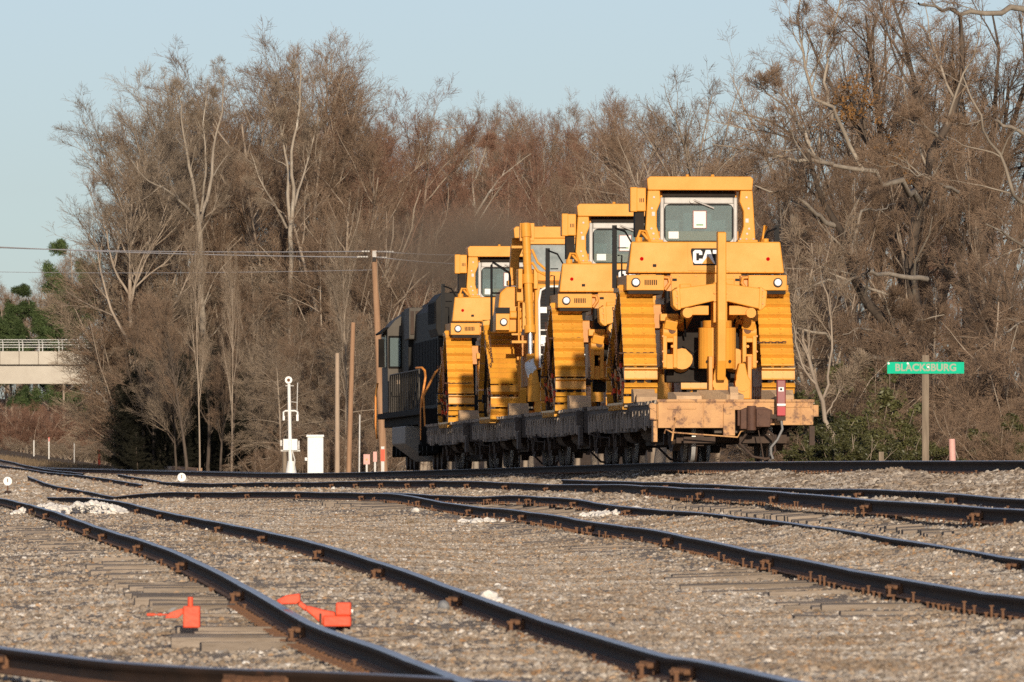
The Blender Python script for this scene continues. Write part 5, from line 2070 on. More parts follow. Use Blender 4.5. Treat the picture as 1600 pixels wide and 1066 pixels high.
# --- utility pole and wires
DP = 385.0
s = F / DP
q = at(601, DP, -.3)
r = empty('utility_pole', q)
tag(r, 'brown leaning utility pole with insulators beside the locomotive', 'utility pole')
zz = lambda row: ZC + (YH - row) / s - q.z
xx = lambda px: (px - 601) / s
b = MB(); b.cone((0, 0, 0), (xx(584.5), 0, zz(391)), .165, .12, 12); b.build('pole', M['pole'], r)
b = MB()
b.box(xx(582), xx(588), -.18, .12, zz(402), zz(392))
b.build('pole_top_bracket', M['white_dull'], r)
b = MB()
b.box(xx(582), xx(588), -.2, .13, zz(409), zz(402)); b.build('pole_band', M['black'], r)
ins = []
for a, c, row in ((566, 577, 393), (591, 614, 393.5), (559, 572, 401.5), (589, 604, 402.5)):
    for px in np.arange(a, c, 4.2):
        b = MB(); b.cyl((xx(px), -.1, zz(row)), (xx(px + 3.2), -.1, zz(row)), .036, 8); b.build('insulator', M['insulator'], r)
b = MB()
b.tube([(xx(582), -.12, zz(405)), (xx(574), -.1, zz(430)), (xx(564), .0, zz(478))], .016, 6); b.build('guy_wire', M['post_grey'], r)
b = MB()
b.tube([(xx(590), -.12, zz(408)), (xx(606), -.1, zz(440)), (xx(622), .0, zz(470))], .02, 6); b.build('guy_wire', M['post_grey'], r)
b = MB()
b.tube([(xx(589), -.05, zz(410)), (xx(591), -.15, zz(450)), (xx(596), -.18, zz(478))], .014, 6); b.build('down_lead', M['post_grey'], r)


def wire(pts, rad, label, grp='overhead wires on the utility pole'):
    b = MB()
    b.tube(pts, rad, 5)
    o = b.build('overhead_wire', M['wire'])
    tag(o, label, 'wire', grp)


def span(p0, p1, sag, n=24):
    return [p0.lerp(p1, i / n) - Vector((0, 0, sag * 4 * (i / n) * (1 - i / n))) for i in range(n + 1)]


wire(span(W(-60, 385, 470), W(566, 393, DP - .1), .12), .022, 'upper overhead wire running left from the utility pole')
wire(span(W(-60, 383, 455), W(559, 402, DP - .1), .10), .024, 'lower overhead wire running left from the utility pole')
wire(span(W(-60, 424, 470), W(580, 422, DP - .1), .10), .012, 'thin third wire below the pair left of the utility pole')
wire(span(W(588, 393, DP - .1), W(720, 399, 372), .03), .022, 'upper overhead wire running right from the utility pole into the smoke')
wire(span(W(588, 402, DP - .1), W(720, 413, 372), .03), .022, 'lower overhead wire running right from the utility pole into the smoke')

# --- switch stand targets
for px, row, d, lab in ((284, 746, 292, 'round white switch target nearer the centre of the yard'), (12, 752, 288, 'round white switch target at the left edge')):
    s = F / d
    q = at(px, d, -.02)
    r = empty('switch_target', q)
    z = ZC + (YH - row) / s - q.z
    b = MB(); b.cyl((0, 0, 0), (0, 0, z + .1), .022, 8); b.build('target_rod', M['rust'], r)
    b = MB(); b.blob((0, 0, .02), (.14, .2, .13), 4, 2, .12); b.build('stand_base', M['rust_dark'], r)
    b = MB(); b.cyl((0, -.03, z), (0, -.042, z), .132, 24); dk = b.build('target_disc', M['white'], r)
    b = MB(); b.box(-.012, .012, -.055, -.043, z - .03, z + .08); b.build('disc_spindle', M['rust'], dk)
    tag(r, lab, 'switch target', 'round switch targets')

# --- derail and its block
dd_ = 70.5
s = F / dd_
zz = lambda row, q: ZC + (YH - row) / s - q.z
q = at(497, dd_, 0)
r = empty('rail_derail', q)
tag(r, 'bright red cast derail lying against the inside of the nearest left rail', 'derail')
X = lambda px: (px - 497) / s
Z = lambda row: ZC + (YH - row) / s - q.z
b = MB()
b.prism([(X(476), Z(952)), (X(480), Z(946)), (X(496), Z(950)), (X(508), Z(953)), (X(524), Z(956)), (X(524), Z(978)), (X(503), Z(976)), (X(492), Z(966))], -.09, .10, 'y')
b.box(X(505), X(549), -.13, .14, Z(979), Z(962))
b.box(X(525), X(549), -.11, .12, Z(962), Z(941))
b.build('derail_body', M['red_paint'], r, bevel=.012)
b = MB()
b.prism([(X(432), Z(938)), (X(447), Z(930)), (X(469), Z(927)), (X(470), Z(940)), (X(463), Z(944)), (X(440), Z(944))], -.12, .08, 'y')
b.prism([(X(462), Z(938)), (X(470), Z(939)), (X(484), Z(950)), (X(478), Z(956)), (X(466), Z(946))], -.06, .06, 'y')
b.build('derail_wedge', M['red_paint'], r, bevel=.01)
b = MB()
b.box(X(500), X(503), -.135, -.12, Z(976), Z(958))
b.box(X(524), X(547), .15, .2, Z(984), Z(975))
b.build('derail_base', M['rust_dark'], r)
b = MB(); b.box(X(545), X(552), -.05, .0, Z(957), Z(952)); b.build('white_tag', M['white'], r)
q = at(300, dd_, 0)
r = empty('derail_lock_block', q)
tag(r, 'red upright block with knob and lever on the tie ends left of the nearest rail', 'derail block')
X = lambda px: (px - 300) / s
Z = lambda row: ZC + (YH - row) / s - q.z
b = MB(); b.box(X(286.5), X(313), -.08, .08, Z(981), Z(947)); bb = b.build('block_body', M['red_paint'], r, bevel=.01)
b = MB(); b.cyl((X(297.5), 0, Z(947)), (X(297.5), 0, Z(933)), .021, 10); b.build('knob', M['red_paint'], r)
b = MB(); b.prism([(X(257), Z(966)), (X(266), Z(957)), (X(286), Z(950)), (X(287), Z(958)), (X(278), Z(966))], -.05, .04, 'y'); b.build('lever', M['red_paint'], r, bevel=.006)
b = MB(); b.prism([(X(261), Z(957)), (X(268), Z(950)), (X(278), Z(948.5)), (X(268), Z(956))], -.03, .03, 'y'); b.build('lever_pawl', M['grey_rock'], r)
b = MB(); b.cyl((X(230), 0, Z(960.5)), (X(242), 0, Z(960.5)), .011, 8); b.cyl((X(247), 0, Z(960.5)), (X(253), 0, Z(960.5)), .011, 8); b.cyl((X(229), 0, Z(960.5)), (X(262), 0, Z(960.5)), .006, 6); b.build('throw_rod', M['red_paint'], r)


# --- loose rocks and rubbish that can be picked out
def rock(px, row, d, rx, rz, label, m='white_rock', seed=1, ry=None, name='rock', rough=.16):
    s = F / d
    q = at(px, d)
    b = MB()
    b.blob((0, 0, 0), (rx, ry or rx * .9, rz), seed, 2, rough)
    o = b.build(name, M[m])
    o.location = (q.x, q.y, q.z + rz * .55)
    o.rotation_euler = (0, 0, seed * .7)
    tag(o, label, 'rock' if name == 'rock' else 'debris')
    return o


rock(764, 930, 80, .085, .06, 'white lumpy rock just behind the nearest right rail', seed=3)
rock(778, 934, 79, .05, .035, 'smaller white rock touching the lumpy one behind the rail', seed=5)
rock(778, 902, 86, .035, .022, 'small white stone above the lumpy white rock', seed=6)
rock(649, 795, 168, .09, .06, 'pointed white rock lying beside the second track', seed=7)
rock(693, 945, 76.3, .052, .055, 'round blue-grey ball of stone by the inside of the nearest right rail', 'grey_rock', 8, rough=.03)
rock(912, 916, 82, .03, .018, 'small white stone in the gravel right of centre', seed=9)
rock(877, 926, 80, .032, .018, 'pale flat stone in the gravel below centre', seed=10)
rock(450, 1008, 62, .022, .014, 'tiny bright white stone near the bottom left joint', seed=12)
rock(385, 1002, 63, .03, .018, 'white pebble right of the red block', seed=13)
rock(352, 998, 63.5, .05, .025, 'tan flattened stone below the red block', 'stone_tan', 14) if False else None
b = MB(); b.box(-.011, .011, -.011, .011, 0, .055); b.cyl((0, 0, .055), (0, 0, .075), .006, 6)
o = b.build('bottle', mat('green_glass_bit', (.05, .28, .14), None, rough=.3)); q = at(592, 90.5); o.location = q; o.rotation_euler = (.2, .15, 0)
o.scale = (2.2, 2.2, 1.9)
tag(o, 'small green bottle standing beside a joint of the nearest right rail', 'bottle')
b = MB(); b.box(-.07, .07, -.012, .012, 0, .012); b.box(.05, .09, -.02, .02, 0, .02)
o = b.build('rusty_bolt', M['rust']); q = at(265, 61); o.location = q + Vector((0, 0, .02)); o.rotation_euler = (0, -.25, .5)
tag(o, 'rusty bar lying in the dirt at the bottom left', 'debris')


def pile(cx, d, wx, h, n, label, seed):
    rg = random.Random(seed)
    b = MB()
    q = at(cx, d)
    for k in range(n):
        t = rg.uniform(-1, 1)
        x = t * wx
        y = rg.uniform(-1.6, 1.6)
        r_ = rg.uniform(.03, .085)
        zz_ = gz(q.x + x, q.y + y) - q.z + rg.random() * h * (1 - t * t)
        b.blob((x, y, zz_), (r_, r_, r_ * .75), k + seed, 1, .25)
    o = b.build('white_gravel', M['white_rock'])
    o.location = q
    tag(o, label, kind='stuff')


pile(140, 176, .66, .20, 420, 'heap of white crushed stone between the rails at left', 1)
pile(72, 186, .60, .13, 260, 'heap of white crushed stone against the left rail', 2)
pile(958, 146, .45, .03, 60, 'scatter of white stone beside the second track', 3)
pile(770, 150, .5, .015, 45, 'thin scatter of white stone on the tie ends', 4)

# --- timber crossing panel on the main line
p0, p1 = W(206, 735, 440), W(312, 735.5, 405)
b = MB()
dirv = (p1 - p0).normalized()
for k in range(3):
    q = p0 + Vector((0, -k * .4 + .2, 0)) * 1.0
cr = empty('crossing_panel', p0)
b.tube([(0, 0, .02), tuple((p1 - p0) * .62 + Vector((0, 0, .08)))], .16, 4)
b.build('plank', M['plank'], cr)
b = MB(); b.tube([tuple((p1 - p0) * .64 + Vector((0, 0, .08))), tuple((p1 - p0) + Vector((0, 0, .0)))], .15, 4)
b.build('plank', M['pole'], cr)
tag(cr, 'low timber crossing planks beside the main line at left', 'crossing')

# --- road bridge
DB = 800.0
s = F / DB
zz = lambda row: ZC + (YH - row) / s
xx = lambda px: (px - 800) / s
br = empty('road_bridge', (xx(60), DB, 0))
tag(br, 'pale concrete road bridge with railing crossing the track at far left', 'bridge')
ox = xx(60)
x0, x1 = xx(-900) - ox, xx(190) - ox
b = MB(); b.box(x0, x1, 0, .5, zz(600), zz(572)); b.box(x0, x1, .5, 9, zz(590), zz(575)); b.build('girder', M['concrete'], br, bevel=.03)
b = MB(); b.box(x0, x1, -.12, .3, zz(572) + .12, zz(549)); pp = b.build('parapet', M['concrete'], br, bevel=.03)
b = MB(); b.box(x0, x1, -.02, .0, zz(572), zz(572) + .12); b.build('shadow_joint', M['dark_gap'], pp)  # near-black strip paints the shadow line between girder and parapet
b = MB()
for px in np.arange(-900, 190, 30.0):
    b.box(xx(px) - ox - .02, xx(px) - ox + .02, -.135, -.121, zz(572) + .12, zz(549))
b.build('panel_joint', M['rust_dark'], pp)
b = MB(); b.box(x0, x1, 8.7, 9.1, zz(572), zz(549)); b.build('far_parapet', M['concrete'], br)
b = MB(); b.box(x1 - 1.5, x1 + 3, -.5, 9.5, 0, zz(600)); b.build('abutment', M['concrete'], br)
for px in (-420, -860):
    b = MB(); b.box(xx(px) - ox - .6, xx(px) - ox + .6, 1, 8, 0, zz(600)); b.build('pier', M['concrete'], br)
for row in (531, 535, 539, 543):
    b = MB(); b.tube([(x0, .1, zz(row)), (x1, .1, zz(row))], .035, 6); b.build('handrail', M['galv'], br)
for px in np.arange(-280, 190, 31.0):
    for dx in (0, 5.5):
        b = MB()
        b.tube([(xx(px + dx) - ox, .1, zz(549)), (xx(px + dx) - ox, .1, zz(538)), (xx(px + dx - 1.0) - ox, .0, zz(531))], .05, 6)
        b.build('railing_post', M['galv'], br)
# ------------------------------------------------------------------ trees
def tubes_np(P, R, S):
    """P (N,K,3), R (N,K) -> verts, quads"""
    N, K, _ = P.shape
    T = np.gradient(P, axis=1)
    T /= np.linalg.norm(T, axis=2, keepdims=True) + 1e-9
    ref = np.where(np.abs(T[:, :1, 2:3]) > .9, np.array([[[1., 0, 0]]]), np.array([[[0, 0, 1.]]]))
    A = np.cross(T, np.broadcast_to(ref, T.shape))
    A /= np.linalg.norm(A, axis=2, keepdims=True) + 1e-9
    B = np.cross(T, A)
    ang = np.arange(S) * 2 * np.pi / S
    V = P[:, :, None, :] + R[:, :, None, None] * (np.cos(ang)[None, None, :, None] * A[:, :, None, :] + np.sin(ang)[None, None, :, None] * B[:, :, None, :])
    base = (np.arange(N)[:, None, None] * K + np.arange(K - 1)[None, :, None]) * S
    k = np.arange(S)[None, None, :]
    k2 = (k + 1) % S
    Fq = np.stack([base + k, base + k2, base + S + k2, base + S + k], -1).reshape(-1, 4)
    return V.reshape(-1, 3), Fq


def sprout(rg, P, R, n, t0, t1, ang, av, lf, up, wig, K, rf, lvar=.3, taper=.25, up2=0.0, lmin=.0, flat=0.0):
    N, Kp, _ = P.shape
    idx = np.repeat(np.arange(N), n)
    t = rg.uniform(t0, t1, len(idx))
    f = t * (Kp - 1)
    i = np.minimum(f.astype(int), Kp - 2)
    fr = (f - i)[:, None]
    base = P[idx, i] * (1 - fr) + P[idx, i + 1] * fr
    tg = P[idx, i + 1] - P[idx, i]
    tg /= np.linalg.norm(tg, axis=1, keepdims=True) + 1e-9
    pr = R[idx, i] * (1 - fr[:, 0]) + R[idx, i + 1] * fr[:, 0]
    L0 = np.linalg.norm(np.diff(P, axis=1), axis=2).sum(1)[idx]
    q = rg.normal(size=(len(idx), 3))
    q -= tg * (q * tg).sum(1, keepdims=True)
    q /= np.linalg.norm(q, axis=1, keepdims=True) + 1e-9
    a = (ang + av * rg.normal(size=len(idx)))[:, None]
    d = tg * np.cos(a) + q * np.sin(a)
    d[:, 2] += up
    d /= np.linalg.norm(d, axis=1, keepdims=True)
    L = np.maximum(L0 * lf * (1 - .55 * t) * rg.uniform(1 - lvar, 1 + lvar, len(idx)), lmin)
    r0 = np.minimum(pr * .72, L * rf)
    pts = np.zeros((len(idx), K, 3))
    pts[:, 0] = base
    for k in range(1, K):
        pts[:, k] = pts[:, k - 1] + d * (L / (K - 1))[:, None]
        d = d + wig * rg.normal(size=d.shape) + np.array([0, 0, up2])
        d /= np.linalg.norm(d, axis=1, keepdims=True)
    rad = r0[:, None] * np.linspace(1, taper, K)[None]
    return pts, rad


def limb(rg, p0, d, L, r, K=9, wig=.08, up=.03, taper=.35):
    pts = np.zeros((1, K, 3))
    pts[0, 0] = p0
    d = np.array(d, float)
    d /= np.linalg.norm(d)
    for k in range(1, K):
        pts[0, k] = pts[0, k - 1] + d * L / (K - 1)
        d = d + wig * rg.normal(size=3) + np.array([0, 0, up])
        d /= np.linalg.norm(d)
    return pts, (r * np.linspace(1, taper, K))[None]


def resample_limb(pts, r0, r1, K=10, rg=None, rough=.03):
    P = np.array([tuple(p) for p in catmull([Vector(p) for p in pts], .12)])
    t = np.linspace(0, len(P) - 1, K).astype(int)
    Q = P[t]
    if rg is not None:
        L = np.linalg.norm(Q[-1] - Q[0])
        Q[1:-1] += rg.normal(size=Q[1:-1].shape) * rough * L / K * 3
    return Q[None], np.linspace(r0, r1, K)[None]


def pack(levels):
    vs, fs, b = [], [], 0
    for P, R, S in levels:
        v, f = tubes_np(P, R, S)
        vs.append(v); fs.append(f + b); b += len(v)
    return np.concatenate(vs), np.concatenate(fs)


def bark_mat(name, c1, c2, rand=.12, c3=None):
    return mat(name, c1, c2, 1.6, .9, stretch=(2.2, 2.2, .5), rand=rand, c3=c3, c3at=.6, c3scale=.8, spec=.2)


B_GREY = bark_mat('grey_brown_bark', (.24, .185, .138), (.38, .31, .24))
B_PALE = bark_mat('pale_sycamore_bark', (.37, .315, .25), (.24, .195, .15), c3=(.47, .42, .35))
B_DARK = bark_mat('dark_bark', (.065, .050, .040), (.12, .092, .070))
T_BROWN = mat('brown_twigs', (.205, .138, .092), (.27, .188, .130), .25, .95, rand=.2, spec=.1)
T_RED = mat('reddish_twigs', (.230, .126, .086), (.285, .168, .116), .25, .95, rand=.18, spec=.1)
T_GREY = mat('grey_twigs', (.240, .180, .128), (.31, .245, .182), .25, .95, rand=.18, spec=.1)
LEAF_G = mat('evergreen_leaves', (.048, .052, .018), (.100, .096, .034), 1.2, .5, rand=.25, spec=.4)
NEEDLE = mat('pine_needles', (.045, .072, .026), (.085, .115, .040), .8, .7, rand=.2, spec=.2)
CEDAR_SHADE = mat('shade_dark_cedar_foliage', (.016, .016, .011), (.030, .028, .018), .8, .8, rand=.2, spec=.1)  # foliage kept near-black: the deep shade of the wood is put into its colour
LEAF_O = mat('rusty_dead_leaves', (.17, .085, .03), (.24, .125, .045), 1.5, .8, rand=.2, spec=.1)
LITTER = mat('dry_grass', (.19, .135, .085), (.27, .20, .13), .8, .95, rand=.15, spec=.1)


def proto(seed, H, kind):
    """bare tree of height H at the origin -> (trunk mesh, crown mesh)"""
    rg = np.random.default_rng(seed)
    big, small = [], []
    if kind == 'tall':            # upswept forest tree
        P, R = limb(rg, (0, 0, -.3), (rg.normal() * .05, rg.normal() * .05, 1), H * .86, H * .0105, 11, .05, .04, .18)
        a = sprout(rg, P, R, 18, .28, .97, .60, .14, .44, .28, .09, 9, .015, up2=.07)
        b = sprout(rg, *a, 8, .18, .98, .52, .18, .58, .22, .11, 6, .013, up2=.05)
        c = sprout(rg, *b, 8, .15, 1, .58, .25, .62, .16, .18, 4, .008)
        d = sprout(rg, *c, 8, .1, 1, .65, .3, .70, .12, .22, 3, .005, lmin=.35)
        big += [(P, R, 8), (*a, 6), (*b, 4)]
        small += [(*c, 3), (d[0], np.maximum(d[1], .0045), 3)]
    elif kind == 'broad':         # forked, wide crown
        P, R = limb(rg, (0, 0, -.3), (rg.normal() * .08, rg.normal() * .08, 1), H * .34, H * .017, 7, .05, .02, .7)
        a = sprout(rg, P, R, 6, .70, 1, .55, .15, 2.9, .25, .09, 10, .014, taper=.2, lvar=.15, up2=.03)
        b = sprout(rg, *a, 8, .2, .98, .68, .2, .44, .10, .12, 7, .014)
        c = sprout(rg, *b, 7, .15, 1, .6, .22, .48, .10, .14, 4, .013)
        d = sprout(rg, *c, 6, .1, 1, .6, .25, .52, .08, .15, 3, .011, lmin=.3)
        e = sprout(rg, *d, 5, .1, 1, .6, .25, .6, .06, .15, 3, .009, lmin=.3)
        big += [(P, R, 9), (*a, 7), (*b, 5)]
        small += [(*c, 3), (*d, 3), (e[0], np.maximum(e[1], .0045), 3)]
    elif kind == 'fine':          # dense fine reddish crown
        P, R = limb(rg, (0, 0, -.3), (rg.normal() * .05, 0, 1), H * .82, H * .009, 10, .05, .04, .2)
        a = sprout(rg, P, R, 22, .10, .96, .72, .16, .42, .30, .10, 8, .012, up2=.09)
        b = sprout(rg, *a, 8, .15, .98, .52, .2, .58, .26, .12, 5, .011, up2=.05)
        c = sprout(rg, *b, 7, .12, 1, .58, .25, .62, .18, .18, 4, .008)
        d = sprout(rg, *c, 8, .1, 1, .62, .3, .70, .14, .22, 3, .005, lmin=.35)
        big += [(P, R, 7), (*a, 5)]
        small += [(*b, 3), (*c, 3), (d[0], np.maximum(d[1], .0045), 3)]
    elif kind == 'open':          # sparse arching crown, sky showing through
        P, R = limb(rg, (0, 0, -.3), (rg.normal() * .08, 0, 1), H * .62, H * .012, 10, .06, .03, .3)
        a = sprout(rg, P, R, 12, .35, 1.0, .55, .14, .80, .22, .08, 10, .011, up2=.035, taper=.15)
        b = sprout(rg, *a, 8, .18, .98, .55, .2, .50, .12, .12, 7, .011, up2=.03)
        c = sprout(rg, *b, 6, .2, 1, .6, .25, .55, .10, .18, 4, .009)
        d = sprout(rg, *c, 5, .15, 1, .65, .3, .62, .06, .22, 3, .007, lmin=.3)
        big += [(P, R, 8), (*a, 6), (*b, 4)]
        small += [(*c, 3), (d[0], np.maximum(d[1], .0045), 3)]
    elif kind == 'under':         # understorey: several leaning stems, dense to the ground
        n = 5
        P = np.zeros((n, 8, 3)); R = np.zeros((n, 8))
        for k in range(n):
            p, r = limb(rg, (rg.normal() * .7, rg.normal() * .7, -.2), (rg.normal() * .22, rg.normal() * .22, 1), H * rg.uniform(.65, .95), H * .007, 8, .07, .02, .2)
            P[k], R[k] = p[0], r[0]
        a = sprout(rg, P, R, 16, .08, .97, .8, .2, .34, .15, .12, 6, .010)
        b = sprout(rg, *a, 8, .12, 1, .6, .25, .55, .1, .14, 4, .010)
        d = sprout(rg, *b, 13, .05, 1, .55, .25, .65, .08, .15, 3, .006, lmin=.3)
        big += [(P, R, 6), (*a, 3)]
        small += [(*b, 3), (d[0], np.maximum(d[1], .004), 3)]
    elif kind == 'shrub':         # many stems from the ground
        n = 12
        P = np.zeros((n, 7, 3)); R = np.zeros((n, 7))
        for k in range(n):
            p, r = limb(rg, (rg.normal() * .35 * H / 4, rg.normal() * .35 * H / 4, -.2), (rg.normal() * .45, rg.normal() * .45, 1), H * rg.uniform(.6, 1.0), H * .007, 7, .12, .0, .25)
            P[k], R[k] = p[0], r[0]
        b = sprout(rg, P, R, 10, .12, .98, .75, .25, .42, .05, .16, 5, .012)
        c = sprout(rg, *b, 7, .1, 1, .7, .25, .5, .03, .18, 4, .011)
        d = sprout(rg, *c, 8, .05, 1, .7, .3, .6, .0, .18, 3, .009, lmin=.22)
        big += [(P, R, 5)]
        small += [(*b, 3), (*c, 3), (d[0], np.maximum(d[1], .0035), 3)]
    elif kind == 'droop':         # drooping brush with sweeping side limbs
        P, R = limb(rg, (0, 0, -.2), (0, 0, 1), H * .9, H * .011, 10, .04, .03, .25)
        a = sprout(rg, P, R, 30, .10, .97, 1.25, .2, .48, .10, .08, 8, .010, up2=-.05)
        b = sprout(rg, *a, 9, .2, 1, .6, .2, .42, -.05, .10, 5, .012, up2=-.04)
        c = sprout(rg, *b, 8, .1, 1, .5, .2, .55, -.05, .12, 4, .010)
        d = sprout(rg, *c, 5, .1, 1, .5, .2, .6, -.06, .12, 3, .009, lmin=.25)
        big += [(P, R, 7), (*a, 4)]
        small += [(*b, 3), (*c, 3), (d[0], np.maximum(d[1], .004), 3)]
    v, f = pack(big)
    tm = np_mesh('trunk', v, f, smooth=True)
    v, f = pack(small)
    cm = np_mesh('crown', v, f)
    return tm, cm


def leaf_cloud(seed, centres, rad, n, size, name, aspect=2.2, droop=0.0):
    rg = np.random.default_rng(seed)
    c = np.asarray(centres)
    i = rg.integers(0, len(c), n)
    u = rg.normal(size=(n, 3))
    u /= np.linalg.norm(u, axis=1, keepdims=True)
    p = c[i] + u * (rad * rg.uniform(.15, 1, n) ** .6)[:, None] * np.array([1, 1, .75])
    a = rg.normal(size=(n, 3)); a[:, 2] -= droop
    a /= np.linalg.norm(a, axis=1, keepdims=True)
    b = np.cross(a, rg.normal(size=(n, 3)))
    b /= np.linalg.norm(b, axis=1, keepdims=True)
    s = size * rg.uniform(.6, 1.3, n)[:, None]
    w = s / aspect
    nrm = np.cross(a, b) * s * .12
    v = np.stack([p - a * s, p + b * w + nrm, p + a * s, p - b * w + nrm], 1).reshape(-1, 3)
    f = np.arange(n * 4).reshape(-1, 4)
    return np_mesh(name, v, f)


PROTO = {}
for k, (seed, H, kind) in {'tall1': (1, 20, 'tall'), 'tall2': (2, 20, 'tall'), 'fine1': (3, 20, 'fine'), 'fine2': (4, 20, 'fine'), 'broad1': (5, 18, 'broad'), 'broad2': (6, 18, 'broad'),
                           'shrub1': (7, 4, 'shrub'), 'shrub2': (8, 4, 'shrub'), 'droop1': (9, 9, 'droop'), 'droop2': (10, 9, 'droop'), 'under1': (11, 9, 'under'), 'under2': (12, 9, 'under'), 'open1': (13, 20, 'open'), 'open2': (14, 20, 'open')}.items():
    PROTO[k] = (H, *proto(seed, H, kind))


def evergreen_shrub(seed):
    rg = np.random.default_rng(seed)
    n = 9
    P = np.zeros((n, 7, 3)); R = np.zeros((n, 7))
    for k in range(n):
        p, r = limb(rg, (rg.normal() * .2, rg.normal() * .2, -.1), (rg.normal() * .4, rg.normal() * .4, 1), rg.uniform(1.7, 2.7), .022, 7, .1, .0, .3)
        P[k], R[k] = p[0], r[0]
    b = sprout(rg, P, R, 6, .15, 1, .8, .25, .42, .05, .16, 5, .012)
    v, f = pack([(P, R, 5), (*b, 3)])
    tm = np_mesh('trunk', v, f, smooth=True)
    cen = b[0][:, 2:, :].reshape(-1, 3)
    return tm, leaf_cloud(seed, cen, .16, 7000, .055, 'crown')


def pine(seed, H=14):
    rg = np.random.default_rng(seed)
    P, R = limb(rg, (0, 0, -.3), (0, 0, 1), H, H * .011, 10, .03, .05, .2)
    a = sprout(rg, P, R, 34, .25, 1.0, 1.2, .2, .27, .15, .10, 6, .012, lmin=.8)
    b = sprout(rg, *a, 6, .35, 1, .7, .2, .38, .15, .12, 4, .012)
    v, f = pack([(P, R, 7), (*a, 4), (*b, 3)])
    tm = np_mesh('trunk', v, f, smooth=True)
    cen = b[0][:, 1:, :].reshape(-1, 3)
    return tm, leaf_cloud(seed, cen, .42, 34000, .14, 'crown', 6.0)


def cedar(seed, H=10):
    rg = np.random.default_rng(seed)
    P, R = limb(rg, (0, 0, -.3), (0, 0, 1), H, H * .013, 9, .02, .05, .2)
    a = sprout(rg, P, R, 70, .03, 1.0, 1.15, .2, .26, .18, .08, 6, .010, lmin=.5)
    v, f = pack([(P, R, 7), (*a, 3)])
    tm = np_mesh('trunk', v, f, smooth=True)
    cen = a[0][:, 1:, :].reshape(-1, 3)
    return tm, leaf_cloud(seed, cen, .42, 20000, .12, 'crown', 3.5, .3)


PROTO['green1'] = (2.4, *evergreen_shrub(21))
PROTO['green2'] = (2.4, *evergreen_shrub(22))
PROTO['pine'] = (14, *pine(31))
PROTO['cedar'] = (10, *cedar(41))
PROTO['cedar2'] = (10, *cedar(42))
ORD = ('first second third fourth fifth sixth seventh eighth ninth tenth eleventh twelfth thirteenth fourteenth fifteenth sixteenth seventeenth eighteenth nineteenth twentieth '
       'twenty-first twenty-second twenty-third twenty-fourth twenty-fifth twenty-sixth twenty-seventh twenty-eighth twenty-ninth thirtieth thirty-first thirty-second thirty-third '
       'thirty-fourth thirty-fifth thirty-sixth thirty-seventh thirty-eighth thirty-ninth fortieth').split()


def number_labels():
    """trees that share a label are told apart by their order from the left"""
    by = {}
    for o in COL.objects:
        if o.parent is None and o.get('category') in ('tree', 'brush', 'shrub') and o.get('group'):
            by.setdefault(o['label'], []).append(o)
    for lab, os_ in by.items():
        if len(os_) < 2: continue
        os_.sort(key=lambda o: o.location.x / o.location.y)
        for k, o in enumerate(os_):
            w = 'leftmost' if k == 0 else 'rightmost' if k == len(os_) - 1 else ORD[k] + ' from left'
            o['label'] = f'{w}: {lab}'


def tree(key, px, d, H, bark, twig, label, group, cat='tree', name='bare_tree', rz=None, sx=1.0, lean=(0, 0), dz=0.0):
    h0, tm, cm = PROTO[key]
    q = at(px, d, dz)
    r = empty(name, q, random.uniform(0, 6.28) if rz is None else rz)
    k = H / h0
    r.scale = (k * sx, k * sx, k)
    r.rotation_euler = (lean[0], lean[1], r.rotation_euler[2])
    for nm, me, m in (('trunk', tm, bark), ('crown', cm, twig)):
        if len(me.materials) == 0: me.materials.append(m)
        o = bpy.data.objects.new(nm, me)
        o.material_slots[0].link = 'OBJECT'    # copies share the mesh, not the bark
        o.material_slots[0].material = m
        link(o, r)
    tag(r, label, cat, group)
    return r


def top(px, row, d):
    """height a tree at this place needs to reach this row"""
    q = at(px, d)
    return ZC + (YH - row) / F * d - q.z


GW = 'bare trees of the wood left of the train'
LW = 'bare brown tree crowded in the wood behind the signal mast'
rt = random.Random(5)
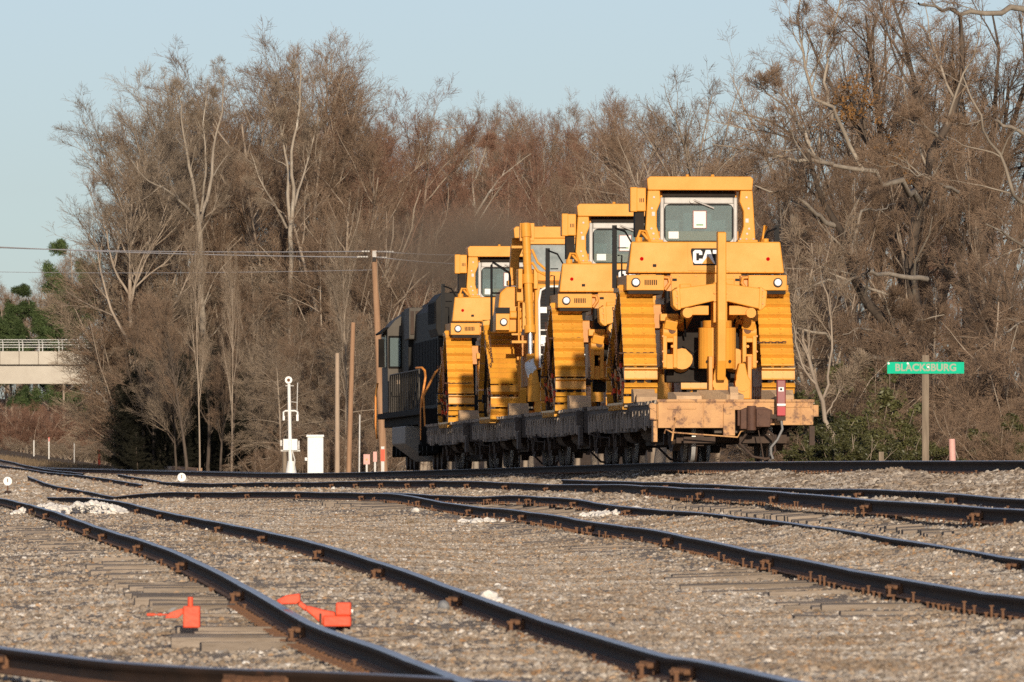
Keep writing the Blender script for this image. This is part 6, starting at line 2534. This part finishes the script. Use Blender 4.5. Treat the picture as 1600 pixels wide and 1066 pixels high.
# front rank of the left wood
for px, row, d, key, bark, tw in (
        (250, 96, 462, 'tall1', B_GREY, T_GREY), (225, 150, 452, 'tall2', B_GREY, T_GREY), (214, 215, 446, 'tall1', B_GREY, T_GREY), (385, 78, 470, 'tall2', B_GREY, T_BROWN),
        (345, 88, 478, 'fine1', B_GREY, T_BROWN), (420, 84, 484, 'fine2', B_GREY, T_BROWN), (500, 42, 476, 'tall1', B_GREY, T_BROWN), (545, 52, 484, 'tall2', B_GREY, T_BROWN),
        (585, 88, 478, 'fine1', B_GREY, T_RED), (625, 115, 490, 'fine2', B_GREY, T_RED), (480, 110, 462, 'fine1', B_GREY, T_BROWN), (290, 130, 466, 'fine2', B_GREY, T_BROWN),
        (228, 300, 452, 'under1', B_GREY, T_GREY), (660, 145, 505, 'fine1', B_GREY, T_RED), (560, 160, 460, 'fine2', B_GREY, T_BROWN), (235, 200, 452, 'fine1', B_GREY, T_BROWN),
        (430, 190, 455, 'fine2', B_GREY, T_BROWN), (520, 210, 452, 'broad2', B_GREY, T_BROWN), (330, 210, 456, 'fine1', B_GREY, T_BROWN), (365, 150, 500, 'tall1', B_GREY, T_BROWN),
        (455, 130, 505, 'tall2', B_GREY, T_RED), (530, 120, 510, 'fine1', B_GREY, T_RED), (300, 170, 510, 'tall2', B_GREY, T_BROWN), (600, 170, 512, 'tall1', B_GREY, T_RED), (265, 190, 505, 'fine2', B_GREY, T_BROWN),
        (225, 250, 500, 'fine1', B_GREY, T_BROWN), (400, 220, 508, 'fine2', B_GREY, T_RED), (490, 240, 515, 'fine1', B_GREY, T_BROWN), (575, 240, 500, 'broad1', B_GREY, T_BROWN), (640, 230, 495, 'fine2', B_GREY, T_RED)):
    tree(key, px, d, top(px, row, d), bark, tw, LW, GW, sx=rt.uniform(1.0, 1.25))
GU = 'understorey of the wood left of the train'
LU = 'low twiggy tree in front of the wood left of the train'
for k, (px, row, d) in enumerate(((222, 400, 450), (228, 360, 452), (240, 380, 450), (268, 340, 452), (300, 390, 450), (340, 350, 452), (375, 390, 450), (410, 340, 452), (445, 400, 448), (480, 340, 442), (515, 380, 438), (550, 330, 444), (585, 370, 438),
                               (620, 330, 446), (650, 370, 450), (235, 440, 446), (350, 440, 446), (460, 470, 428), (530, 480, 428), (600, 470, 430), (500, 560, 415), (560, 560, 415), (605, 580, 418))):
    tree(('under1', 'under2')[k % 2], px, d, top(px, row, d), B_GREY, (T_BROWN, T_GREY, T_BROWN)[k % 3], LU, GU, sx=rt.uniform(.95, 1.25))
# further ranks, behind the train
GM = 'bare trees of the far wood behind the train'
LM = 'bare reddish brown tree in the far wood behind the train'
for k, (px, row) in enumerate(((690, 165), (715, 190), (735, 175), (760, 200), (785, 150), (805, 140), (830, 165), (855, 150), (880, 160), (905, 135), (930, 165), (955, 130), (980, 150), (1010, 130), (1045, 160), (670, 230), (700, 260), (740, 280), (780, 270), (820, 260),
                            (860, 270), (900, 280), (940, 260), (980, 280), (1020, 260), (640, 210), (1080, 200), (1120, 220), (1160, 230), (1200, 210), (1260, 220), (1320, 230), (1380, 220), (1440, 240), (1500, 230), (1560, 220))):
    d = 540 + 60 * rt.random() - (40 if k > 14 else 0)
    tree(('tall1', 'fine1', 'tall2', 'fine2')[k % 4], px, d, top(px, row, d), B_GREY, T_RED if k % 4 in (1, 3) else T_BROWN, LM, GM, sx=rt.uniform(.85, 1.1))
# right hand wood
GR = 'bare trees of the near wood on the right'
LR = 'bare dark-limbed tree in the near wood behind the green sign'
for px, row, d, key, bark, tw in (
        (985, 150, 400, 'tall1', B_GREY, T_BROWN), (1030, 45, 385, 'open2', B_GREY, T_BROWN), (1085, 15, 360, 'open1', B_GREY, T_BROWN), (1150, -60, 345, 'open2', B_GREY, T_BROWN),
        (1215, -110, 335, 'open1', B_GREY, T_BROWN), (1290, -120, 340, 'open2', B_DARK, T_BROWN), (1350, -100, 325, 'open1', B_DARK, T_BROWN),
        (1430, -120, 315, 'broad2', B_DARK, T_BROWN), (1500, -160, 300, 'broad1', B_DARK, T_BROWN), (1580, -200, 300, 'broad2', B_DARK, T_BROWN), (1650, -150, 290, 'broad1', B_DARK, T_BROWN),
        (1110, 170, 330, 'fine1', B_GREY, T_BROWN), (1230, 180, 320, 'fine2', B_GREY, T_BROWN), (1330, 160, 300, 'fine1', B_GREY, T_BROWN), (1440, 150, 300, 'fine2', B_GREY, T_BROWN),
        (1540, 100, 290, 'fine1', B_GREY, T_BROWN), (1610, 160, 280, 'fine2', B_GREY, T_BROWN), (1270, 330, 262, 'broad2', B_GREY, T_BROWN), (1500, 300, 262, 'broad1', B_DARK, T_BROWN), (1590, 260, 258, 'broad2', B_DARK, T_BROWN)):
    tree(key, px, d, top(px, row, d), bark, tw, LR, GR, sx=rt.uniform(.9, 1.15))
# brush: left, behind signal
GB = 'bare brush at the foot of the woods'
LB = 'tangled bare brush below the trees left of the train'
for px, row, d, key in ((440, 540, 402, 'droop2'), (540, 500, 412, 'droop2'), (245, 470, 446, 'droop1'),
                        (400, 690, 378, 'shrub1'), (430, 675, 384, 'shrub2'), (560, 655, 396, 'shrub1'), (515, 670, 392, 'shrub2'), (590, 640, 400, 'shrub1'), (470, 650, 400, 'shrub1')):
    tree(key, px, d, top(px, row, d), B_GREY, T_GREY if key[0] == 'd' else T_BROWN, LB, GB, 'brush', 'bare_brush', sx=1.1)
for px, row, d, sx in ((312, 330, 404, .35), (362, 380, 403, .3), (545, 330, 402, .45)):
    tree('tall2' if px % 2 else 'tall1', px, d, top(px, row, d), B_GREY, T_GREY, 'slender grey-trunked tree standing in front of the shade-dark cedars', 'slender trees before the dark wood', sx=sx)
for k, (px, row, sx) in enumerate(((226, 455, .9), (258, 480, 1.0), (292, 450, .95), (326, 470, 1.0), (362, 450, .9), (398, 480, 1.0), (415, 530, 1.0), (240, 540, 1.1), (345, 550, 1.1), (275, 520, 1.0))):
    dd = (426 if px < 262 else 414) - (k % 3) * 2
    tree(('tall1', 'fine2', 'tall2', 'open1')[k % 4], px, dd, top(px, row, dd), B_DARK, (T_BROWN, T_GREY)[k % 2], 'young dark-stemmed bare tree growing before the shade-dark cedars', 'young trees before the dark cedars', sx=sx)
LB2 = 'tangled bare brush below the trees right of the train'
for px, row, d, key in ((1245, 480, 232, 'shrub1'), (1290, 520, 238, 'shrub2'), (1330, 430, 250, 'droop1'), (1400, 470, 246, 'shrub1'), (1460, 440, 252, 'droop2'), (1500, 500, 238, 'shrub2'), (1545, 430, 248, 'droop1'),
                        (1590, 480, 236, 'shrub1'), (1620, 540, 228, 'shrub2'), (1360, 560, 234, 'shrub2'), (1530, 590, 226, 'shrub1'), (1200, 400, 262, 'droop2'), (1570, 620, 222, 'shrub2'), (1250, 640, 224, 'shrub2'), (1475, 600, 228, 'shrub1')):
    tree(key, px, d, top(px, row, d), B_GREY, T_BROWN, LB2, 'bare brush on the right', 'brush', 'bare_brush', sx=1.2)
# far left, beyond and under the bridge
for k, (px, row) in enumerate(((-40, 410), (10, 430), (40, 400), (75, 395), (110, 420), (-10, 440), (55, 440), (95, 430), (20, 450))):
    d = 880 + 60 * rt.random()
    tree(('tall1', 'fine1', 'tall2', 'fine2')[k % 4], px, d, top(px, row, d), B_GREY, T_BROWN, 'bare tree in the far wood beyond the concrete bridge', 'bare trees beyond the bridge', sx=1.2)
for k, px in enumerate((-30, -5, 15, 35, 60, 85, 105, 128, 150)):
    d = 745 + 30 * rt.random()
    tree(('shrub1', 'shrub2')[k % 2], px, d, top(px, 606 + 12 * rt.random(), d), B_GREY, T_RED, 'reddish bare thicket below the concrete bridge', 'thickets below the bridge', 'brush', 'bare_brush', sx=1.1)
for k, px in enumerate((-15, 20, 50, 80, 100, 125, 145, 165)):
    d = 640 + 20 * rt.random()
    tree(('shrub2', 'shrub1')[k % 2], px, d, top(px, 672 + 10 * rt.random(), d), B_GREY, T_GREY, 'low pale brush beside the far curve of the main line', 'low brush by the far curve', 'brush', 'bare_brush', sx=1.5)
# evergreens
tree('pine', 120, 850, top(120, 380, 850), B_GREY, NEEDLE, 'tall green pine at the left edge of the wood, crown against the sky', 'pines', name='pine_tree', sx=.8)
for px, row, d, lab in ((20, 470, 850, 'green pine left of the tall one, above the bridge railing'), (60, 450, 860, 'green pine above the middle of the bridge railing'), (-15, 480, 840, 'green pine at the left picture edge above the bridge'), (100, 455, 845, 'green pine behind the bridge end beside the wood')):
    tree('pine', px, d, top(px, row, d), B_GREY, NEEDLE, lab, 'pines', name='pine_tree', sx=1.0)
for k, (px, row, d) in enumerate(((200, 600, 436), (222, 545, 440), (250, 575, 434), (276, 530, 442), (300, 570, 436), (330, 540, 440), (362, 575, 434), (392, 560, 440), (425, 590, 436), (455, 570, 440), (488, 600, 436), (520, 570, 442), (555, 600, 438), (590, 590, 442),
                               (212, 650, 424), (240, 640, 426), (268, 645, 424), (298, 640, 426), (330, 645, 424), (360, 650, 426), (392, 655, 424), (425, 655, 426),
                               (206, 625, 430), (230, 600, 431), (258, 610, 430), (286, 600, 431), (316, 610, 430), (346, 605, 431), (378, 615, 430), (410, 620, 431), (442, 630, 430), (215, 675, 419), (250, 670, 420), (285, 672, 419), (320, 670, 420), (355, 675, 419), (388, 678, 420))):
    tree(('cedar', 'cedar2')[k % 2], px, d, top(px, row, d), B_DARK, CEDAR_SHADE, 'near-black cedar added as the shade in the wood left of the signal mast', 'cedars standing in for shade in the wood', name='shade_dark_cedar', sx=1.3)  # added trees that stand in for the unlit interior of the wood
for k, (px, row, d) in enumerate(((1420, 560, 262), (1480, 580, 258), (1545, 560, 264), (1390, 620, 250), (1350, 540, 272))):
    tree(('cedar', 'cedar2')[k % 2], px, d, top(px, row, d), B_DARK, CEDAR_SHADE, 'cedar with shade-dark foliage behind the green sign', 'shade-dark cedars behind the sign', name='shade_dark_cedar', sx=1.0)
for k, (px, row, d) in enumerate(((1290, 635, 226), (1325, 615, 230), (1365, 620, 228), (1400, 655, 224), (1262, 675, 220), (1345, 665, 219), (1420, 672, 221), (1305, 668, 219), (1555, 655, 224), (1300, 580, 244), (1350, 585, 244))):
    tree(('green1', 'green2')[k % 2], px, d, top(px, row, d), B_GREY, LEAF_G, 'glossy green evergreen shrub between the last wagon and the green sign' if px < 1500 else 'green evergreen shrub right of the pink marker post', 'evergreen shrubs by the sign' if px < 1500 else None, 'shrub', 'evergreen_shrub', sx=1.15)


# ---- trees with limbs one can recognise, built limb by limb
def traced_tree(name, px, d, limbs, label, bark, twig, seed, dens=(7, 6, 6, 5), group=None, trunk_sides=9, up=.05, twig_l=.34, trunk_bark=None, rough=.04):
    """limbs: list of (points [(px,row,depth offset)], r0, r1)"""
    q = at(px, d)
    rg = np.random.default_rng(seed)
    Ps, Rs = [], []
    for pts, r0, r1 in limbs:
        w = [W(a, b, d + c) - q for a, b, c in pts]
        P, R = resample_limb(w, r0 * .58, r1 * .58, 14, rg, rough)
        Ps.append(P); Rs.append(R)
    P, R = np.concatenate(Ps), np.concatenate(Rs)
    a = sprout(rg, P, R, dens[0], .35, 1.0, .7, .22, twig_l, up, .14, 7, .014)
    b = sprout(rg, *a, dens[1], .2, 1, .65, .22, .48, up, .15, 5, .013)
    c = sprout(rg, *b, dens[2], .1, 1, .6, .25, .5, up, .15, 4, .012)
    e = sprout(rg, *c, dens[3], .1, 1, .6, .25, .55, up * .5, .15, 3, .010, lmin=.25)
    r = empty(name, q)
    v, f = pack([(P[:1], R[:1], trunk_sides)])
    mesh_obj('trunk', np_mesh('trunk', v, f, smooth=True), trunk_bark or bark, r)
    v, f = pack([(P[1:], R[1:], trunk_sides), (*a, 6)])
    mesh_obj('limbs', np_mesh('limbs', v, f, smooth=True), bark, r)
    v, f = pack([(*b, 4), (*c, 3), (e[0], np.maximum(e[1], .004), 3)])
    mesh_obj('crown', np_mesh('crown', v, f), twig, r)
    tag(r, label, 'tree', group)
    return r


traced_tree('pale_tree', 313, 447, [
    ([(318, 742, 0), (316, 560, .5), (314, 400, 0), (310, 345, 0)], .30, .20),
    ([(310, 350, 0), (306, 310, -.5), (298, 270, -1), (288, 215, -1.5), (280, 150, -2)], .19, .04),
    ([(312, 350, 0), (320, 320, 1), (330, 285, 1.5), (334, 225, 2), (345, 185, 2), (350, 120, 3)], .18, .04),
    ([(309, 345, 0), (285, 318, -2), (262, 298, -3), (232, 283, -4), (205, 250, -5)], .15, .035),
    ([(314, 330, 0), (322, 260, -1), (318, 200, -1), (325, 130, -1)], .11, .03)],
    'pale forked tree, left of the two bright trunks in the left wood', B_PALE, T_GREY, 51, rough=.012)
traced_tree('pale_tree', 455, 449, [
    ([(452, 742, 0), (453, 560, .3), (454, 400, 0), (455, 340, 0)], .28, .18),
    ([(453, 345, 0), (450, 310, .3), (449, 260, .4), (436, 190, 0), (425, 150, -.5)], .16, .03),
    ([(456, 345, 0), (459, 300, -.5), (456, 240, -1), (468, 170, -1), (470, 100, -1)], .17, .04),
    ([(448, 356, 0), (428, 318, -1), (408, 285, -2), (392, 240, -2)], .11, .03),
    ([(457, 330, 0), (472, 280, 1), (488, 225, 2), (500, 170, 2)], .11, .03)],
    'pale double-trunked tree, right of the two bright trunks in the left wood', B_PALE, T_GREY, 52, rough=.012)
traced_tree('pale_tree', 742, 500, [
    ([(744, 742, 0), (744, 500, 0), (743, 350, 0), (741, 300, 0), (743, 230, 0), (728, 195, 0)], .26, .05),
    ([(743, 325, 0), (724, 300, -1), (700, 275, -2), (685, 262, -2)], .12, .03),
    ([(744, 335, 0), (765, 300, 1), (790, 270, 2), (830, 240, 3)], .11, .03),
    ([(743, 280, 0), (752, 255, 1), (757, 240, 1), (762, 215, 1)], .09, .03),
    ([(742, 350, 0), (733, 330, -1), (726, 310, -1)], .08, .03)],
    'pale bare tree with spreading limbs standing above the farthest bulldozer', B_PALE, T_RED, 53, rough=.012)
traced_tree('leaning_tree', 1455, 250, [
    ([(1462, 735, 0), (1448, 672, 0), (1415, 548, -1), (1365, 486, -2), (1303, 350, -3), (1285, 300, -3.5), (1262, 240, -4)], .34, .10),
    ([(1303, 352, -3), (1275, 335, -4), (1240, 305, -5), (1205, 300, -6), (1180, 290, -6)], .13, .03),
    ([(1330, 400, -3), (1345, 335, -3), (1372, 328, -2), (1400, 318, -1)], .08, .02),
    ([(1448, 436, -1), (1420, 432, -2), (1382, 428, -3), (1350, 432, -4), (1320, 445, -5), (1275, 447, -6), (1240, 452, -7)], .13, .03),
    ([(1405, 540, -1), (1394, 523, -2), (1372, 520, -3), (1345, 512, -4), (1316, 523, -5)], .10, .02),
    ([(1400, 530, -1), (1394, 505, -2), (1384, 470, -3), (1378, 455, -3)], .08, .02),
    ([(1405, 528, -1), (1425, 505, -2), (1448, 498, -3), (1475, 492, -3)], .09, .02),
    ([(1400, 562, -1), (1360, 557, -2), (1320, 540, -3), (1280, 520, -4), (1245, 512, -4)], .14, .05)],
    'dark leaning tree with pale broken limbs behind the green sign', B_PALE, T_BROWN, 54, trunk_bark=B_DARK, dens=(5, 6, 5, 5))
traced_tree('spreading_tree', 1400, 268, [
    ([(1420, 735, 3), (1425, 560, 2), (1430, 420, 1), (1450, 300, 0), (1490, 150, 0), (1500, 20, 0)], .42, .12),
    ([(1440, 320, 0), (1386, 278, -3), (1349, 266, -4), (1300, 255, -5), (1265, 225, -6), (1233, 206, -7), (1190, 190, -8), (1143, 174, -9)], .17, .03),
    ([(1300, 256, -5), (1259, 251, -6), (1210, 243, -6), (1165, 236, -7), (1113, 225, -8)], .11, .025),
    ([(1265, 226, -6), (1250, 195, -6), (1220, 160, -7), (1185, 135, -8)], .09, .02),
    ([(1350, 268, -4), (1330, 230, -4), (1300, 170, -5), (1262, 140, -5), (1255, 60, -5), (1240, -30, -5)], .12, .03),
    ([(1300, 190, -5), (1290, 120, -4), (1305, 40, -4), (1320, -40, -4)], .09, .03),
    ([(1497, 300, 1), (1450, 278, -2), (1420, 262, -3), (1385, 250, -4)], .09, .02),
    ([(1466, 215, 0), (1445, 200, -1), (1420, 190, -2), (1400, 178, -2)], .09, .02),
    ([(1600, 210, 0), (1560, 190, -1), (1540, 185, -2), (1510, 195, -3)], .10, .03)],
    'large tree with pale wandering limbs rising behind the nearest bulldozer', B_PALE, T_BROWN, 55, trunk_bark=B_DARK, dens=(7, 6, 5, 5), up=.12)
traced_tree('overhanging_tree', 1700, 232, [
    ([(1690, 740, 0), (1680, 400, 0), (1665, 150, 0), (1640, 20, 0), (1640, -120, 0)], .40, .2),
    ([(1650, 22, 0), (1600, 20, -1), (1545, 19, -2), (1495, 17, -3), (1455, 14, -4), (1435, 5, -5)], .16, .04),
    ([(1668, 330, 0), (1600, 320, -1), (1580, 290, -2), (1565, 250, -2), (1530, 190, -3), (1505, 120, -3)], .11, .03),
    ([(1660, 420, 0), (1600, 385, -1), (1570, 365, -2), (1540, 350, -3)], .09, .03),
    ([(1670, 520, 0), (1605, 505, -1), (1575, 515, -2), (1568, 525, -3)], .07, .02)],
    'tree at the right edge whose thick pale limb crosses the top corner', B_PALE, T_BROWN, 56, trunk_bark=B_DARK, dens=(4, 5, 5, 5))
traced_tree('slanting_sapling', 1310, 221, [
    ([(1312, 735, 0), (1300, 690, 0), (1288, 640, 0), (1268, 580, .5), (1255, 520, 1), (1262, 440, 1), (1268, 380, 1)], .11, .03),
    ([(1288, 640, 0), (1296, 580, .5), (1300, 520, 1), (1290, 440, 1), (1300, 370, 1)], .06, .02),
    ([(1275, 600, 0), (1250, 560, 0), (1240, 500, 0), (1246, 420, 0)], .05, .02),
    ([(1290, 650, 0), (1320, 600, .5), (1345, 575, .5)], .04, .015)],
    'slender grey slanting tree right of the last wagon', B_GREY, T_GREY, 57, dens=(7, 5, 5, 4), up=.18)
# rusty leaves still hanging in the right-hand wood
for k, (px, row, d, n) in enumerate(((1340, 155, 300, 420), (1318, 175, 301, 240), (1400, 245, 290, 200))):
    c = W(px, row, d)
    rg = np.random.default_rng(60 + k)
    cen = rg.normal(size=(40, 3)) * np.array([.35, .5, .38])
    me = leaf_cloud(60 + k, cen, .22, n, .06, 'leaf_cluster')
    o = mesh_obj('leaf_cluster', me, LEAF_O, None, c)
    tag(o, ('rust-orange cluster of dead leaves high in the right-hand wood', 'smaller rusty leaf cluster beside the orange one', 'dull rusty leaf patch among the pale limbs')[k], 'leaves', kind='stuff')

# ---- the wood's far mass: closes the gaps between the trunks
def hill(name, px0, px1, d, row0, row1, label):
    xs = np.linspace((px0 - 800) / F * d, (px1 - 800) / F * d, 40)
    rg = np.random.default_rng(int(d))
    zt = ZC + (YH - row1) / F * d
    prof = [(0, -1.0), (25, .35), (60, .75), (120, 1.0), (400, 1.05)]
    V = []
    for dy, k in prof:
        for x in xs:
            V.append((x, d + dy, -2 + (zt + 2) * max(k, 0) * (1 + .06 * rg.normal())))
    n = len(xs)
    f = [(i * n + j, i * n + j + 1, (i + 1) * n + j + 1, (i + 1) * n + j) for i in range(len(prof) - 1) for j in range(n - 1)]
    o = mesh_obj(name, np_mesh(name, V, f, smooth=True), mat('leaf_litter_slope', (.085, .058, .038), (.15, .105, .070), .35, .95, spec=.1, bump=.5, bscale=1.2))
    tag(o, label, kind='structure')


hill('hill', 120, 1750, 660, 740, 560, 'brown leaf-littered slope behind the woods')
hill('hill_far', -400, 320, 1000, 740, 610, 'far brown slope beyond the bridge')


def grass_band(name, pts_fn, n, h, label, seed, m):
    rg = np.random.default_rng(seed)
    X, D = pts_fn(rg, n)
    Z = ground_z(X, D)
    hh = h * rg.uniform(.4, 1.2, n)
    a = rg.uniform(0, 6.28, n)
    w = .006 + .004 * rg.random(n)
    w = w * np.maximum(D / 150, 1)
    lx, ly = rg.normal(size=n) * .35 * hh, rg.normal(size=n) * .35 * hh
    v = np.stack([np.stack([X - np.cos(a) * w, D - np.sin(a) * w, Z - .03], -1), np.stack([X + np.cos(a) * w, D + np.sin(a) * w, Z - .03], -1), np.stack([X + lx, D + ly, Z + hh], -1)], 1).reshape(-1, 3)
    o = mesh_obj(name, np_mesh(name, v, np.arange(n * 3).reshape(-1, 3)), m)
    tag(o, label, kind='stuff')


def beyond(rg, n):
    D = rg.uniform(140, 300, n)
    return main_x_np(D) + rg.uniform(3.2, 12, n), D


def farleft(rg, n):
    D = rg.uniform(575, 720, n)
    return main_x_np(D) + rg.uniform(2.5, 10, n), D


grass_band('dry_grass', beyond, 16000, .5, 'dry brown weeds along the far side of the main line', 71, LITTER)
grass_band('dry_weeds', farleft, 9000, .6, 'dry tan weeds beside the far curve of the main line', 72, LITTER)


def tufts(rg, n):
    spots = ((88, 160), (60, 172), (330, 120), (150, 128), (560, 97), (30, 205), (1290, 93), (640, 150), (1120, 104), (700, 171))
    X, D = np.zeros(n), np.zeros(n)
    for i in range(n):
        px, d = spots[i % len(spots)]
        X[i] = (px - 800) / F * d + rg.normal() * .07
        D[i] = d + rg.normal() * .25
    return X, D


def curve_side(rg, n):
    D = rg.uniform(420, 600, n)
    return main_x_np(D) + rg.uniform(2.2, 9, n), D


grass_band('short_dry_grass', curve_side, 14000, .28, 'short dry grass along the outside of the far curve', 74, LITTER)
grass_band('dry_tufts', tufts, 900, .10, 'small dry weed tufts beside the yard rails', 73, LITTER)


# ---- exhaust smoke over the locomotive
def smoke():
    b = MB()
    c0 = W(730, 392, 268)
    b.blob((0, 0, 0), (3.2, 7.0, 1.6), 5, 3, .0)
    me = b.mesh('exhaust_smoke')
    m = bpy.data.materials.new('diesel_smoke')
    m.use_nodes = True
    nt = m.node_tree
    nt.nodes.remove(nt.nodes['Principled BSDF'])
    pv = nt.nodes.new('ShaderNodeVolumePrincipled')
    pv.inputs['Color'].default_value = (.56, .41, .28, 1)
    pv.inputs['Anisotropy'].default_value = 0.1
    tc = nt.nodes.new('ShaderNodeTexCoord')
    gr = nt.nodes.new('ShaderNodeTexGradient'); gr.gradient_type = 'SPHERICAL'
    mp = nt.nodes.new('ShaderNodeMapping')
    mp.inputs['Scale'].default_value = (1 / 3.2, 1 / 7.0, 1 / 1.6)
    nz = nt.nodes.new('ShaderNodeTexNoise'); nz.inputs['Scale'].default_value = .8; nz.inputs['Detail'].default_value = 3
    nt.links.new(tc.outputs['Object'], mp.inputs['Vector'])
    nt.links.new(mp.outputs['Vector'], gr.inputs['Vector'])
    nt.links.new(tc.outputs['Object'], nz.inputs['Vector'])
    r = nt.nodes.new('ShaderNodeMapRange'); r.inputs['From Min'].default_value = .38; r.inputs['From Max'].default_value = .62
    nt.links.new(nz.outputs['Fac'], r.inputs['Value'])
    mu = nt.nodes.new('ShaderNodeMath'); mu.operation = 'MULTIPLY'
    nt.links.new(r.outputs['Result'], mu.inputs[0]); nt.links.new(gr.outputs['Fac'], mu.inputs[1])
    m2 = nt.nodes.new('ShaderNodeMath'); m2.operation = 'MULTIPLY'; m2.inputs[1].default_value = .62
    nt.links.new(mu.outputs[0], m2.inputs[0])
    nt.links.new(m2.outputs[0], pv.inputs['Density'])
    nt.links.new(pv.outputs[0], nt.nodes['Material Output'].inputs['Volume'])
    o = mesh_obj('exhaust_smoke', me, m, None, c0)
    tag(o, 'brown diesel exhaust smoke drifting above the locomotive', kind='stuff')


smoke()
number_labels()
scene.cycles.volume_step_rate = 2.0
scene.cycles.volume_max_steps = 128
